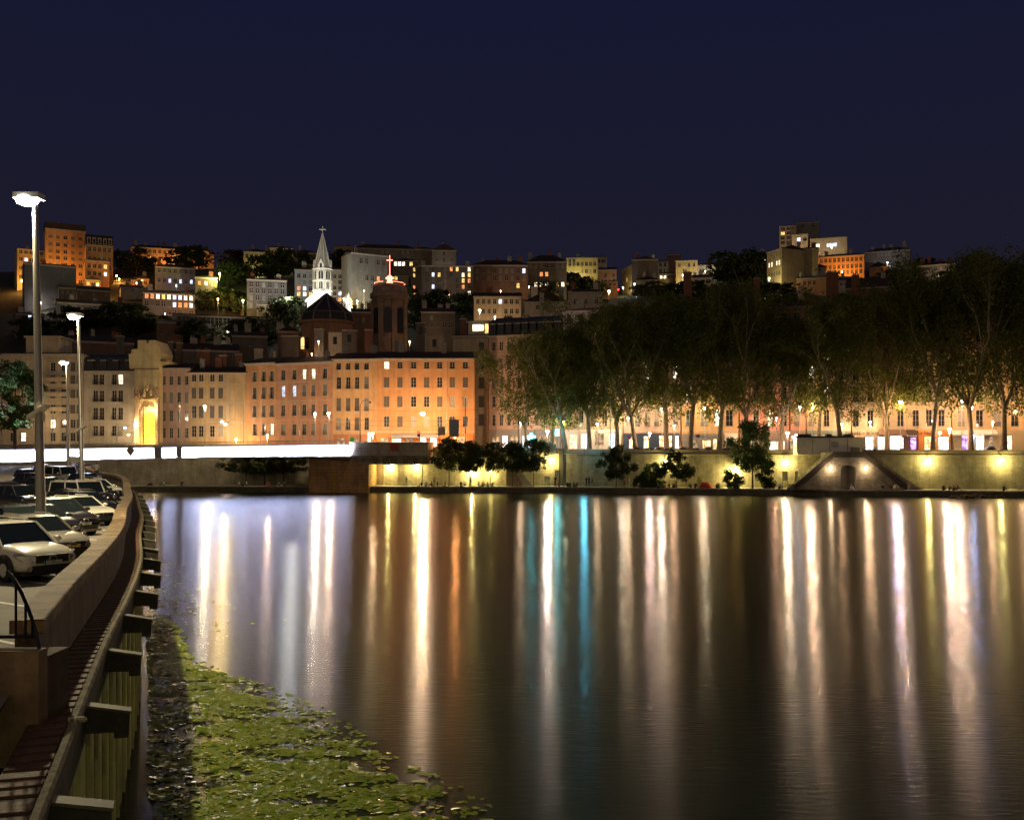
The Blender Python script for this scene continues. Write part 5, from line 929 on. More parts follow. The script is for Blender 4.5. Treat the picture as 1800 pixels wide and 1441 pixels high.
# ------------------------------------------------------------ bridge
A_ = Vector((P(614, 227)[0], 227)); B_ = Vector((-104, 199.2)); B2 = Vector((-150, 180)); U = (B_ - A_).normalized(); Nn = Vector((-U.y, U.x)); Nn = Nn if Nn.y > 0 else -Nn
Lb = (B_ - A_).length
def bz(s): return lerp(10.9, 9.6, s / Lb)       # top of the girder along the span
def bzb(s): return lerp(7.98, 6.75, s / Lb) + .35 * math.sin(math.pi * min(1, s / Lb))
def bp_(s, o=0): q = A_ + U * s + Nn * o; return (q.x, q.y)
br = thing('bridge', 'steel girder bridge with a brilliantly floodlit white side', 'bridge', (0, 0, 0))
steel = mat('white_girder_paint', (.80, .80, .82), .55); steelg = mat('grey_bridge_steel', (.34, .33, .34), .6, .2); under = mat('bridge_underside', (.10, .095, .09), .8, noise=.3, ns=1)
seg = 6.7; ns_ = int((Lb + 45) / seg); dk = MB(); web = MB(); fl = MB(); LAST = ns_ * seg
for k in range(ns_):
    s0, s1 = k * seg, (k + 1) * seg
    web.obox(bp_(s0, .5), bp_(s1, .5), .06, (bzb(s0) + .2, bzb(s1) + .2), (bz(s0) - .35, bz(s1) - .35))
    fl.obox(bp_(s0, .05), bp_(s1, .05), .55, (bzb(s0), bzb(s1)), (bzb(s0) + .2, bzb(s1) + .2), m=0); fl.obox(bp_(s0, .22), bp_(s1, .22), .38, (bz(s0) - .35, bz(s1) - .35), (bz(s0) - .12, bz(s1) - .12), m=1)
    dk.obox(bp_(s0, 7.3), bp_(s1, 7.3), 6.7, (bz(s0) - 1.0, bz(s1) - 1.0), (bz(s0) - .13, bz(s1) - .13))
    dk.obox(bp_(s0, 13.6), bp_(s1, 13.6), .2, (bzb(s0), bzb(s1)), (bz(s0) - 1.0, bz(s1) - 1.0))
    for o in (3, 6, 9, 12): dk.obox(bp_(s0, o), bp_(s1, o), .15, (bzb(s0) + .5, bzb(s1) + .5), (bz(s0) - 1.0, bz(s1) - 1.0))
web.build('girder_web', steel, br); fl.build('flange', [steel, steelg], br); dk.build('deck', under, br)
for k in range(ns_ + 1):
    s0 = k * seg; q = MB(); a, b_ = bp_(s0, .44), bp_(s0, .1); q.obox(a, b_, .05, bzb(s0) + .2, bz(s0) - .35); q.build('stiffener', steel, br)
for s0, w2 in ((36.0, .55), (40.2, .75)):
    q = MB(); q.obox(bp_(s0 - w2, -.05), bp_(s0 + w2, -.05), .45, bzb(s0) + .2, bz(s0) - .1); q.build('fin', steelg, br)
q = MB(); q.v += []; c = bp_(45.5, -.65); cz = (bz(45) + bzb(45)) / 2 + .55; dxx = U * .95
q.quad((c[0] - dxx.x, c[1] - dxx.y, cz), (c[0], c[1], cz - 1.35), (c[0] + dxx.x, c[1] + dxx.y, cz), (c[0], c[1], cz + 1.15))
c2 = bp_(45.5, -.58); q.quad((c2[0] - dxx.x, c2[1] - dxx.y, cz), (c2[0], c2[1], cz + 1.15), (c2[0] + dxx.x, c2[1] + dxx.y, cz), (c2[0], c2[1], cz - 1.35)); q.tube((c2[0], c2[1], cz), bp_(45.5, .4) + (cz,), .05, .05, 5)
tag(q.build('navigation_sign', mat('beige_sign', (.42, .36, .22), .7)), 'beige diamond navigation board hung on the white bridge side', 'sign')
q = MB(); q2 = MB(); s0 = 0
while s0 < LAST:
    s1 = min(s0 + 2.2, LAST); a, b_ = bp_(s0, .3), bp_(s1, .3)
    for dz, rr in ((.95, .05), (.62, .025), (.32, .025)): q.tube(a + (bz(s0) + dz - .15,), b_ + (bz(s1) + dz - .15,), rr, rr, 5, cap=False)
    q.tube(a + (bz(s0) - .12,), a + (bz(s0) + .82,), .04, .04, 5)
    q2.tube(bp_(s0, 13.5) + (bz(s0) + .85,), bp_(s1, 13.5) + (bz(s1) + .85,), .05, .05, 5, cap=False); q2.tube(bp_(s0, 13.5) + (bz(s0) - .12,), bp_(s0, 13.5) + (bz(s0) + .85,), .04, .04, 5); s0 = s1
q.build('railing', mat('bronze_rail', (.28, .22, .17), .5, .4), br); q2.build('railing', steelg, br)
for k in range(ns_):     # strip lights lying on the lower flange wash the web
    s0 = (k + .5) * seg; p = bp_(s0, -.42); zz_ = bzb(s0) + .33
    q = MB(); a, b_ = bp_(s0 - seg * .42, -.42), bp_(s0 + seg * .42, -.42); q.obox(a, b_, .07, bzb(s0) + .2, bzb(s0) + .29); q.build('strip_light', steelg, br)
    ld = light(br, (p[0], p[1], zz_), 5600, (.62, .68, 1), kind='AREA', shape='RECTANGLE', size=seg * .9, size_y=.12)
    dirv = Vector((Nn.x, Nn.y, .95)).normalized(); zax = -dirv; xax = Vector((U.x, U.y, 0)); yax = zax.cross(xax).normalized(); ld.matrix_local = Matrix.Translation((p[0], p[1], zz_)) @ Matrix((xax, yax, zax)).transposed().to_4x4()
for lb, px, py in (('wire', 0, 0),): pass
# pier and abutment
pierm = stone('pier_stone', (.62, .34, .15), (.50, .28, .13), (.22, .12, .06), 1.5, .75); abst = stone('abutment_stone', (.58, .47, .33), (.46, .38, .26), (.18, .15, .1), 1.25, .62)
ab = thing('bridge_abutment', 'massive weathered stone abutment with a rounded nose and corbelled overhang', 'abutment', (0, 0, 0))
px0, _ = P(543, 227.5); px1, _ = P(648, 227.5); mb = MB(); mb.wallstrip([(px0, 243), (px0, 227.5), (px1, 227.5), (px1, 243)], -1, 7.5); mb.build('pier', pierm, ab)
MB().box(px0 - .35, px1 + .05, 227.15, 243, 7.5, 7.95).build('pier_cap', mat('pier_cap_stone', (.36, .22, .13), .9, noise=.3, ns=1), ab)
MB().box(px0 + 5.3, px0 + 5.9, 227.42, 227.49, .3, 4.3).build('depth_gauge', mat('yellow_gauge', (.5, .33, .04), .8, noise=.4, ns=4), ab)
nx, _ = P(628, 226); q = MB(); pts = [(nx - 2.1 + 0, 229.5)] + [(nx - 2.1 * math.cos(math.pi * k / 16 * 1.0), 228.2 - 2.2 * math.sin(math.pi * k / 16)) for k in range(0, 9)] + [(P(752, 226)[0], 226.0), (P(757, 229)[0], 238)]
pts2 = pts; q.wallstrip(pts2, 8.3, 11.15); q.build('abutment_wall', abst, ab)
q = MB(); ins = [(x, y + (.0 if i < 10 else .0)) for i, (x, y) in enumerate(pts2)]
for a, b_ in zip(pts2[:-1], pts2[1:]):
    L = math.dist(a, b_); q.quad((a[0] + .1, a[1] + 1.3, 6.9), (b_[0] - .1, b_[1] + 1.3, 6.9), (b_[0], b_[1], 8.3), (a[0], a[1], 8.3), uv=[(a[0], 6.5), (a[0] + L, 6.5), (a[0] + L, 8.3), (a[0], 8.3)])
    q.quad((a[0] + .1, a[1] + 1.3, 6.35), (b_[0] - .1, b_[1] + 1.3, 6.35), (b_[0] - .1, b_[1] + 1.3, 6.9), (a[0] + .1, a[1] + 1.3, 6.9), uv=[(a[0], 5.8), (a[0] + L, 5.8), (a[0] + L, 6.5), (a[0], 6.5)])
q.build('corbel', abst, ab)
q = MB(); poly = [(x, y) for x, y in pts2]; q.quad(*[(x, y, 11.15) for x, y in poly]); q.quad(*[(x + .05, y + 1.3, 6.36) for x, y in reversed(poly)]); q.build('abutment_slab', concrete, ab)
q = MB()
for a, b_ in zip(pts2[:-1], pts2[1:]): q.obox((a[0], a[1] - .02), (b_[0], b_[1] - .02), .16, 11.02, 11.28)
q.build('coping', trimm, ab)
k = 0
for px in (655, 672, 690, 708, 726, 744): x, _ = P(px, 226); q = MB(); q.prism([(0, 6.4), (.9, 6.4), (.9, 8.25), (0, 8.25)], 0, .5); o = q.build('corbel', abst, ab); o.location = (x, 226.45, 0)
q = MB(); hx0 = P(540, 228)[0]
q.v += [(hx0 - 2.5, 227.4, 7.9), (nx - 1.9, 227.4, 7.9), (nx - 1.9, 227.4, 7.0 + 0), (nx - 1.9, 240, 7.9), (hx0 - 2.5, 240, 7.9), (nx - 1.9, 240, 7.0)]; q.f += [(0, 2, 1), (0, 4, 5, 2), (3, 5, 4), (0, 1, 3, 4), (1, 2, 5, 3)]; q.m += [0] * 5
q.build('bearing', under, br)
# signs on the abutment and masts on the bridge approach
def board(label, px, py0, py1, w_, d, m, lines=(), ls=.5, post=True, cat='sign', em=None):
    x, y = P(px, d); zg = 10.3 if post else Z(py1, d) - .05; t = thing('sign_board', label, cat, (x, y, zg)); z1, z0 = Z(py0, d) - zg, Z(py1, d) - zg; w2 = w_ / F * d / 2
    MB().box(-w2, w2, -.05, .05, z0, z1).build('panel', m, t)
    if post: MB().tube((-w2 * .5, .12, 0), (-w2 * .5, .12, z1), .06, .06, 6).build('post', galv, t)
    else: MB().box(-w2 * .6, w2 * .6, .05, .35, z0 + .1, z0 + .2).build('bracket', iron, t)
    for i, s_ in enumerate(lines): text('lettering', s_, ls, mat('white_letters', (.8, .8, .8), .6), t, (0, -.07, lerp(z1, z0, (i + .6) / (len(lines) + .2))), (R(90), 0, 0))
    return t
board('red rectangular notice hung on the abutment parapet', 693, 780, 790.5, 14, 225.7, mat('red_sign', (.5, .05, .03), .6), post=False)
q = board('small green sign on the bridge approach', 619, 768, 777, 7.5, 228, mat('green_sign', (.10, .35, .08), .6, emit=(.15, .6, .12), es=.25)); board('tall pale backlit panel on the bridge approach', 649, 760, 778, 5.5, 229, mat('pale_panel', (.7, .75, .6), .5, emit=(.8, 1, .75), es=1.2))
board('grey back of a big direction sign beside the orange building', 798, 737, 768, 17, 232, mat('grey_sign_back', (.25, .25, .27), .5, .3)); board('stack of small direction arrows seen from behind', 776, 750, 765, 13, 233, mat('sign_arrow', (.35, .33, .25), .6))
x, y = P(735.5, 233); t = thing('traffic_signal', 'red traffic light before the lit restaurant front', 'traffic light', (x, y, 10.3)); MB().tube((.3, 0, 0), (.3, 0, 3.4), .07, .07, 6).build('pole', iron, t); MB().box(-.25, .25, -.15, .15, 2.3, 3.5).build('housing', iron, t); MB().ball((0, -.2, 3.2), .22, 8).build('red_light', mat('red_signal'), t)
for lb, px, py, col in (('green cross pharmacy light by the grey shops', 934, 768, 0), ('teal lit box sign before the grey shops', 979.5, 760, 0), ('blue-white lit box low between the two plane trunks', 1027, 778, 1)):
    x, y = P(px, 234 if px < 1000 else 231); zg = street_z(x); t = thing('lit_sign', lb, 'lit sign', (x, y, zg)); h = Z(py, y) - zg
    MB().tube((0, .2, 0), (0, .2, h), .06, .06, 6).build('post', iron, t); q = MB()
    if px == 934: q.box(-.3, .3, -.1, .1, h - .9, h + .9); q.box(-.9, -.301, -.1, .1, h - .3, h + .3); q.box(.301, .9, -.1, .1, h - .3, h + .3)
    else: q.box(-.45, .45, -.1, .1, h - .75, h + .75)
    q.build('lit_box', mat('teal_sign_light', (.3, .8, .8), .4, emit=(.08, .75, .85), es=9) if not col else mat('blue_sign_light', (.5, .7, 1), .4, emit=(.45, .7, 1), es=12), t); light(t, (0, -.5, h), 350 if not col else 500, (.1, .8, .9) if not col else (.2, .8, .95), .3); light(t, (0, -.55, h), 350 if not col else 1100, (.06, .62, .75), .34, 'SPOT', (R(-86), 0, 0), spot_size=R(80), spot_blend=.6)  # river-facing spot added to draw out the teal streak
for k, (px, lb, top, d) in enumerate([(633, 'tall dark mast with a small curved lamp arm, unlit', 712, 228), (818, 'plain dark mast before the orange building', 700, 230), (911, 'dark mast before the first plane tree', 735, 230), (1018, 'slim straight mast between the plane trunks', 700, 228), (205, 'slim unlit mast near the ornate house', 711, 225), (316, 'unlit mast before the dusty pink house', 706, 228), (428, 'unlit mast left of the apricot house', 711, 231), (526, 'unlit mast before the salmon house', 712, 231), (457, 'short unlit post before the apricot house', 730, 231), (36, 'thin unlit mast at the left end of the bridge', 725, 215), (93, 'thin mast left of the slim lamp on the bridge', 715, 220), (1073, 'thin pale mast before the cream house', 700, 228), (1388, 'dark mast with a side arm before the rose house', 715, 226), (252, 'dark mast before the golden portal', 715, 226)]):
    if px > 650: d = max(d, at_line(WALL, px)[1] + 1.2)
    x, y = P(px, d); zg = street_z(x) if px > 600 else bz(0) - .2; h = Z(top, d) - zg; t = thing('mast', lb, 'mast', (x, y, zg)); MB().tube((0, 0, 0), (0, 0, h), .12, .08, 8).build('pole', iron if px in (633, 818, 911, 252, 1388) else galv, t)
    if px in (633, 1388): MB().path([(0, 0, h - .2), (.5, 0, h + .9), (1.5, 0, h + 1.2), (2.2, 0, h + .7)], .05, 6).ball((2.2, 0, h + .6), .25, 6).build('lamp_arm', iron, t)
# tram wires over the bridge approach
for i, (py0, py1) in enumerate(((737, 736), (745, 747))):
    a = P(590, 240) + (Z(py0, 240),); b_ = P(856, 240) + (Z(py1, 240),); q = MB(); n = 14; pt = [tuple(Vector(a).lerp(Vector(b_), k / n) + Vector((0, 0, -.5 * math.sin(math.pi * k / n)))) for k in range(n + 1)]; q.path(pt, .035, 4)
    tag(q.build('overhead_wire', iron), ('upper' if i == 0 else 'lower') + ' overhead wire spanning in front of the orange building', 'wire')

# ------------------------------------------------------------ stairs on the quay wall
def stairs():
    xL, yL = at_line(WALL, 1395); d = 209.5; X = lambda px: P(px, d)[0]
    cxm, cw = at_line(WALL, 1492); t = thing('double_stairs', 'double stone stair block with an arched niche between two glowing lamps', 'staircase', (0, 0, 0)); zt = 9.0
    nic = [(X(1477.5), 1.35)] + []; cxn = X(1491.5); nr = X(1505) - cxn
    arch = [(cxn + nr * math.cos(math.pi * k / 12), Z(826, d) + nr * .62 * math.sin(math.pi * k / 12)) for k in range(13)]
    L, Rr_, tl, tr = X(1404), X(1590), X(1466), X(1518); zc = Z(803, d)
    q = MB(); i = 0
    # block face around the niche, split in quads so no hole is needed
    def topz(x): return zc if tl <= x <= tr else (lerp(1.35, zc, (x - L) / (tl - L)) if x < tl else lerp(zc, 1.35, (x - tr) / (Rr_ - tr)))
    xs = sorted({L, Rr_, tl, tr, cxn - nr, cxn + nr} | {lerp(L, tl, k / 8) for k in range(9)} | {lerp(tr, Rr_, k / 8) for k in range(9)} | {a[0] for a in arch})
    def nz(x):
        if abs(x - cxn) >= nr - 1e-6: return None
        return Z(826, d) + nr * .62 * math.sqrt(max(0, 1 - ((x - cxn) / nr) ** 2))
    for a, b_ in zip(xs[:-1], xs[1:]):
        m_ = (a + b_) / 2; za, zb_ = topz(a), topz(b_)
        if abs(m_ - cxn) < nr: la = nz(a) or Z(826, d); lb_ = nz(b_) or Z(826, d)
        else: la = lb_ = 1.35
        q.quad((a, d, la), (b_, d, lb_), (b_, d, zb_), (a, d, za), uv=[(a, la), (b_, lb_), (b_, zb_), (a, za)])
    q.build('wall', stone('rubble_stone', (.36, .31, .24), (.26, .22, .17), (.12, .1, .08), .8, .38), t)
    q = MB(); q.prism([(cxn - nr, 1.36), (cxn + nr, 1.36)] + arch, d + .9, d + 1.0); q.build('niche_back', mat('niche_plaster', (.20, .17, .15), .9, noise=.3, ns=1), t)
    q = MB()
    for a, b_ in zip([(cxn + nr, 1.36)] + arch, arch + [(cxn - nr, 1.36)]): q.quad((a[0], d, a[1]), (b_[0], d, b_[1]), (b_[0], d + .9, b_[1]), (a[0], d + .9, a[1]))
    q.build('niche_reveal', concrete, t)
    dark = mat('dark_coping', (.09, .07, .055), .9, noise=.3, ns=1)
    for a, b_, za, zb_ in ((L - 1, tl, 1.35, zc), (tl, tr, zc, zc), (tr, Rr_ + .5, zc, 1.35)):
        q = MB(); q.prism([(a, za - .1), (b_, zb_ - .1), (b_, zb_ + 1.05), (a, za + 1.05)], d - .22, d + .3); q.build('sloping_parapet', dark, t)
    q = MB(); q.box(Rr_ + .5, Rr_ + 1.1, d - .25, d + 2, 1.35, 2.9); q.build('newel', trimm, t)
    n = 22; q = MB()
    for k in range(n):
        a, b_ = lerp(tr, Rr_ + 4, k / n), lerp(tr, Rr_ + 4, (k + 1) / n); z_ = lerp(zt, 1.5, (k + 1) / n); q.box(a, b_, d + .31, d + 5.5, 1.35, z_)
    for k in range(n):
        a, b_ = lerp(L - 1, tl, k / n), lerp(L - 1, tl, (k + 1) / n); z_ = lerp(1.5, zt, k / n); q.box(a, b_, d + .31, d + 5.5, 1.35, z_)
    q.box(tl, tr, d + 1.01, d + 9, 1.35, zt); q.build('step', concrete, t)
    q = MB(); k = 0
    while k <= 1: x_ = lerp(tr + 1.5, Rr_ + 3.5, k); z_ = lerp(zt - .2, 1.6, k); q.tube((x_, d + 5.4, z_), (x_, d + 5.4, z_ + 1), .03, .03, 4); k += .05
    q.tube((tr + 1.5, d + 5.4, zt + .8), (Rr_ + 3.5, d + 5.4, 2.6), .04, .04, 5); q.build('handrail', iron, t)
    for px, lb in ((1459, 'left glowing lamp on the stair block'), (1521.5, 'right glowing lamp on the stair block')):
        x = X(px); z = Z(822, d); tt = thing('wall_lamp', lb, 'wall lamp', (x, d - .35, z), 0, 'lamps on the stair block'); MB().ball((0, 0, 0), .3, 8, sz=1.4).build('bulb', bulb_mat((1, .85, .65), 16), tt); MB().box(-.1, .1, .1, .349, -.2, .5).build('bracket', iron, tt); light(tt, (0, -.5, .3), 190, (1, .72, .42), .25); light(tt, (0, -.5, -.5), 220, (1, .72, .42), .25)
stairs()
def wall_stair():
    x0, y = at_line(WALL, 905); d = y - 3.2; X = lambda px: P(px, d)[0]; t = thing('quay_stairs', 'single stair flight with a solid balustrade between the small quay trees', 'staircase', (0, 0, 0)); q = MB(); q.prism([(X(890), 1.35), (X(918), 1.35), (X(918), 2.3), (X(890), 7.0)], d, d + .4); q.build('balustrade', mat('stair_stone', (.33, .25, .18), .9, noise=.3, ns=1), t)
    q = MB()
    for k in range(16): q.box(X(892 + k * 2.9), X(892 + (k + 1) * 2.9), d + .41, d + 3, 1.35, 7.6 - k * .4)
    q.build('step', trimm, t)
wall_stair()
# kiosk, stone cabin and display boards
def kiosk():
    d = 219; x0, _ = P(1401, d); x1, _ = P(1521, d); W = x1 - x0; zg = 8.5; t = thing('kiosk', 'long low kiosk of pale grey panels with a dark flat roof above the stairs', 'kiosk', (x0, d, zg)); H = Z(769, d) - zg
    MB().box(0, W, 0, 3, 0, H).build('wall', mat('kiosk_panels', (.78, .74, .68), .6, noise=.15, ns=1), t); MB().box(-.2, W * .83, -.25, 3.2, H, H + .35).box(W * .02, W * .22, .6, 2.6, H + .35, H + .75).box(W * .45, W * .52, .6, 1.8, H + .35, H + .75).box(W * .72, W * .8, .6, 2.2, H + .35, H + .75).build('roof', mat('kiosk_roof', (.06, .035, .03), .7), t)
    MB().box(W * .83, W * 1.01, -.05, 3.1, H, H + .12).build('roof', trimm, t)
    for k in (.23, .48, .74): MB().box(W * k - .03, W * k + .03, -.04, -.003, .1, H - .05).build('panel_joint', iron, t)
    q = MB()
    for j in range(8): q.box(W * .5, W * .6, -.06, -.003, H * .45 + j * .16, H * .45 + j * .16 + .07)
    q.build('vent', galv, t); MB().box(W * .79, W * .9, -.9, -.1, 0, H * .42).build('cabinet', mat('kiosk_cabinet', (.2, .18, .16), .6), t)
kiosk()
def stone_cabin():
    d = 233.5; x0, _ = P(944, d); x1, _ = P(971, d); zg = 8.9; t = thing('stone_cabin', 'small windowless beige block standing on the upper quay by the pilaster', 'cabin', (x0, d, zg)); H = Z(778, d) - zg; W = x1 - x0
    MB().box(0, W, 0, 2, 0, H - .2).box(.3, W - .3, .2, 1.8, H - .2, H).build('wall', CRG, t); MB().box(W + .001, W + .9, .4, 1.8, 0, H - .3).build('side_box', trimm, t)
stone_cabin()
for px, lb, w_ in ((961, 'low white notice board on the quay', 8), (979, 'tall framed map board on the quay', 8), (1375, 'framed display board near the double stairs', 9), (1395, 'narrow dark board left of the double stairs', 4)):
    x, y = at_line(WALL, px); t = thing('notice_board', lb, 'notice board', (x, y - 2.2, 1.35)); w2 = w_ / F * y / 2; h = 3.6 if px != 961 else 2.2
    MB().box(-w2, -w2 + .1, -.05, .05, 0, h).box(w2 - .1, w2, -.05, .05, 0, h).box(-w2 + .1, w2 - .1, -.05, .05, h - .1, h).build('frame', iron, t); MB().box(-w2 + .1, w2 - .1, -.02, .02, h * .45, h - .1).build('panel', mat('notice_panel', (.5, .5, .42), .6, noise=.4, ns=5), t)
for px, lb in ((676, 'left'), ): pass
fr = MB(); xa, ya = at_line(WALL, 679); xb, yb_ = at_line(WALL, 739)

# ------------------------------------------------------------ near bank on the left
NP = [(-4.6, 5.5), (-5.2, 9), (-6.1, 12), (-7.6, 16.6), (-9.3, 21.9), (-11.0, 27.5), (-12.9, 33.5), (-15.05, 39.8), (-18.8, 50), (-23.1, 62.3), (-26.8, 72), (-31, 83), (-34.2, 91), (-37.2, 97), (-40.5, 102.5), (-43.8, 108), (-47.8, 116), (-53.5, 130), (-61, 150), (-86, 201)]
def zpark(d): return float(np.interp(d, [0, 62.3, 83, 97, 104, 116, 130, 150, 200], [5.4, 5.4, 5.6, 6.0, 6.1, 6.4, 6.4, 6.3, 6.1]))
def resample(pts, step):
    out = [pts[0]]
    for a, b_ in zip(pts[:-1], pts[1:]):
        n = max(1, int(math.dist(a, b_) / step))
        for k in range(1, n + 1): out.append((lerp(a[0], b_[0], k / n), lerp(a[1], b_[1], k / n)))
    return out
def cr_smooth(pts, n=6):
    out = []
    for i in range(len(pts) - 1):
        p0, p1, p2, p3 = (Vector(pts[max(0, i - 1)]), Vector(pts[i]), Vector(pts[i + 1]), Vector(pts[min(len(pts) - 1, i + 2)]))
        for k in range(n): t = k / n; q = .5 * ((2 * p1) + (p2 - p0) * t + (2 * p0 - 5 * p1 + 4 * p2 - p3) * t * t + (3 * p1 - p0 - 3 * p2 + p3) * t ** 3); out.append((q.x, q.y))
    out.append(tuple(pts[-1])); return out
NS = cr_smooth(NP, 6)
def offs(pts, o):
    out = []
    for i, p in enumerate(pts):
        a, b_ = pts[max(0, i - 1)], pts[min(len(pts) - 1, i + 1)]; t = Vector((b_[0] - a[0], b_[1] - a[1])).normalized(); out.append((p[0] + t.y * o, p[1] - t.x * o))     # + is towards the water (right)
    return out
def sweep(mb, pts, prof, m=0, zf=zpark):
    """prof: (offset, height over parking) pairs, swept along pts"""
    rows = [[(p[0], p[1], zf(p[1]) + h) for p in offs(pts, o)] for o, h in prof]; i0 = len(mb.v); n = len(pts)
    for r_ in rows: mb.v += r_
    for j in range(len(prof) - 1):
        u = 0
        for k in range(n - 1):
            L = math.dist(pts[k], pts[k + 1]); a = i0 + j * n + k; mb.f.append((a, a + 1, a + n + 1, a + n)); mb.m.append(m)
            mb.uv[len(mb.f) - 1] = [(u, j), (u + L, j), (u + L, j + 1), (u, j + 1)]; u += L
i_end = min(range(len(NS)), key=lambda i: abs(NS[i][1] - 16.3)); WP = NS[i_end:]
coping = mat('parapet_coping', (.21, .13, .052), .8, noise=.8, ns=1.3, bump=.7, bs=14); wallc = mat('stained_concrete', (.12, .075, .04), .9, noise=.7, ns=1.2, bump=.4, bs=5, streak=2.4)
near = thing('quay_parapet', 'curving concrete parapet with a broad worn coping around the car park', 'parapet', (0, 0, 0))
mb = MB(); sweep(mb, WP, [(-.50, .68), (-.50, .9), (0, .9), (.02, .88), (.02, .68), (-.1, .66)]); mb.quad(*[(offs(WP, o)[0][0], offs(WP, o)[0][1], zpark(16) + h) for o, h in ((-.5, .68), (.02, .68), (.02, .88), (-.5, .9))]); mb.build('coping', coping, near)
mb = MB(); sweep(mb, WP, [(-.42, -.1), (-.42, .68)]); sweep(mb, WP, [(-.07, .68), (-.05, -.42)]); mb.quad(*[(offs(WP, o)[0][0], offs(WP, o)[0][1], zpark(16) + h) for o, h in ((-.42, -.6), (-.05, -.6), (-.07, .68), (-.42, .68))]); mb.build('wall', wallc, near)
q = MB(); x0_, x1_ = P(-160, 15.3)[0], P(70, 15.3)[0]; q.box(x0_, x1_, 15.25, 15.55, 4.3, Z(1143, 15.3)); q.build('return_wall', mat('return_wall_concrete', (.34, .21, .11), .9, noise=.6, ns=1.4, bump=.5, bs=5, streak=2.4), near); MB().box(x1_ - .34, x1_ - .02, 15.551, 16.35, 4.3, 5.9).build('return_wall', wallc, near)
LP = [(x, y) for x, y in NS if y < 135]
led = thing('quay_ledge', 'narrow ribbed rusty brown ledge along the outer foot of the parapet', 'ledge', (0, 0, 0)); rust = mat('rusty_planks', (.13, .055, .028), .75, noise=.5, ns=3, bump=.5, bs=10); kerb = mat('mossy_kerb', (.16, .125, .055), .85, noise=.8, ns=3, bump=.7, bs=16)
mb = MB(); sweep(mb, LP, [(-.06, -.47), (.55, -.47)]); mb.build('ledge_bed', mat('dark_rust', (.06, .03, .02), .8), led)
mb = MB(); pts = resample(LP, .32); oa, ob = offs(pts, -.04), offs(pts, .50)
for k in range(0, len(pts) - 1):
    if pts[k][1] > 75: break
    a0, a1, b0, b1 = Vector(oa[k]), Vector(oa[k + 1]), Vector(ob[k]), Vector(ob[k + 1]); z = zpark(pts[k][1]) - .44
    a1 = a0.lerp(a1, .62); b1 = b0.lerp(b1, .62); mb.quad((*a0, z), (*b0, z), (*b1, z), (*a1, z)); mb.quad((*a0, z - .04), (*b0, z - .04), (*b0, z), (*a0, z)); mb.quad((*b1, z - .04), (*a1, z - .04), (*a1, z), (*b1, z))
mb.build('plank', rust, led)
mb = MB(); sweep(mb, LP, [(.54, -.45), (.55, -.37), (.64, -.36), (.67, -.42)]); mb.build('kerb', kerb, led)
mb = MB(); sweep(mb, LP, [(.665, -.42), (.64, -1.12), (.3, -1.2)]); mb.build('edge_beam', mat('dark_edge_beam', (.07, .05, .03), .85, noise=.5, ns=2, bump=.4, bs=6), led)
q = MB(); wp2 = resample(WP, .5); oi, oo = offs(wp2, -.505), offs(wp2, .025)
for k in range(5, len(wp2) - 5, 5):
    if wp2[k][1] > 90: break
    z = zpark(wp2[k][1]) + .9; a_, b_ = Vector(oi[k]), Vector(oo[k]); q.obox(a_, b_, .012, z - .22, z + .003)
q.build('coping_joint', mat('joint_dark', (.05, .04, .03), .9), near)
# sheet piles
def piles():
    t = thing('sheet_pile_wall', 'stained sheet piling coloured with yellow-green lamp light, rising from the water under the ledge', 'sheet piling', (0, 0, 0))
    pts = resample([p for p in offs(LP, .42)], .45); o1 = offs(pts, .14); P_ = [(o1 if (k // 2) % 2 else pts)[k] for k in range(len(pts))]
    mb = MB(); mb.wallstrip(P_, -.6, [zpark(p[1]) - 1.15 for p in P_]); mb.build('pile_face', mat('pile_steel', (.50, .52, .13), .6, noise=.6, ns=.7, bump=.35, bs=3, streak=1.6), t)  # yellow-green of the lamp light is put into the pile colour
    mb = MB()
    for k in range(0, len(P_) - 1, 4):
        p = o1[k]; z = zpark(p[1]) - 1.15
        if p[1] < 75: mb.tube((p[0], p[1], -.5), (p[0], p[1], z), .055, .055, 6)
    mb.build('interlock', mat('pile_rib', (.50, .44, .17), .6, noise=.3, ns=3), t)
piles()
bm_ = mat('bracket_steel', (.05, .04, .025), .7, noise=.5, ns=3, bump=.4, bs=8)
pl = resample(LP, .25); dist_ = 0; last = -99; cnt = 0; BR = None
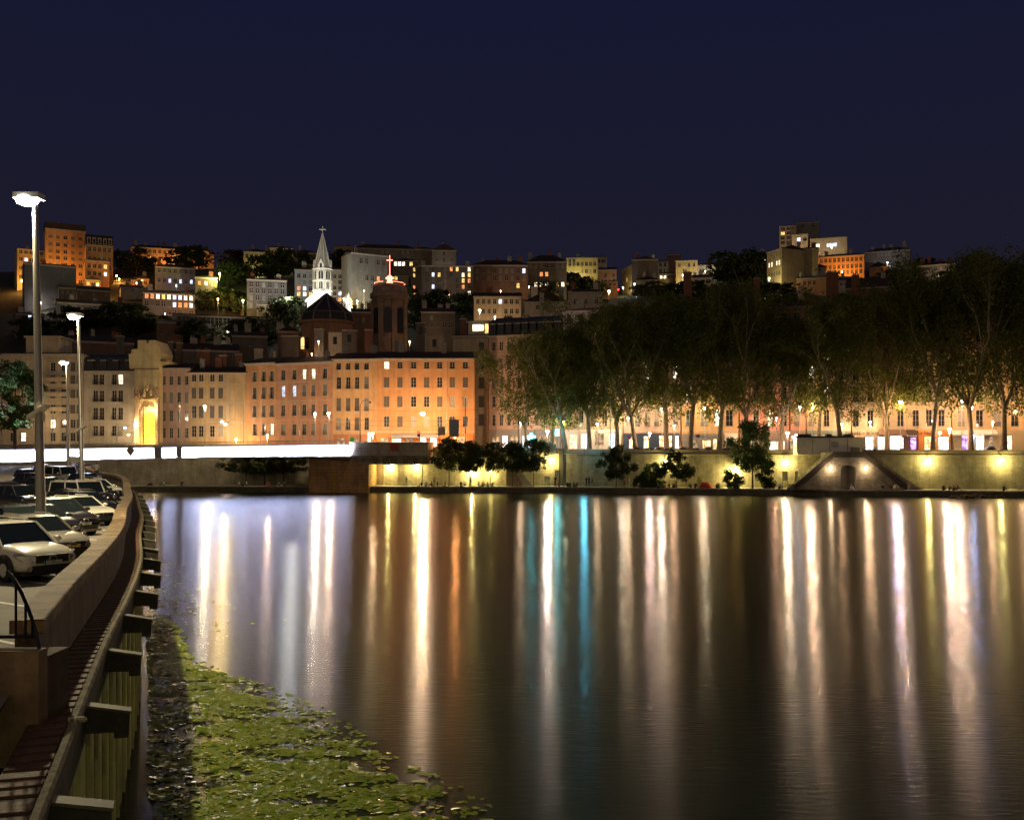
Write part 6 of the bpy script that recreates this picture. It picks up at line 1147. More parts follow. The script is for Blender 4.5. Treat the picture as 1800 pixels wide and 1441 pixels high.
for k in range(1, len(pl) - 1):
    dist_ += math.dist(pl[k], pl[k - 1])
    if pl[k][1] < 12 or pl[k][1] > 96: continue
    if dist_ - last >= 4.75:
        last = dist_; t_ = Vector((pl[k + 1][0] - pl[k - 1][0], pl[k + 1][1] - pl[k - 1][1])).normalized(); n_ = Vector((t_.y, -t_.x)); loc = (pl[k][0], pl[k][1], zpark(pl[k][1])); rz = math.atan2(n_.y, n_.x)
        if BR is None:
            BR = thing('mooring_bracket', 'dark steel bracket', 'bracket', loc, rz, 'brackets jutting from the quay ledge over the water')
            q = MB(); q.prism([(.45, -.98), (1.08, -1.0), (1.08, -1.1), (1.30, -1.1), (1.32, -.70), (.45, -.52)], -.11, .11); q.build('web', bm_, BR)
            q = MB(); i = 0; q.v += [(.45, -.17, -.50), (1.62, -.17, -.72), (1.62, -.09, -.72), (.45, -.09, -.50)]; q.v = []; q.prism([(.66, -.562), (1.34, -.702), (1.34, -.66), (.66, -.52)], -.14, .14); q.build('top_plate', mat('bracket_top', (.13, .11, .06), .6, noise=.4, ns=5), BR); o = BR
        else: o = copy_tree(BR); o.location = loc; o.rotation_euler = (0, 0, rz)
        cnt += 1; names = ['nearest', 'second', 'third', 'fourth', 'fifth', 'sixth', 'seventh', 'eighth', 'ninth', 'tenth', 'eleventh', 'twelfth', 'thirteenth', 'fourteenth', 'fifteenth', 'sixteenth', 'seventeenth', 'eighteenth', 'nineteenth', 'twentieth']
        o['label'] = 'steel bracket over the water, %s one counted from the railing along the ledge' % names[min(cnt - 1, 19)]
# parking surface and land behind it
mb = MB(); left = -150; W2_ = offs(NS, -.3)
for a, b_ in zip(W2_[:-1], W2_[1:]): mb.quad((left, a[1], zpark(a[1])), (a[0], a[1], zpark(a[1])), (b_[0], b_[1], zpark(b_[1])), (left, b_[1], zpark(b_[1])))
mb.quad((left, -30, 5.4), (-3.5, -30, 5.4), (W2_[0][0], W2_[0][1], 5.4), (left, W2_[0][1], 5.4)); struct(mb.build('car_park_ground', mat('pale_asphalt', (.17, .15, .12), .85, noise=.35, ns=.8, bump=.3, bs=12)))
mb = MB(); mb.quad((-190, 195, 6.05), (-92, 199, 6.05), (-108, 233, 6.05), (-190, 240, 6.05)); mb.quad((-92, 199, -1), (-108, 233, -1), (-108, 233, 6.05), (-92, 199, 6.05)); struct(mb.build('left_bank_ground', concrete))
linem = mat('bay_marking_paint', (.62, .60, .52), .7, noise=.3, ns=4); hd = Vector((.82, -.57)); hd.normalize(); q = MB()
for py_ in (15.5, 19, 23.2, 27.2, 31.6, 36.4, 41.5, 47, 53, 60):
    x = float(np.interp(py_, [p[1] for p in NP], [p[0] for p in NP])) - .62; e1 = Vector((x, py_)); e0 = e1 - hd * 5; q.obox(e0, e1, .06, zpark(py_) + .004, zpark(py_) + .008)
struct(q.build('bay_markings', linem))
# curved guard rail at the near end
gr = thing('guard_rail', 'curved black guard rail at the near end of the parapet', 'railing', (0, 0, 0)); q = MB()
def gp(px, py, d): return P(px, d) + (Z(py, d),)
hp = [gp(12, 1004, 15.0), gp(26, 1020, 15.0), gp(38, 1042, 15.1), gp(50, 1070, 15.2), gp(60, 1098, 15.3), gp(67, 1126, 15.3), gp(69, 1141, 15.3)]; q.path(hp, .028, 8); q.build('handrail', mat('black_rail_paint', (.02, .02, .035), .35, .3), gr)
for px, pt_ in ((28, 1024), (45, 1060), (57, 1092)):
    q = MB(); q.tube(gp(px, pt_, 15.1), gp(px, 1119, 15.2), .02, .02, 6); q.build('baluster', mat('black_rail_paint'), gr)
q = MB(); q.tube(gp(-10, 1119, 15.2), gp(66, 1119, 15.3), .028, .028, 6); q.build('bottom_rail', mat('black_rail_paint'), gr)
q = MB(); a = gp(-10, 1141, 15.2); b_ = gp(69, 1141, 15.3); q.tube(a, b_, .022, .022, 6); q.build('edge_bar', galv, gr)
can = thing('crushed_can', 'small crushed pale can lying on the rusty ledge', 'can', (-6.62, 15.3, 5.0)); MB().tube((0, 0, 0), (.22, .03, .01), .055, .05, 8).tube((.22, .03, .01), (.25, .035, .012), .05, .03, 8).build('can_body', mat('can_paint', (.5, .4, .25), .5, noise=.4, ns=12), can)

# ------------------------------------------------------------ tall masts of the car park
ML = [(60, 345, 40, 0.35, 'nearest and tallest lamp mast between the parked cars', 19000, 11), (138, 553, 74, .3, 'second lamp mast, rising behind the dark cars', 5200, 11), (116, 635, 112, .28, 'third lamp mast, farthest and shortest-looking of the car park', 5600, 9)]
LW = (1, .84, .50)
def mast(px, py, d, r_, label, power, es, base=None):
    x, y = P(px, d); bx = x + .28; zg = zpark(d); t = thing('lamp_mast', label, 'lamp mast', (bx, y, zg), 0, 'tall lamp masts of the car park'); h = Z(py, d) - zg
    k = d / F; lean = {60: -14, 138: -9, 116: -4, }.get(px, 0) * k * .75
    MB().tube((0, 0, 0), (lean, 0, h - .35), .20 if d < 50 else .19, .10, 14).build('pole', mat('mast_steel', (.40, .37, .33), .42, .6, noise=.12, ns=1.5), t)
    MB().tube((0, 0, 0), (0, 0, .06), .4, .4, 14).build('base_plate', iron, t)
    hd_ = thing('x', None, None); bpy.data.objects.remove(hd_)
    MB().box(lean - .75, lean + .25, -.3, .3, h - .12, h + .10).build('lamp_head', mat('lamp_head_paint', (.5, .5, .48), .4, .3), t)
    q = MB(); q.ball((lean - .33, 0, h - .16), .43, 12, sz=.5); q.build('diffuser', bulb_mat((1, .93, .74), 22), t)
    light(t, (lean - .33, 0, h - .55), power, LW, .3)
    fz = h - (Z(py, d) - Z({60: 730, 138: 757, 116: 765}.get(px, 730), d)); q = MB(); q.quad((-.42, -.35, fz + .0), (.28, -.35, fz + .42), (.28, .1, fz + .42), (-.42, .1, fz + .0)); q.quad((-.42, -.35, fz - .14), (-.42, .1, fz - .14), (.28, .1, fz + .28), (.28, -.35, fz + .28)); q.quad((-.42, -.35, fz - .14), (.28, -.35, fz + .28), (.28, -.35, fz + .42), (-.42, -.35, fz)); q.quad((.28, -.35, fz + .28), (.28, .1, fz + .28), (.28, .1, fz + .42), (.28, -.35, fz + .42)); q.quad((-.42, .1, fz - .14), (-.42, -.35, fz - .14), (-.42, -.35, fz), (-.42, .1, fz))
    q.tube((.1, 0, fz - .25), (.1, 0, fz + .1), .05, .05, 6); q.build('floodlight', mat('floodlight_paint', (.62, .60, .50), .5), t)
    return t
for px, py, d, r_, lb, pw, es in ML: mast(px, py, d, r_, lb, pw, es)
m0 = mast(-2600, -2000, 7.5, .3, 'added lamp mast beside the viewpoint, just outside the frame', 450, 11); m0.location = (-21, 16.0, 5.4)  # unseen mast added to lift the light on the nearest cars
t = thing('street_lamp', 'added unseen lamp on the bridge rail behind the viewpoint', 'street lamp', (5, -7, 7.3), 0, 'added lamps behind the viewpoint'); MB().tube((0, 0, 0), (0, 0, 8), .1, .07, 8).build('pole', galv, t); MB().ball((0, 0, 8.2), .3, 10).build('bulb', bulb_mat((.95, 1, .6), 20), t); light(t, (0, 0, 7.8), 1500, (.95, 1, .5), .3)  # unseen lamp added to light the piling and the water leaves

# ------------------------------------------------------------ cars
tyre = mat('tyre_rubber', (.015, .015, .015), .8); rimm = mat('alloy_rim', (.45, .45, .45), .35, .9); carglass = mat('car_glass', (.01, .014, .013), .06, spec=.9); lampg = mat('headlamp_glass', (.65, .66, .65), .12, .7, spec=1); platem = mat('plate_white', (.62, .62, .58), .5); plateb = mat('plate_blue', (.02, .05, .4), .5); blackp = mat('black_trim', (.012, .012, .012), .55); chrome = mat('chrome', (.6, .6, .6), .15, 1); plateink = mat('plate_ink', (.01, .01, .01), .6)
def paint(name, c, metal=.2): return mat('car_paint_' + name, c, .28, metal, coat=1)
def car(label, x, y, ang, paintm, L=4.35, W=1.82, H=1.58, hood=.98, roofm_=None, plate='', style='suv', logo=None, bumper=None, zg=None):
    zg = zpark(y) if zg is None else zg; t = thing('parked_car', label, 'car', (x, y, zg), ang, 'cars parked along the parapet'); w = W / 2
    # origin = front bumper centre, car runs towards -x
    bxy = style == 'box'; st = [(-L, .62, .42, .80, .86), (-L + .12, .90, .30, .95, 1.02), (-L + .8, .98, .22, 1.0, 1.06), (-L * .5, 1.0, .20, .98, 1.03), (-1.35, 1.0, .20, .95, hood + .04), (-.95, .99, .20, .93, hood + .03), (-.42, .95, .22, .86, hood - .05 if not bxy else hood), (-.12, .86, .25, .74, hood - .18 if not bxy else hood - .03), (0, .70, .30, .60, hood - .34 if not bxy else hood - .12)]
    rings = []
    for s, ww, z0, zs, zt in st:
        a = w * ww; rings.append([(s, y_, z_) for y_, z_ in ((0, z0), (a * .85, z0), (a * .98, z0 + .14), (a, (z0 + zs) / 2 + .05), (a * .985, zs - .08), (a * .90, zs + (zt - zs) * .45), (a * .62, zt - .005), (0, zt))])
    full = [r_ + [(p[0], -p[1], p[2]) for p in r_[-2:0:-1]] for r_ in rings]; n = len(full[0]); q = MB()
    for r_ in full: q.v += r_
    for j in range(len(full) - 1):
        for k in range(n): a = j * n + k; b2 = j * n + (k + 1) % n; q.f.append((a, a + n, b2 + n, b2)); q.m.append(0)
    q.f.append(tuple(range(n))); q.m.append(0); q.f.append(tuple((len(full) - 1) * n + k for k in reversed(range(n)))); q.m.append(0)
    o = smooth(q.build('body', paintm, t)); md = o.modifiers.new('sub', 'SUBSURF'); md.levels = 2; md.render_levels = 2
    # cabin
    zb = hood + .0; f0, f1, r1, r0 = (-1.15, -1.95, -L + .75, -L + .15) if not bxy else (-1.25, -1.6, -L + .3, -L + .12); wb, wt = w * .90, w * .70 if not bxy else w * .84
    q = MB(); bot = [(f0, -wb, zb - .05), (f0, wb, zb - .05), (r0, wb * .95, zb), (r0, -wb * .95, zb)]; top = [(f1, -wt, H - .05), (f1, wt, H - .05), (r1, wt, H - .06), (r1, -wt, H - .06)]
    for a in range(4): b2 = (a + 1) % 4; q.quad(bot[a], bot[b2], top[b2], top[a])
    q.build('windows', carglass, t)
    q = MB(); mid = ((f1 + r1) / 2, 0, H + .01); q.quad((f1, -wt, H - .05), (f1, wt, H - .05), (f1 - .35, wt * .86, H), (f1 - .35, -wt * .86, H)); q.quad((f1 - .35, -wt * .86, H), (f1 - .35, wt * .86, H), (r1 + .3, wt * .86, H), (r1 + .3, -wt * .86, H)); q.quad((r1 + .3, -wt * .86, H), (r1 + .3, wt * .86, H), (r1, wt, H - .06), (r1, -wt, H - .06))
    for sg in (-1, 1): q.quad((f1, sg * wt, H - .05), (f1 - .35, sg * wt * .86, H), (r1 + .3, sg * wt * .86, H), (r1, sg * wt, H - .06))
    q.build('roof', roofm_ or paintm, t)
    q = MB()
    for sg in (-1, 1):
        q.path([(f0, sg * wb, zb - .05), (f1, sg * wt, H - .05), (r1, sg * wt, H - .06), (r0, sg * wb * .95, zb)], [.045, .04, .04, .05], 6); q.tube(((f0 + r0) / 2 + .1, sg * wb, zb - .02), ((f1 + r1) / 2 + .15, sg * wt, H - .06), .035, .035, 6); q.path([(f1 - .3, sg * wt * .9, H + .04), (r1 + .3, sg * wt * .9, H + .04)], .022, 5)
    q.build('pillar', roofm_ or paintm, t)
    for sg in (-1, 1):
        q = MB(); q.ball((f0 - .25, sg * (wb + .16), zb + .08), .13, 8, sz=.7); q.build('mirror', paintm, t)
    gh = hood - .22; q = MB(); q.box(-.16, .03, -w * .52, w * .52, gh - .24, gh - .02)
    q.box(-.12, .045, -w * .62, w * .62, .30, .47); q.build('grille', blackp, t); q = MB()
    for k in range(3): q.box(.031, .045, -w * .5, w * .5, gh - .21 + k * .065, gh - .19 + k * .065)
    q.build('grille_bar', chrome if style != 'box' else blackp, t); q = MB(); n_ = 14; cz = gh - .12
    for k in range(n_): a, b2 = 2 * math.pi * k / n_, 2 * math.pi * (k + 1) / n_; q.tube((.06, .11 * math.cos(a), cz + .085 * math.sin(a)), (.06, .11 * math.cos(b2), cz + .085 * math.sin(b2)), .014, .014, 5)
    q.box(.05, .065, -.11, .11, cz - .014, cz + .014); q.build('badge', chrome, t)
    for sg in (-1, 1):
        q = MB(); y0, y1 = sorted((sg * w * .56, sg * w * .90)); i = len(q.v); q.v += [(-.02, sg * w * .55, gh - .22), (-.22, sg * w * .90, gh - .18), (-.52, sg * w * .965, gh - .04), (-.5, sg * w * .93, gh + .06), (-.2, sg * w * .86, gh + .04), (.0, sg * w * .55, gh - .05)]; q.f.append(tuple(range(6)) if sg > 0 else tuple(reversed(range(6)))); q.m.append(0)
        for vv in range(6): q.v.append((q.v[vv][0] + .045, q.v[vv][1] * 1.01, q.v[vv][2] + .01))
        q.f[-1] = tuple(6 + k for k in (range(6) if sg > 0 else reversed(range(6)))); q.build('headlight', lampg, t)
        q = MB(); q.tube((-.05, sg * w * .70, .40), (.0, sg * w * .70, .40), .07, .07, 8); q.build('fog_lamp', lampg, t)
        for xx in (-.88, -L + .82):
            q = MB(); q.tube((xx, sg * (w - .20), .335), (xx, sg * (w + .015), .335), .335, .335, 20); wl_ = q.build('wheel', tyre, t); q = MB(); q.tube((xx, sg * (w - .02), .335), (xx, sg * (w + .025), .335), .21, .19, 10); q.build('rim', rimm, wl_)
            q = MB(); nn = 14
            for k in range(nn): a, b2 = math.pi * k / nn, math.pi * (k + 1) / nn; q.tube((xx + .39 * math.cos(a), sg * (w - .01), .34 + .39 * math.sin(a)), (xx + .39 * math.cos(b2), sg * (w - .01), .34 + .39 * math.sin(b2)), .045, .045, 6)
            q.build('wheel_arch', blackp, t)
    q = MB(); q.box(-L * .9, -.35, -w * 1.0, w * 1.0, .19, .30); q.box(-.36, -.02, -w * .86, w * .86, .20, .31); q.build('sill', bumper or blackp, t)
    if plate is not None:
        q = MB(); q.box(.04, .055, -.26, .26, .49, .60); pq = q.build('number_plate', platem if logo != 'y' else mat('plate_yellow', (.6, .45, .04), .5), t); MB().box(.056, .058, -.26, -.215, .49, .60).build('plate_band', plateb, pq)
        if plate: text('plate_letters', plate, .095, plateink, pq, (.058, .02, .545), (R(90), 0, R(90)), .001)
    if logo and logo != 'y': text('bonnet_letters', logo, .11, blackp, t, (.0, 0, hood - .13), (R(70), 0, R(90)), .003)
    q = MB(); q.box(-L + .0, -L + .06, -w * .8, w * .8, .45, .62); q.build('rear_bumper', blackp, t)
    return t
WHT_ = paint('cream_white', (.72, .68, .55), 0); BEI = paint('champagne', (.42, .37, .30), .5); BLK = paint('black', (.012, .012, .014), .2); DGR = paint('dark_aubergine', (.035, .027, .028), .5); GRN = paint('dark_green_grey', (.03, .036, .032), .4); SIL = paint('silver', (.5, .48, .44), .5)
def cpos(px, d): return P(px, d)
A0 = R(-33)
CARS = [('black hatchback squeezed between the aubergine crossover and the black one', 118, 41.6, R(-35), BLK, dict(plate=None, H=1.44, hood=.9)), ('dark small car beside the off-road car', 183, 58.6, R(-34), DGR, dict(plate=None, H=1.46, hood=.92)), ('dark saloon behind the boxy off-road car', 190, 66.0, R(-34), DGR, dict(plate=None, H=1.44, hood=.9)), ('dark green car beyond the farthest white hatchback', 196, 80.5, R(-38), GRN, dict(plate=None, H=1.5, hood=.92)),
 ('black estate in the second row behind the nearest mast', 70, 62, R(-34), BLK, dict(plate=None, H=1.6, hood=.95)), ('black car in the second row far left', 42, 70, R(-34), BLK, dict(plate=None, H=1.5, hood=.92)), ('greenish dark car in the second row left of the second mast', 112, 78, R(-34), GRN, dict(plate=None, H=1.55, hood=.95)), ('dark car in the second row behind the greenish one', 88, 86, R(-34), DGR, dict(plate=None, H=1.6, hood=.95)), ('silver car in the second row near the third mast', 128, 100, R(-34), SIL, dict(plate=None, H=1.6, hood=.95)),
 ('white crossover nearest the camera with a dark grille and worn number plate', 92, 28.6, R(-35), WHT_, dict(plate='CP-065-JD', H=1.6, W=1.82, hood=1.0)),
 ('champagne hatchback with a yellow plate beside the white crossover', 127, 33.6, R(-36), BEI, dict(plate='', H=1.47, hood=.92, logo='y', W=1.74)),
 ('black hatchback seen between the mast and the left edge', 81, 39.4, R(-35), BLK, dict(plate='', H=1.5, hood=.95)),
 ('dark aubergine crossover with a clean white number plate', 150, 44.0, R(-35), DGR, dict(plate='EY-514-MN', H=1.6, W=1.84, hood=1.02, bumper=SIL)),
 ('small white car hidden behind the aubergine crossover', 184, 50.0, R(-34), WHT_, dict(plate=None, H=1.42, hood=.9)),
 ('low black car behind the small white car', 190, 55.5, R(-34), BLK, dict(plate=None, H=1.45, hood=.92)),
 ('boxy dark off-road car with a pale roof', 184, 61.5, R(-34), GRN, dict(plate=None, H=1.86, hood=1.2, style='box', roofm_=paint('pale_roof', (.66, .6, .55), 0), W=1.9, L=4.6)),
 ('black saloon in front of the second mast', 196, 70.0, R(-32), BLK, dict(plate=None, H=1.45, hood=.9)),
 ('white hatchback farthest along the bright parapet', 203, 76.0, R(-30), WHT_, dict(plate='', H=1.45, hood=.9)),
 ('dark estate car with roof bars behind the white hatchback', 176, 85.0, R(-40), BLK, dict(plate=None, H=1.6, hood=.95)),
 ('silver van-like car far back in the car park', 136, 93.0, R(-35), SIL, dict(plate=None, H=1.85, hood=1.15, style='box')),
 ('dark car far back at the left in the car park', 62, 92.0, R(-50), DGR, dict(plate=None, H=1.6, hood=.95)), ('grey car parked by the third mast', 96, 108.0, R(-45), SIL, dict(plate=None, H=1.5, hood=.95))]
for lb, px, d, an, pm_, kw in CARS: x, y = P(px, d); car(lb, x, y, an, pm_, **kw)
t = thing('sign_board', 'small cream plate on posts over the far cars of the car park', 'sign', (*P(131, 112), zpark(112))); MB().box(-.75, .75, -.03, .03, 1.6, 2.3).build('panel', mat('cream_plate', (.5, .48, .36), .6), t); MB().tube((-.6, .06, 0), (-.6, .06, 2.3), .04, .04, 6).tube((.6, .06, 0), (.6, .06, 2.3), .04, .04, 6).build('post', galv, t)
# far cars on the upper quay, seen over the parapet
for k, (px, lb, pm_) in enumerate([(1150, 'dark parked car behind the quay parapet by the white leaning trunk', BLK), (1186, 'white parked car behind the parapet under the blue shop', WHT_), (1232, 'silver parked car behind the parapet right of the forked tree', SIL), (1290, 'pale parked car behind the parapet near the young tree', SIL)]):
    x, y = at_line(WALL, px); c = car(lb, x + 2, y + 3.4, R(-8), pm_, plate=None, zg=street_z(x) - .1); c['group'] = 'cars along the upper quay'
domem = mat('bin_shell', (.42, .40, .38), .5)
for px, lb in ((1160, 'left rounded grey recycling bin'), (1203, 'middle rounded grey recycling bin'), (1248, 'right rounded grey recycling bin'), (1748, 'rounded grey recycling bin under the last white awning'), (1122, 'rounded brown bin at the foot of the white leaning trunk')):
    x, y = at_line(WALL, px); t = thing('recycling_bin', lb, 'bin', (x, y + 2, street_z(x) - .1)); w2 = .95; q = MB(); q.prism([(-w2, 0), (w2, 0)] + [(w2 * math.cos(math.pi * k / 10), 1.15 + .75 * math.sin(math.pi * k / 10)) for k in range(11)], -.7, .7); q.build('shell', domem if px != 1122 else brownp, t); MB().box(-.5, .5, -.74, -.701, 1.2, 1.4).build('slot', iron, t)
for k, (px, lb, col) in enumerate([(1109, 'round red and blue no-parking sign by the white leaning trunk', (.5, .03, .12)), (1232, 'round blue sign on a striped post before the grey shop', (.12, .08, .5)), (1664, 'round white traffic sign left of the low round lamp', (.7, .6, .5))]):
    x, y = at_line(WALL, px); zg = street_z(x); t = thing('traffic_sign', lb, 'traffic sign', (x, y + 3.5, zg)); h = Z({1109: 769, 1232: 766, 1664: 761}[px], y + 3.5) - zg; MB().tube((0, .05, 0), (0, .05, h + .3), .05, .05, 6).build('post', whitep, t); MB().tube((0, -.06, h), (0, -.01, h), .45, .45, 16).tube((0, -.07, h), (0, -.061, h), .3, .3, 16, m=1).build('disc', [mat('sign_disc%d' % k, col, .5), mat('sign_centre%d' % k, (col[2], col[1], col[0]), .5)], t)
for k, px in enumerate((378, 498)):
    pass

# ------------------------------------------------------------ people
skin = mat('skin', (.42, .24, .16), .6); hair = mat('dark_hair', (.02, .015, .01), .7)
def person_mesh(name, J, E, head):
    me = bpy.data.meshes.new(name); keys = list(J); me.from_pydata([J[k][0] for k in keys], [(keys.index(a), keys.index(b)) for a, b in E], []); o = bpy.data.objects.new('tmp', me); C.objects.link(o)
    o.modifiers.new('skin', 'SKIN'); sl = me.skin_vertices[0].data
    for i, k in enumerate(keys): sl[i].radius = (J[k][1], J[k][1] * J[k][2] if len(J[k]) > 2 else J[k][1])
    sl[keys.index('pelvis')].use_root = True; s = o.modifiers.new('s', 'SUBSURF'); s.levels = 1; s.render_levels = 1
    dg = bpy.context.evaluated_depsgraph_get(); m2 = bpy.data.meshes.new_from_object(o.evaluated_get(dg)); m2.name = name; bpy.data.objects.remove(o); bpy.data.meshes.remove(me)
    m2.materials.clear()
    for m_ in (skin, hair, blackp, blackp): m2.materials.append(m_)
    def lab(a, b):
        s_ = a + b
        if 'head' in s_ or 'crownp' in s_ or 'nose' in s_: return 0
        if 'hand' in s_ or 'finger' in s_: return 0
        if 'foot' in s_ or 'knee' in s_ or 'hip' in s_: return 3
        return 2
    jv = {k: Vector(J[k][0]) for k in keys}; hv = Vector(head)
    for f in m2.polygons:
        c = f.center; best = 9; L = 2
        for a, b in E:
            ab_ = jv[b] - jv[a]; tt = max(0, min(1, (c - jv[a]).dot(ab_) / ab_.length_squared)); dd = (c - jv[a] - ab_ * tt).length
            if dd < best: best = dd; L = lab(a, b)
        if L == 0 and (c - hv).length < .17 and (c.z > hv.z + .045 or c.y > hv.y + .01): L = 1
        f.material_index = L; f.use_smooth = True
    return m2
def body(pose):
    # faces -y, pelvis height varies
    if pose == 'stand': z = .93; J = {'kneeL': ((.10, -.02, .5), .06), 'footL': ((.10, .0, .08), .045), 'toeL_foot': ((.11, -.16, .04), .04), 'kneeR': ((-.1, .0, .5), .06), 'footR': ((-.12, .04, .08), .045), 'toeR_foot': ((-.12, -.12, .04), .04)}
    elif pose == 'edge': z = .12; J = {'kneeL': ((.13, -.44, .12), .062), 'footL': ((.13, -.46, -.32), .045), 'toeL_foot': ((.13, -.6, -.38), .04), 'kneeR': ((-.13, -.44, .11), .062), 'footR': ((-.14, -.4, -.32), .045), 'toeR_foot': ((-.15, -.54, -.38), .04)}
    else: z = .12; J = {'kneeL': ((.17, -.36, .46), .062), 'footL': ((.14, -.56, .07), .045), 'toeL_foot': ((.14, -.7, .04), .04), 'kneeR': ((-.18, -.40, .40), .062), 'footR': ((-.16, -.62, .07), .045), 'toeR_foot': ((-.16, -.76, .04), .04)}
    ly = {'stand': 0, 'edge': -.06, 'ground': -.12}[pose]; hz = z - .04
    J.update({'pelvis': ((0, 0, z), .13, .8), 'hipL': ((.10, -.02, hz), .085), 'hipR': ((-.10, -.02, hz), .085), 'waist': ((0, ly * .3, z + .2), .115, .8), 'chest': ((0, ly, z + .42), .14, .75), 'neck': ((0, ly - .02, z + .58), .05), 'head': ((0, ly - .05, z + .68), .085), 'crownp': ((0, ly - .045, z + .80), .072), 'nose': ((0, ly - .13, z + .70), .02),
      'shL': ((.18, ly, z + .50), .062), 'elL': ((.25, ly - .05 - (0 if pose == 'stand' else .1), z + .24), .045), 'handL': ((.20, ly - (.12 if pose == 'stand' else .32), z + (.02 if pose == 'stand' else .14)), .032), 'shR': ((-.18, ly, z + .50), .062), 'elR': ((-.26, ly - .02, z + .24), .045), 'handR': ((-.24, ly - (.08 if pose == 'stand' else .02), z + (.0 if pose != 'stand' else -.0)), .032)})
    for s, sg in (('L', 1), ('R', -1)):
        hx, hy, hz_ = J['hand' + s][0]; pl_ = (hx, hy - .04, hz_ - .06); J['palm_hand' + s] = (pl_, .026)
        for i in range(4): J['finger%d%s' % (i, s)] = ((hx + (i - 1.5) * .019, hy - .06 - .01 * i, hz_ - .13 + abs(i - 1.3) * .008), .009)
        J['finger_thumb' + s] = ((hx - sg * .045, hy - .06, hz_ - .075), .010)
    E = [('pelvis', 'waist'), ('waist', 'chest'), ('chest', 'neck'), ('neck', 'head'), ('head', 'crownp'), ('head', 'nose')]
    for s in 'LR':
        E += [('pelvis', 'hip' + s), ('hip' + s, 'knee' + s), ('knee' + s, 'foot' + s), ('foot' + s, 'toe' + s + '_foot'), ('chest', 'sh' + s), ('sh' + s, 'el' + s), ('el' + s, 'hand' + s), ('hand' + s, 'palm_hand' + s), ('palm_hand' + s, 'finger_thumb' + s)] + [('palm_hand' + s, 'finger%d%s' % (i, s)) for i in range(4)]
    return person_mesh('person', J, E, (0, ly - .05, z + .72))
PM = {k: body(k) for k in ('stand', 'edge', 'ground')}
CL = {'white': (.7, .68, .62), 'black': (.02, .02, .022), 'navy': (.03, .04, .1), 'grey': (.25, .25, .25), 'red': (.5, .05, .03), 'pink': (.55, .2, .2), 'yellow': (.6, .5, .12), 'blue': (.1, .2, .4), 'beige': (.45, .36, .25), 'brown': (.15, .08, .05), 'green': (.08, .2, .08)}
def person(pose, x, y, z, rz, top, bot, label, sc=1, grp=None):
    o = obj('person', PM[pose], None, (x, y, z), rz); o.scale = (sc, sc, sc); tag(o, label, 'person', grp)
    for i, c in ((2, top), (3, bot)): o.material_slots[i].link = 'OBJECT'; o.material_slots[i].material = mat('cloth_' + c, CL[c], .9)
    return o
def on_edge(px, off): x, y = at_line(EDGE, px); return x, y + off
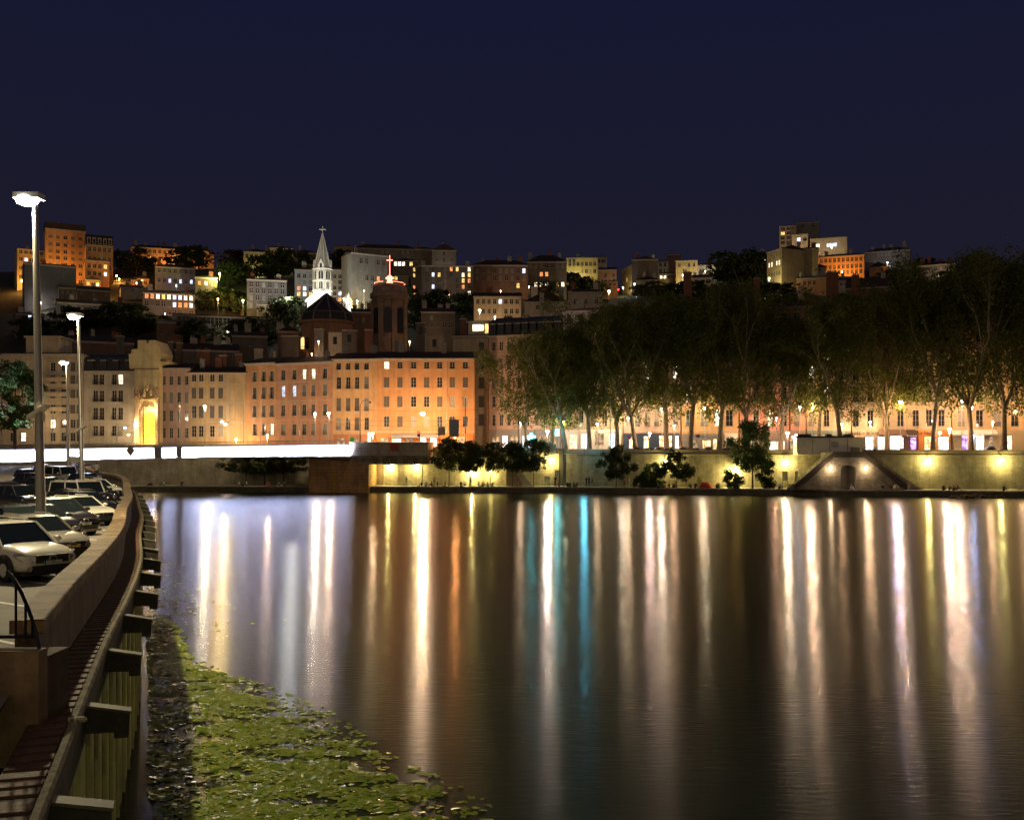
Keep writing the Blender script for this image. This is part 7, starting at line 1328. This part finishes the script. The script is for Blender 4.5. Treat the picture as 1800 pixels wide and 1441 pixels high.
# white-shirted man sitting on the near parapet, back to the camera
x, y = P(170, 104.6); person('edge', x, y, zpark(104.5) + .9, R(205), 'white', 'brown', 'person in a white shirt sitting on the curved parapet with back turned', 1.08)
x, y = P(714, 233); person('stand', x, y, 1.35, R(70), 'blue', 'grey', 'person in grey-blue walking alone on the lit quay right of the pier', 1.28)
PP = [(741, 'g', 'black', 'black', 'in black sitting leftmost of the group under the first small tree'), (748, 'g', 'white', 'grey', 'in white sitting second from the left under the first small tree'), (758, 'g', 'brown', 'black', 'in brown sitting left of the first small tree'), (762, 's', 'pink', 'brown', 'in dusky pink standing among the seated group'), (769, 'g', 'black', 'beige', 'in black with pale legs by the first small tree'), (780, 'g', 'white', 'grey', 'in white just left of the first small trunk'), (784, 'g', 'grey', 'white', 'in grey leaning beside the first small trunk'),
 (810, 'e', 'black', 'navy', 'in black at the water edge between the first two small trees'), (817, 'g', 'white', 'black', 'in white between the first two small trees'), (827, 's', 'beige', 'brown', 'in beige standing at the second small trunk'), (842, 'g', 'white', 'grey', 'in white left of the third small tree'), (848, 'g', 'pink', 'black', 'in pink left of the third small trunk'), (858, 'g', 'white', 'navy', 'in white beside the third small trunk'), (866, 'e', 'black', 'beige', 'in black at the edge under the third small tree'), (910, 'g', 'pink', 'brown', 'in pink sitting alone between the fourth and fifth small trees'),
 (977, 's', 'black', 'black', 'dark figure at the tall map board, left one'), (984, 'g', 'brown', 'black', 'sitting in brown by the map board'), (998, 'g', 'black', 'black', 'in black, first of four sitting in a row right of the pilaster'), (1003, 'g', 'navy', 'black', 'in navy, second of four sitting right of the pilaster'), (1009, 'g', 'brown', 'brown', 'in brown, third of four sitting right of the pilaster'), (1016, 'g', 'black', 'brown', 'in black, last of four sitting right of the pilaster'), (1032, 's', 'black', 'black', 'in black standing left of the round dark tree'), (1037, 's', 'navy', 'black', 'in navy standing close by the round dark tree'), (1042, 's', 'beige', 'grey', 'in beige standing at the edge of the round dark tree'),
 (1100, 's', 'pink', 'navy', 'in pale pink standing right of the round dark tree'), (1108, 's', 'yellow', 'beige', 'in pale yellow standing right of the round dark tree'), (1118, 's', 'red', 'navy', 'in bright salmon red standing by the grassy shrub'), (1122, 'e', 'white', 'grey', 'in white sitting at the feet of the salmon red figure'), (1127, 'g', 'grey', 'blue', 'in grey beside the salmon red figure'), (1154, 'e', 'black', 'black', 'all in black on the water edge under the pale green tree'), (1158, 'g', 'yellow', 'brown', 'in yellow under the pale green tree'), (1164, 'g', 'black', 'grey', 'in black next to the yellow shirt'), (1170, 'g', 'yellow', 'black', 'in dull yellow, right of the black shirt'), (1179, 'g', 'brown', 'pink', 'in brown under the broad dark tree'), (1187, 'g', 'pink', 'black', 'in pink under the broad dark tree'), (1191, 'g', 'red', 'brown', 'in red under the broad dark tree'),
 (1210, 's', 'brown', 'beige', 'in brown standing right of the broad dark tree'), (1218, 'g', 'green', 'black', 'in green right of the broad dark tree'), (1226, 'g', 'black', 'black', 'in black left of the two yellow shirts'), (1233, 's', 'yellow', 'beige', 'in pale yellow, left one of the pair standing'), (1238, 's', 'yellow', 'brown', 'in pale yellow, right one of the pair standing'), (1245, 'g', 'black', 'brown', 'in black bent beside the red tent'), (1262, 'g', 'brown', 'black', 'in brown left of the bright edged shrub'), (1268, 'g', 'beige', 'grey', 'in beige before the bright edged shrub'), (1284, 'g', 'brown', 'beige', 'in brown right of the bright edged shrub'),
 (1364, 'g', 'black', 'black', 'in black right of the young tree'), (1374, 'g', 'white', 'black', 'in white under the framed display board'), (1388, 'e', 'white', 'navy', 'in white at the foot of the left stair'), (1393, 'e', 'grey', 'navy', 'in grey at the foot of the left stair'), (1398, 'g', 'black', 'grey', 'in black at the left stair corner'), (1405, 'e', 'grey', 'black', 'in grey, first of four before the stair block'), (1413, 'e', 'white', 'black', 'in white, second of four before the stair block'), (1419, 'e', 'grey', 'navy', 'in light grey, third of four before the stair block'), (1426, 'e', 'beige', 'navy', 'in beige, last of four before the stair block'), (1440, 's', 'yellow', 'black', 'in a bright yellow top standing by the stair block'), (1466, 'g', 'white', 'black', 'in white before the left glowing lamp'), (1495, 'g', 'beige', 'white', 'bare-armed in the arched niche of the stairs'),
 (1557, 'g', 'black', 'grey', 'in black lounging before the right stair foot'), (1571, 'g', 'black', 'brown', 'in black beside the pale round bag'), (1668, 'g', 'black', 'black', 'in black, left of the pair near the right wall lamp'), (1674, 'g', 'brown', 'black', 'in brown, right of the pair near the right wall lamp'), (1685, 'g', 'pink', 'navy', 'in pink, left of the second pair on the right'), (1692, 'g', 'black', 'brown', 'in black, right of the second pair on the right'), (1771, 'g', 'navy', 'black', 'in navy at the right edge of the quay'),
 (254, 'g', 'pink', 'black', 'in pink far left under the bridge'), (260, 'g', 'grey', 'black', 'in grey far left under the bridge'), (285, 'g', 'white', 'black', 'in white under the left of the bridge'), (315, 'g', 'black', 'navy', 'in black under the middle of the bridge'), (416, 'g', 'white', 'grey', 'in white left of the left dark tree under the bridge'), (424, 'g', 'grey', 'black', 'in grey by the left dark tree under the bridge'), (430, 'g', 'white', 'black', 'in white by the left trunk under the bridge'), (467, 'g', 'beige', 'red', 'in beige by the middle trunk under the bridge'), (488, 'g', 'white', 'black', 'in white left of the right dark tree under the bridge'), (496, 'g', 'white', 'navy', 'in white by the right trunk under the bridge')]
for i, (px, ps, tp, bt, lb) in enumerate(PP):
    off = {'g': 1.6 + (i % 3) * .5, 's': 2.6, 'e': .25}[ps]; x, y = on_edge(px, off); 
    if px == 1495: x, y = P(px, 209.2)
    person({'g': 'ground', 's': 'stand', 'e': 'edge'}[ps], x, y, 1.36 if ps != 'e' else 1.4, R((i * 67) % 130 - 65), tp, bt, 'person ' + lb, 1.26 + (i % 4) * .04, 'people out on the lower quay')
x, y = at_line(WALL, 1537); person('edge', x, y + .2, 9.5, R(10), 'white', 'black', 'person in white sitting on top of the quay wall above the stairs', 1)
x, y = on_edge(1246, 3.2); t = thing('tent', 'small red dome tent on the quay by the wall', 'tent', (x, y, 1.35)); MB().lathe([(1.5, 0), (1.35, .5), (.95, .95), (.4, 1.25), (.02, 1.3)], n=12).build('canopy', mat('red_tent_cloth', (.55, .05, .02), .8), t)
x, y = on_edge(1580, 1.5); t = thing('round_bag', 'pale round cushion-like bag on the quay edge', 'bag', (x, y, 1.38)); MB().ball((0, 0, .5), .6, 10, sz=.9).build('bag_body', mat('pale_bag_cloth', (.45, .38, .25), .9), t)
# rubble heap at the right of the water edge
x, y = at_line(EDGE, 1710); q = MB(); rr = random.Random(4)
for k in range(46): a = rr.uniform(-5, 5); q.ball((a, rr.uniform(-1.5, .5), rr.uniform(-.1, .7) * (1 - abs(a) / 7)), rr.uniform(.3, .8), 5, sz=.6)
o = q.build('rubble', mat('river_rubble', (.12, .10, .06), .95, noise=.5, ns=2)); o.location = (x, y - 1.0, 0); tag(o, 'dark heap of stones and weeds at the water edge on the right', 'rubble', kind='stuff')

# ------------------------------------------------------------ water plants
def lilies():
    r_ = np.random.default_rng(3); pts = []
    bx = [(24, -.9), (26.8, -1.7), (30, -4.0), (33, -5.6), (36.4, -7.4), (39, -9.4), (42, -12.2), (46, -14.6), (50, -16.0), (58, -20), (75, -27)]; by = [b[0] for b in bx]; bxv = [b[1] for b in bx]
    wx = [(20, -7.4), (26, -9.3), (34.2, -12.2), (42, -15.0), (48.5, -17.4), (62, -22.0), (80, -29)]
    N = 80000; d = 22 + 34 * r_.random(N) ** 1.15; xr = np.interp(d, by, bxv); xl = np.interp(d, [a[0] for a in wx], [a[1] for a in wx]) + .1
    u = r_.random(N); x = xl + (xr - xl) * u * 1.12
    f = np.sin(x * 1.1 + d * .5 + np.sin(d * 1.7)) * np.sin(d * 1.3 - x * .35) + .6 * np.sin(x * 2.3 + 1) * np.sin(d * 3.1 + x * .4) + .35 * np.sin(x * 6.1) * np.sin(d * 7.3)
    sh = x - xl < 1.7 + .2 * np.sin(d * 1.1); f = f + .5 * np.sin(d * 5.3 + x * .9 + 2 * np.sin(x * .7)); prob = np.clip(.66 - 1.15 * u ** 3.0 + .52 * f, .03, 1) * np.where(d > 39, np.clip(1 - (d - 39) / 8, .05, 1), 1); prob = np.where(sh, .22 * (f > 0) + .05, prob * .9)
    keep = r_.random(N) < prob; x, d = x[keep], d[keep]
    ex = 500; d2 = r_.uniform(50, 84, ex); x2 = np.interp(d2, [a[0] for a in wx], [a[1] for a in wx]) + r_.exponential(1.2, ex); x = np.concatenate([x, x2]); d = np.concatenate([d, d2]); n = len(x)
    sz = r_.uniform(.045, .115, n) * np.where(d < 31, 1.25, 1.0); K = 8; V = np.empty((n, K, 3)); a = np.linspace(0, 2 * np.pi * .96, K); ro = r_.random(n) * 6.28; tx = r_.normal(0, .12, n); ty = r_.normal(0, .14, n); zz = r_.uniform(.008, .03, n)
    for k in range(K):
        rad = sz if k else sz * .2; cx_ = np.cos(a[k] + ro) * rad; cy_ = np.sin(a[k] + ro) * rad * .9; V[:, k, 0] = x + cx_; V[:, k, 1] = d + cy_; V[:, k, 2] = zz + cx_ * tx + cy_ * ty + r_.normal(0, .004, n)
    V[:, :, 2] = np.maximum(V[:, :, 2], .006)
    me = bpy.data.meshes.new('lily_pads'); me.vertices.add(n * K); me.vertices.foreach_set('co', V.ravel()); me.loops.add(n * K); me.loops.foreach_set('vertex_index', np.arange(n * K)); me.polygons.add(n); me.polygons.foreach_set('loop_start', np.arange(n) * K); me.polygons.foreach_set('loop_total', np.full(n, K)); me.update(); me.validate()
    m = leafmat('water_leaves', (.20, .32, .02), (.38, .42, .05)); m.node_tree.nodes['Principled BSDF'].inputs['Roughness'].default_value = .22; m.node_tree.nodes['Principled BSDF'].inputs['Specular IOR Level'].default_value = .55; me.materials.append(m)
    return obj('lily_pads', me)
tag(lilies(), 'bright green mat of floating water leaves in front of the piling', 'water plants', kind='stuff')
